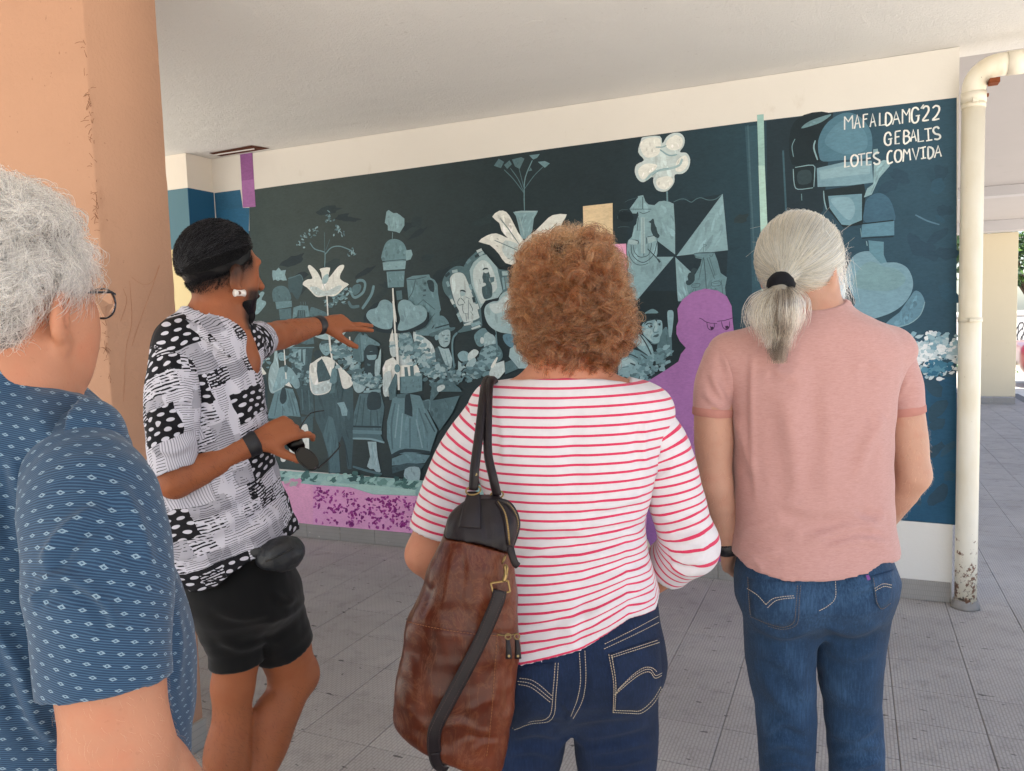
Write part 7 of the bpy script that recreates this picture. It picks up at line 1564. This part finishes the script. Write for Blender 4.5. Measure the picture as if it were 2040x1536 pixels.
V, F = stitches([w_.drape(bvb, l, .0012, 6) for l in ([(887, 1070), (930, 1070), (970, 1080), (1010, 1095)], [(813, 1239), (860, 1250), (920, 1260), (980, 1266), (1032, 1262)], [(990, 1265), (986, 1330), (981, 1400), (974, 1470), (968, 1510)])], .0006, .004, .002); tag(mesh('stitching', w_.wld(V), F, m_tst, bag), kind='stuff')
def bag_tube(name, pts, r, mat, k=8, flat=1., n=6, side=None):
    V, F = tube_vf(smooth_path(np.array(pts), n) if len(pts) > 2 else np.array(pts), r, k, flat, side); return mesh(name, w_.wld(V), F, mat, bag, True)
# rolled handles over the shoulder
h1 = [bp_(943, 975, -.012), bp_(946, 930, -.01), bp_(955, 860, .03), bp_(962, 800, .075), bp_(966, 770, .115), bp_(972, 756, .16), bp_(980, 768, .215), bp_(985, 820, .27), bp_(990, 880, .28)]
h2 = [bp_(990, 985, .01), bp_(982, 950, .0), bp_(972, 900, .02), bp_(972, 830, .055), bp_(974, 775, .10), bp_(979, 757, .15), bp_(987, 768, .21), bp_(992, 820, .27), bp_(996, 880, .28)]
bag_tube('handle', h1, .0088, m_lea2, 12); bag_tube('handle', h2, .0085, m_lea2, 12)
bag_tube('handle_tab', [bp_(936, 1052, -.046), bp_(939, 1020, -.036), bp_(942, 996, -.022), bp_(943, 980, -.013)], [*np.linspace(.021, .011, 19)], m_lea2, 10, .22, 6, np.array([1., 0, 0]))
def ring_(c_, r, a, b, name='ring', tr=.0018, mat=None, k=22):
    a, b = np.array(a, float), np.array(b, float); V, F = tube_vf([np.array(c_)+r*(a*math.cos(t_)+b*math.sin(t_)) for t_ in np.linspace(0, 2*math.pi, k)], tr, 6); mesh(name, w_.wld(V), F, mat or m_brass, bag, True)
ring_(bp_(943, 977, -.016), .0135, (1, 0, .1), (0, .25, .55)); ring_(bp_(990, 986, .008), .012, (1, 0, .1), (0, .25, .55))
V, F = tube_vf([bp_(948, 945, -.021), bp_(948, 945, -.018)], [.0028, .0028], 10); mesh('rivet', w_.wld(V), F, m_brass, bag)
# zip round the mouth of the bag: two toothed tapes and the dark opening
m_dark = plain('lining_black', '08080a', .9, .1, 40, 0)
zl_ = w_.drape(bvt, [(990, 1000), (1004, 1022), (1010, 1050), (1013, 1085)], .0015, 8); zr_ = [bp_(992, 998, -.01), bp_(1012, 1004, -.008), bp_(1027, 1026, -.005), bp_(1030, 1050, -.006), bp_(1022, 1078, -.016), bp_(1016, 1090, -.024)]
teeth = []
for P in (zl_, smooth_path(np.array(zr_), 6)):
    if len(P) < 3: continue
    L = np.r_[0, np.cumsum(np.linalg.norm(np.diff(P, axis=0), axis=1))]
    for s_ in np.arange(0, L[-1], .0032):
        c_ = np.array([np.interp(s_, L, P[:, i]) for i in range(3)]); v_, f_ = box_vf(c_-[.0026, .002, .0009], c_+[.0026, .002, .0009]); teeth.append((v_, f_))
V, F = join(teeth); tag(mesh('zip_teeth', w_.wld(V), F, m_brass, bag), kind='stuff')
bag_tube('zip_tape', zr_, .006, m_lea2, 8, .4)
ga = smooth_path(np.array(zl_), 1); 
bag_tube('zip_tape', [p+np.array([-.004, 0, 0]) for p in zl_[::3]], .005, m_lea2, 8, .4, 3)
bag_tube('zip_pull', [bp_(1016, 1088, -.062), bp_(1020, 1105, -.066), bp_(1026, 1122, -.066), bp_(1033, 1128, -.064)], [.004]+[.0066]*17+[.004], m_lea2, 8, .35)
# strap with clasp and buckle, running down and under the bag
ring_(bp_(1004, 1114, -.066), .008, (.5, 0, .9), (0, 1, 0), tr=.0014)
bag_tube('clasp', [bp_(1006, 1126, -.068), bp_(1008, 1142, -.070), bp_(1004, 1158, -.071)], [*np.linspace(.0035, .0045, 13)], m_brass, 8)
bag_tube('hook', [bp_(1006, 1124, -.070), bp_(1011, 1130, -.072), bp_(1010, 1145, -.073)], .0016, m_brass, 6)
bk = bp_(997, 1170, -.072); c4 = [bk+np.array(d_) for d_ in ((-.017, 0, .008), (.014, 0, .012), (.017, 0, -.008), (-.012, 0, -.014))]; V, F = join([tube_vf([c4[i], c4[(i+1) % 4]], .0019, 6) for i in range(4)]); mesh('buckle', w_.wld(V), F, m_brass, bag)
st = [bp_(996, 1176, -.074), bp_(990, 1200, -.076), bp_(960, 1270, -.080), bp_(925, 1340, -.083), bp_(890, 1405, -.084), bp_(868, 1450, -.083), bp_(864, 1480, -.078), bp_(868, 1508, -.06), bp_(874, 1524, -.03), bp_(880, 1528, .02)]
bag_tube('strap', st, .0125, m_lea2, 10, .16, 6, np.array([.93, 0, .36]))
stn = smooth_path(np.array(st), 6); V, F = stitches([stn[:44]+np.array([-.0098, -.0022, -.0038]), stn[:44]+np.array([.0098, -.0022, .0038])], .0005, .003, .0018); tag(mesh('strap_stitching', w_.wld(V), F, plain('thread_dark', '4a3a38', .8, .1, 60, 0), bag), kind='stuff')
bag_tube('strap_tip', [bp_(866, 1500, -.07), bp_(868, 1515, -.066), bp_(876, 1530, -.06), bp_(890, 1534, -.055)], .010, m_lea2, 8, .2)
for x in (1013, 1031):
    bag_tube('zip_pull', [bp_(x-2, 1272, -.070 if x < 1020 else -.05), bp_(x, 1290, -.074 if x < 1020 else -.055), bp_(x+1, 1312, -.074 if x < 1020 else -.055)], [*np.linspace(.0035, .0062, 13)], m_lea2, 8, .4)
    ring_(bp_(x-1, 1268, -.070 if x < 1020 else -.05), .005, (1, 0, 0), (0, .3, .9), tr=.0013)
    V, F = tube_vf([bp_(x+1, 1307, -.078 if x < 1020 else -.06), bp_(x+1, 1307, -.0755 if x < 1020 else -.057)], [.0024]*2, 8); mesh('rivet', w_.wld(V), F, m_brass, bag)
zp_ = w_.drape(bvb, [(990, 1264), (1005, 1266), (1028, 1263)], .0012, 6); bag_tube('zip_line', list(zp_), .0014, m_brass, 6, 1., 1)

# ================================================================ RED CAR at the kerb, far right
cx0 = on_y(2035, 768, 17.6)[0]
car = empty('parked_car', (cx0+1.0, 18.4, -.03), 'red car whose rounded corner shows at the right frame edge', 'car')
m_red = plain('car_red', '6a1014', .3, .08, 5, 0, 0, Coat_Weight=.6); m_tyre = plain('tyre', '16161a', .85, .2, 40, .4); m_win = plain('car_glass', '12181c', .08, .05, 5, 0); m_rim = plain('rim', '8a8c90', .35, .1, 30, 0, .9)
def car_f(P):
    d = smin(np.maximum(np.abs(P-np.array([cx0+1.9, 18.4, .55], f32))-np.array([1.7, .62, .10], f32), 0).__pow__(2).sum(1)**.5-.22, np.maximum(np.abs(P-np.array([cx0+2.1, 18.4, 1.05], f32))-np.array([.85, .45, .16], f32), 0).__pow__(2).sum(1)**.5-.2, .25)
    for wx in (.62, 3.2):
        c_ = np.stack([P[:, 0]-(cx0+wx), P[:, 2]-.28], 1); d = np.maximum(d, -(np.linalg.norm(c_, axis=1)-.36))
    return d
V, Q = surface(car_f, (cx0-.2, 17.3, -.1), (cx0+4.2, 19.5, 1.6), .05); mesh('body', V, Q, m_red, car, True)
for wx in (.62, 3.2):
    for wy in (17.66, 19.12):
        V, F = tube_vf([(cx0+wx, wy-.09, .28), (cx0+wx, wy-.07, .28), (cx0+wx, wy+.07, .28), (cx0+wx, wy+.09, .28)], [.26, .31, .31, .26], 24); wh = mesh('wheel', V, F, m_tyre, car, True)
        V, F = tube_vf([(cx0+wx, wy-.097, .28), (cx0+wx, wy+.097, .28)], .19, 20); mesh('rim', V, F, m_rim, wh)
for xa, xb in ((1.35, 2.05), (2.12, 2.85)): box('window', (cx0+xa, 17.735, .97), (cx0+xb, 17.76, 1.24), m_win, car, .01)
box('headlight', (cx0+.0, 17.70, .56), (cx0+.05, 17.95, .70), plain('lamp_glass', 'c9c9c4', .1, .05, 5, 0), car, .01)
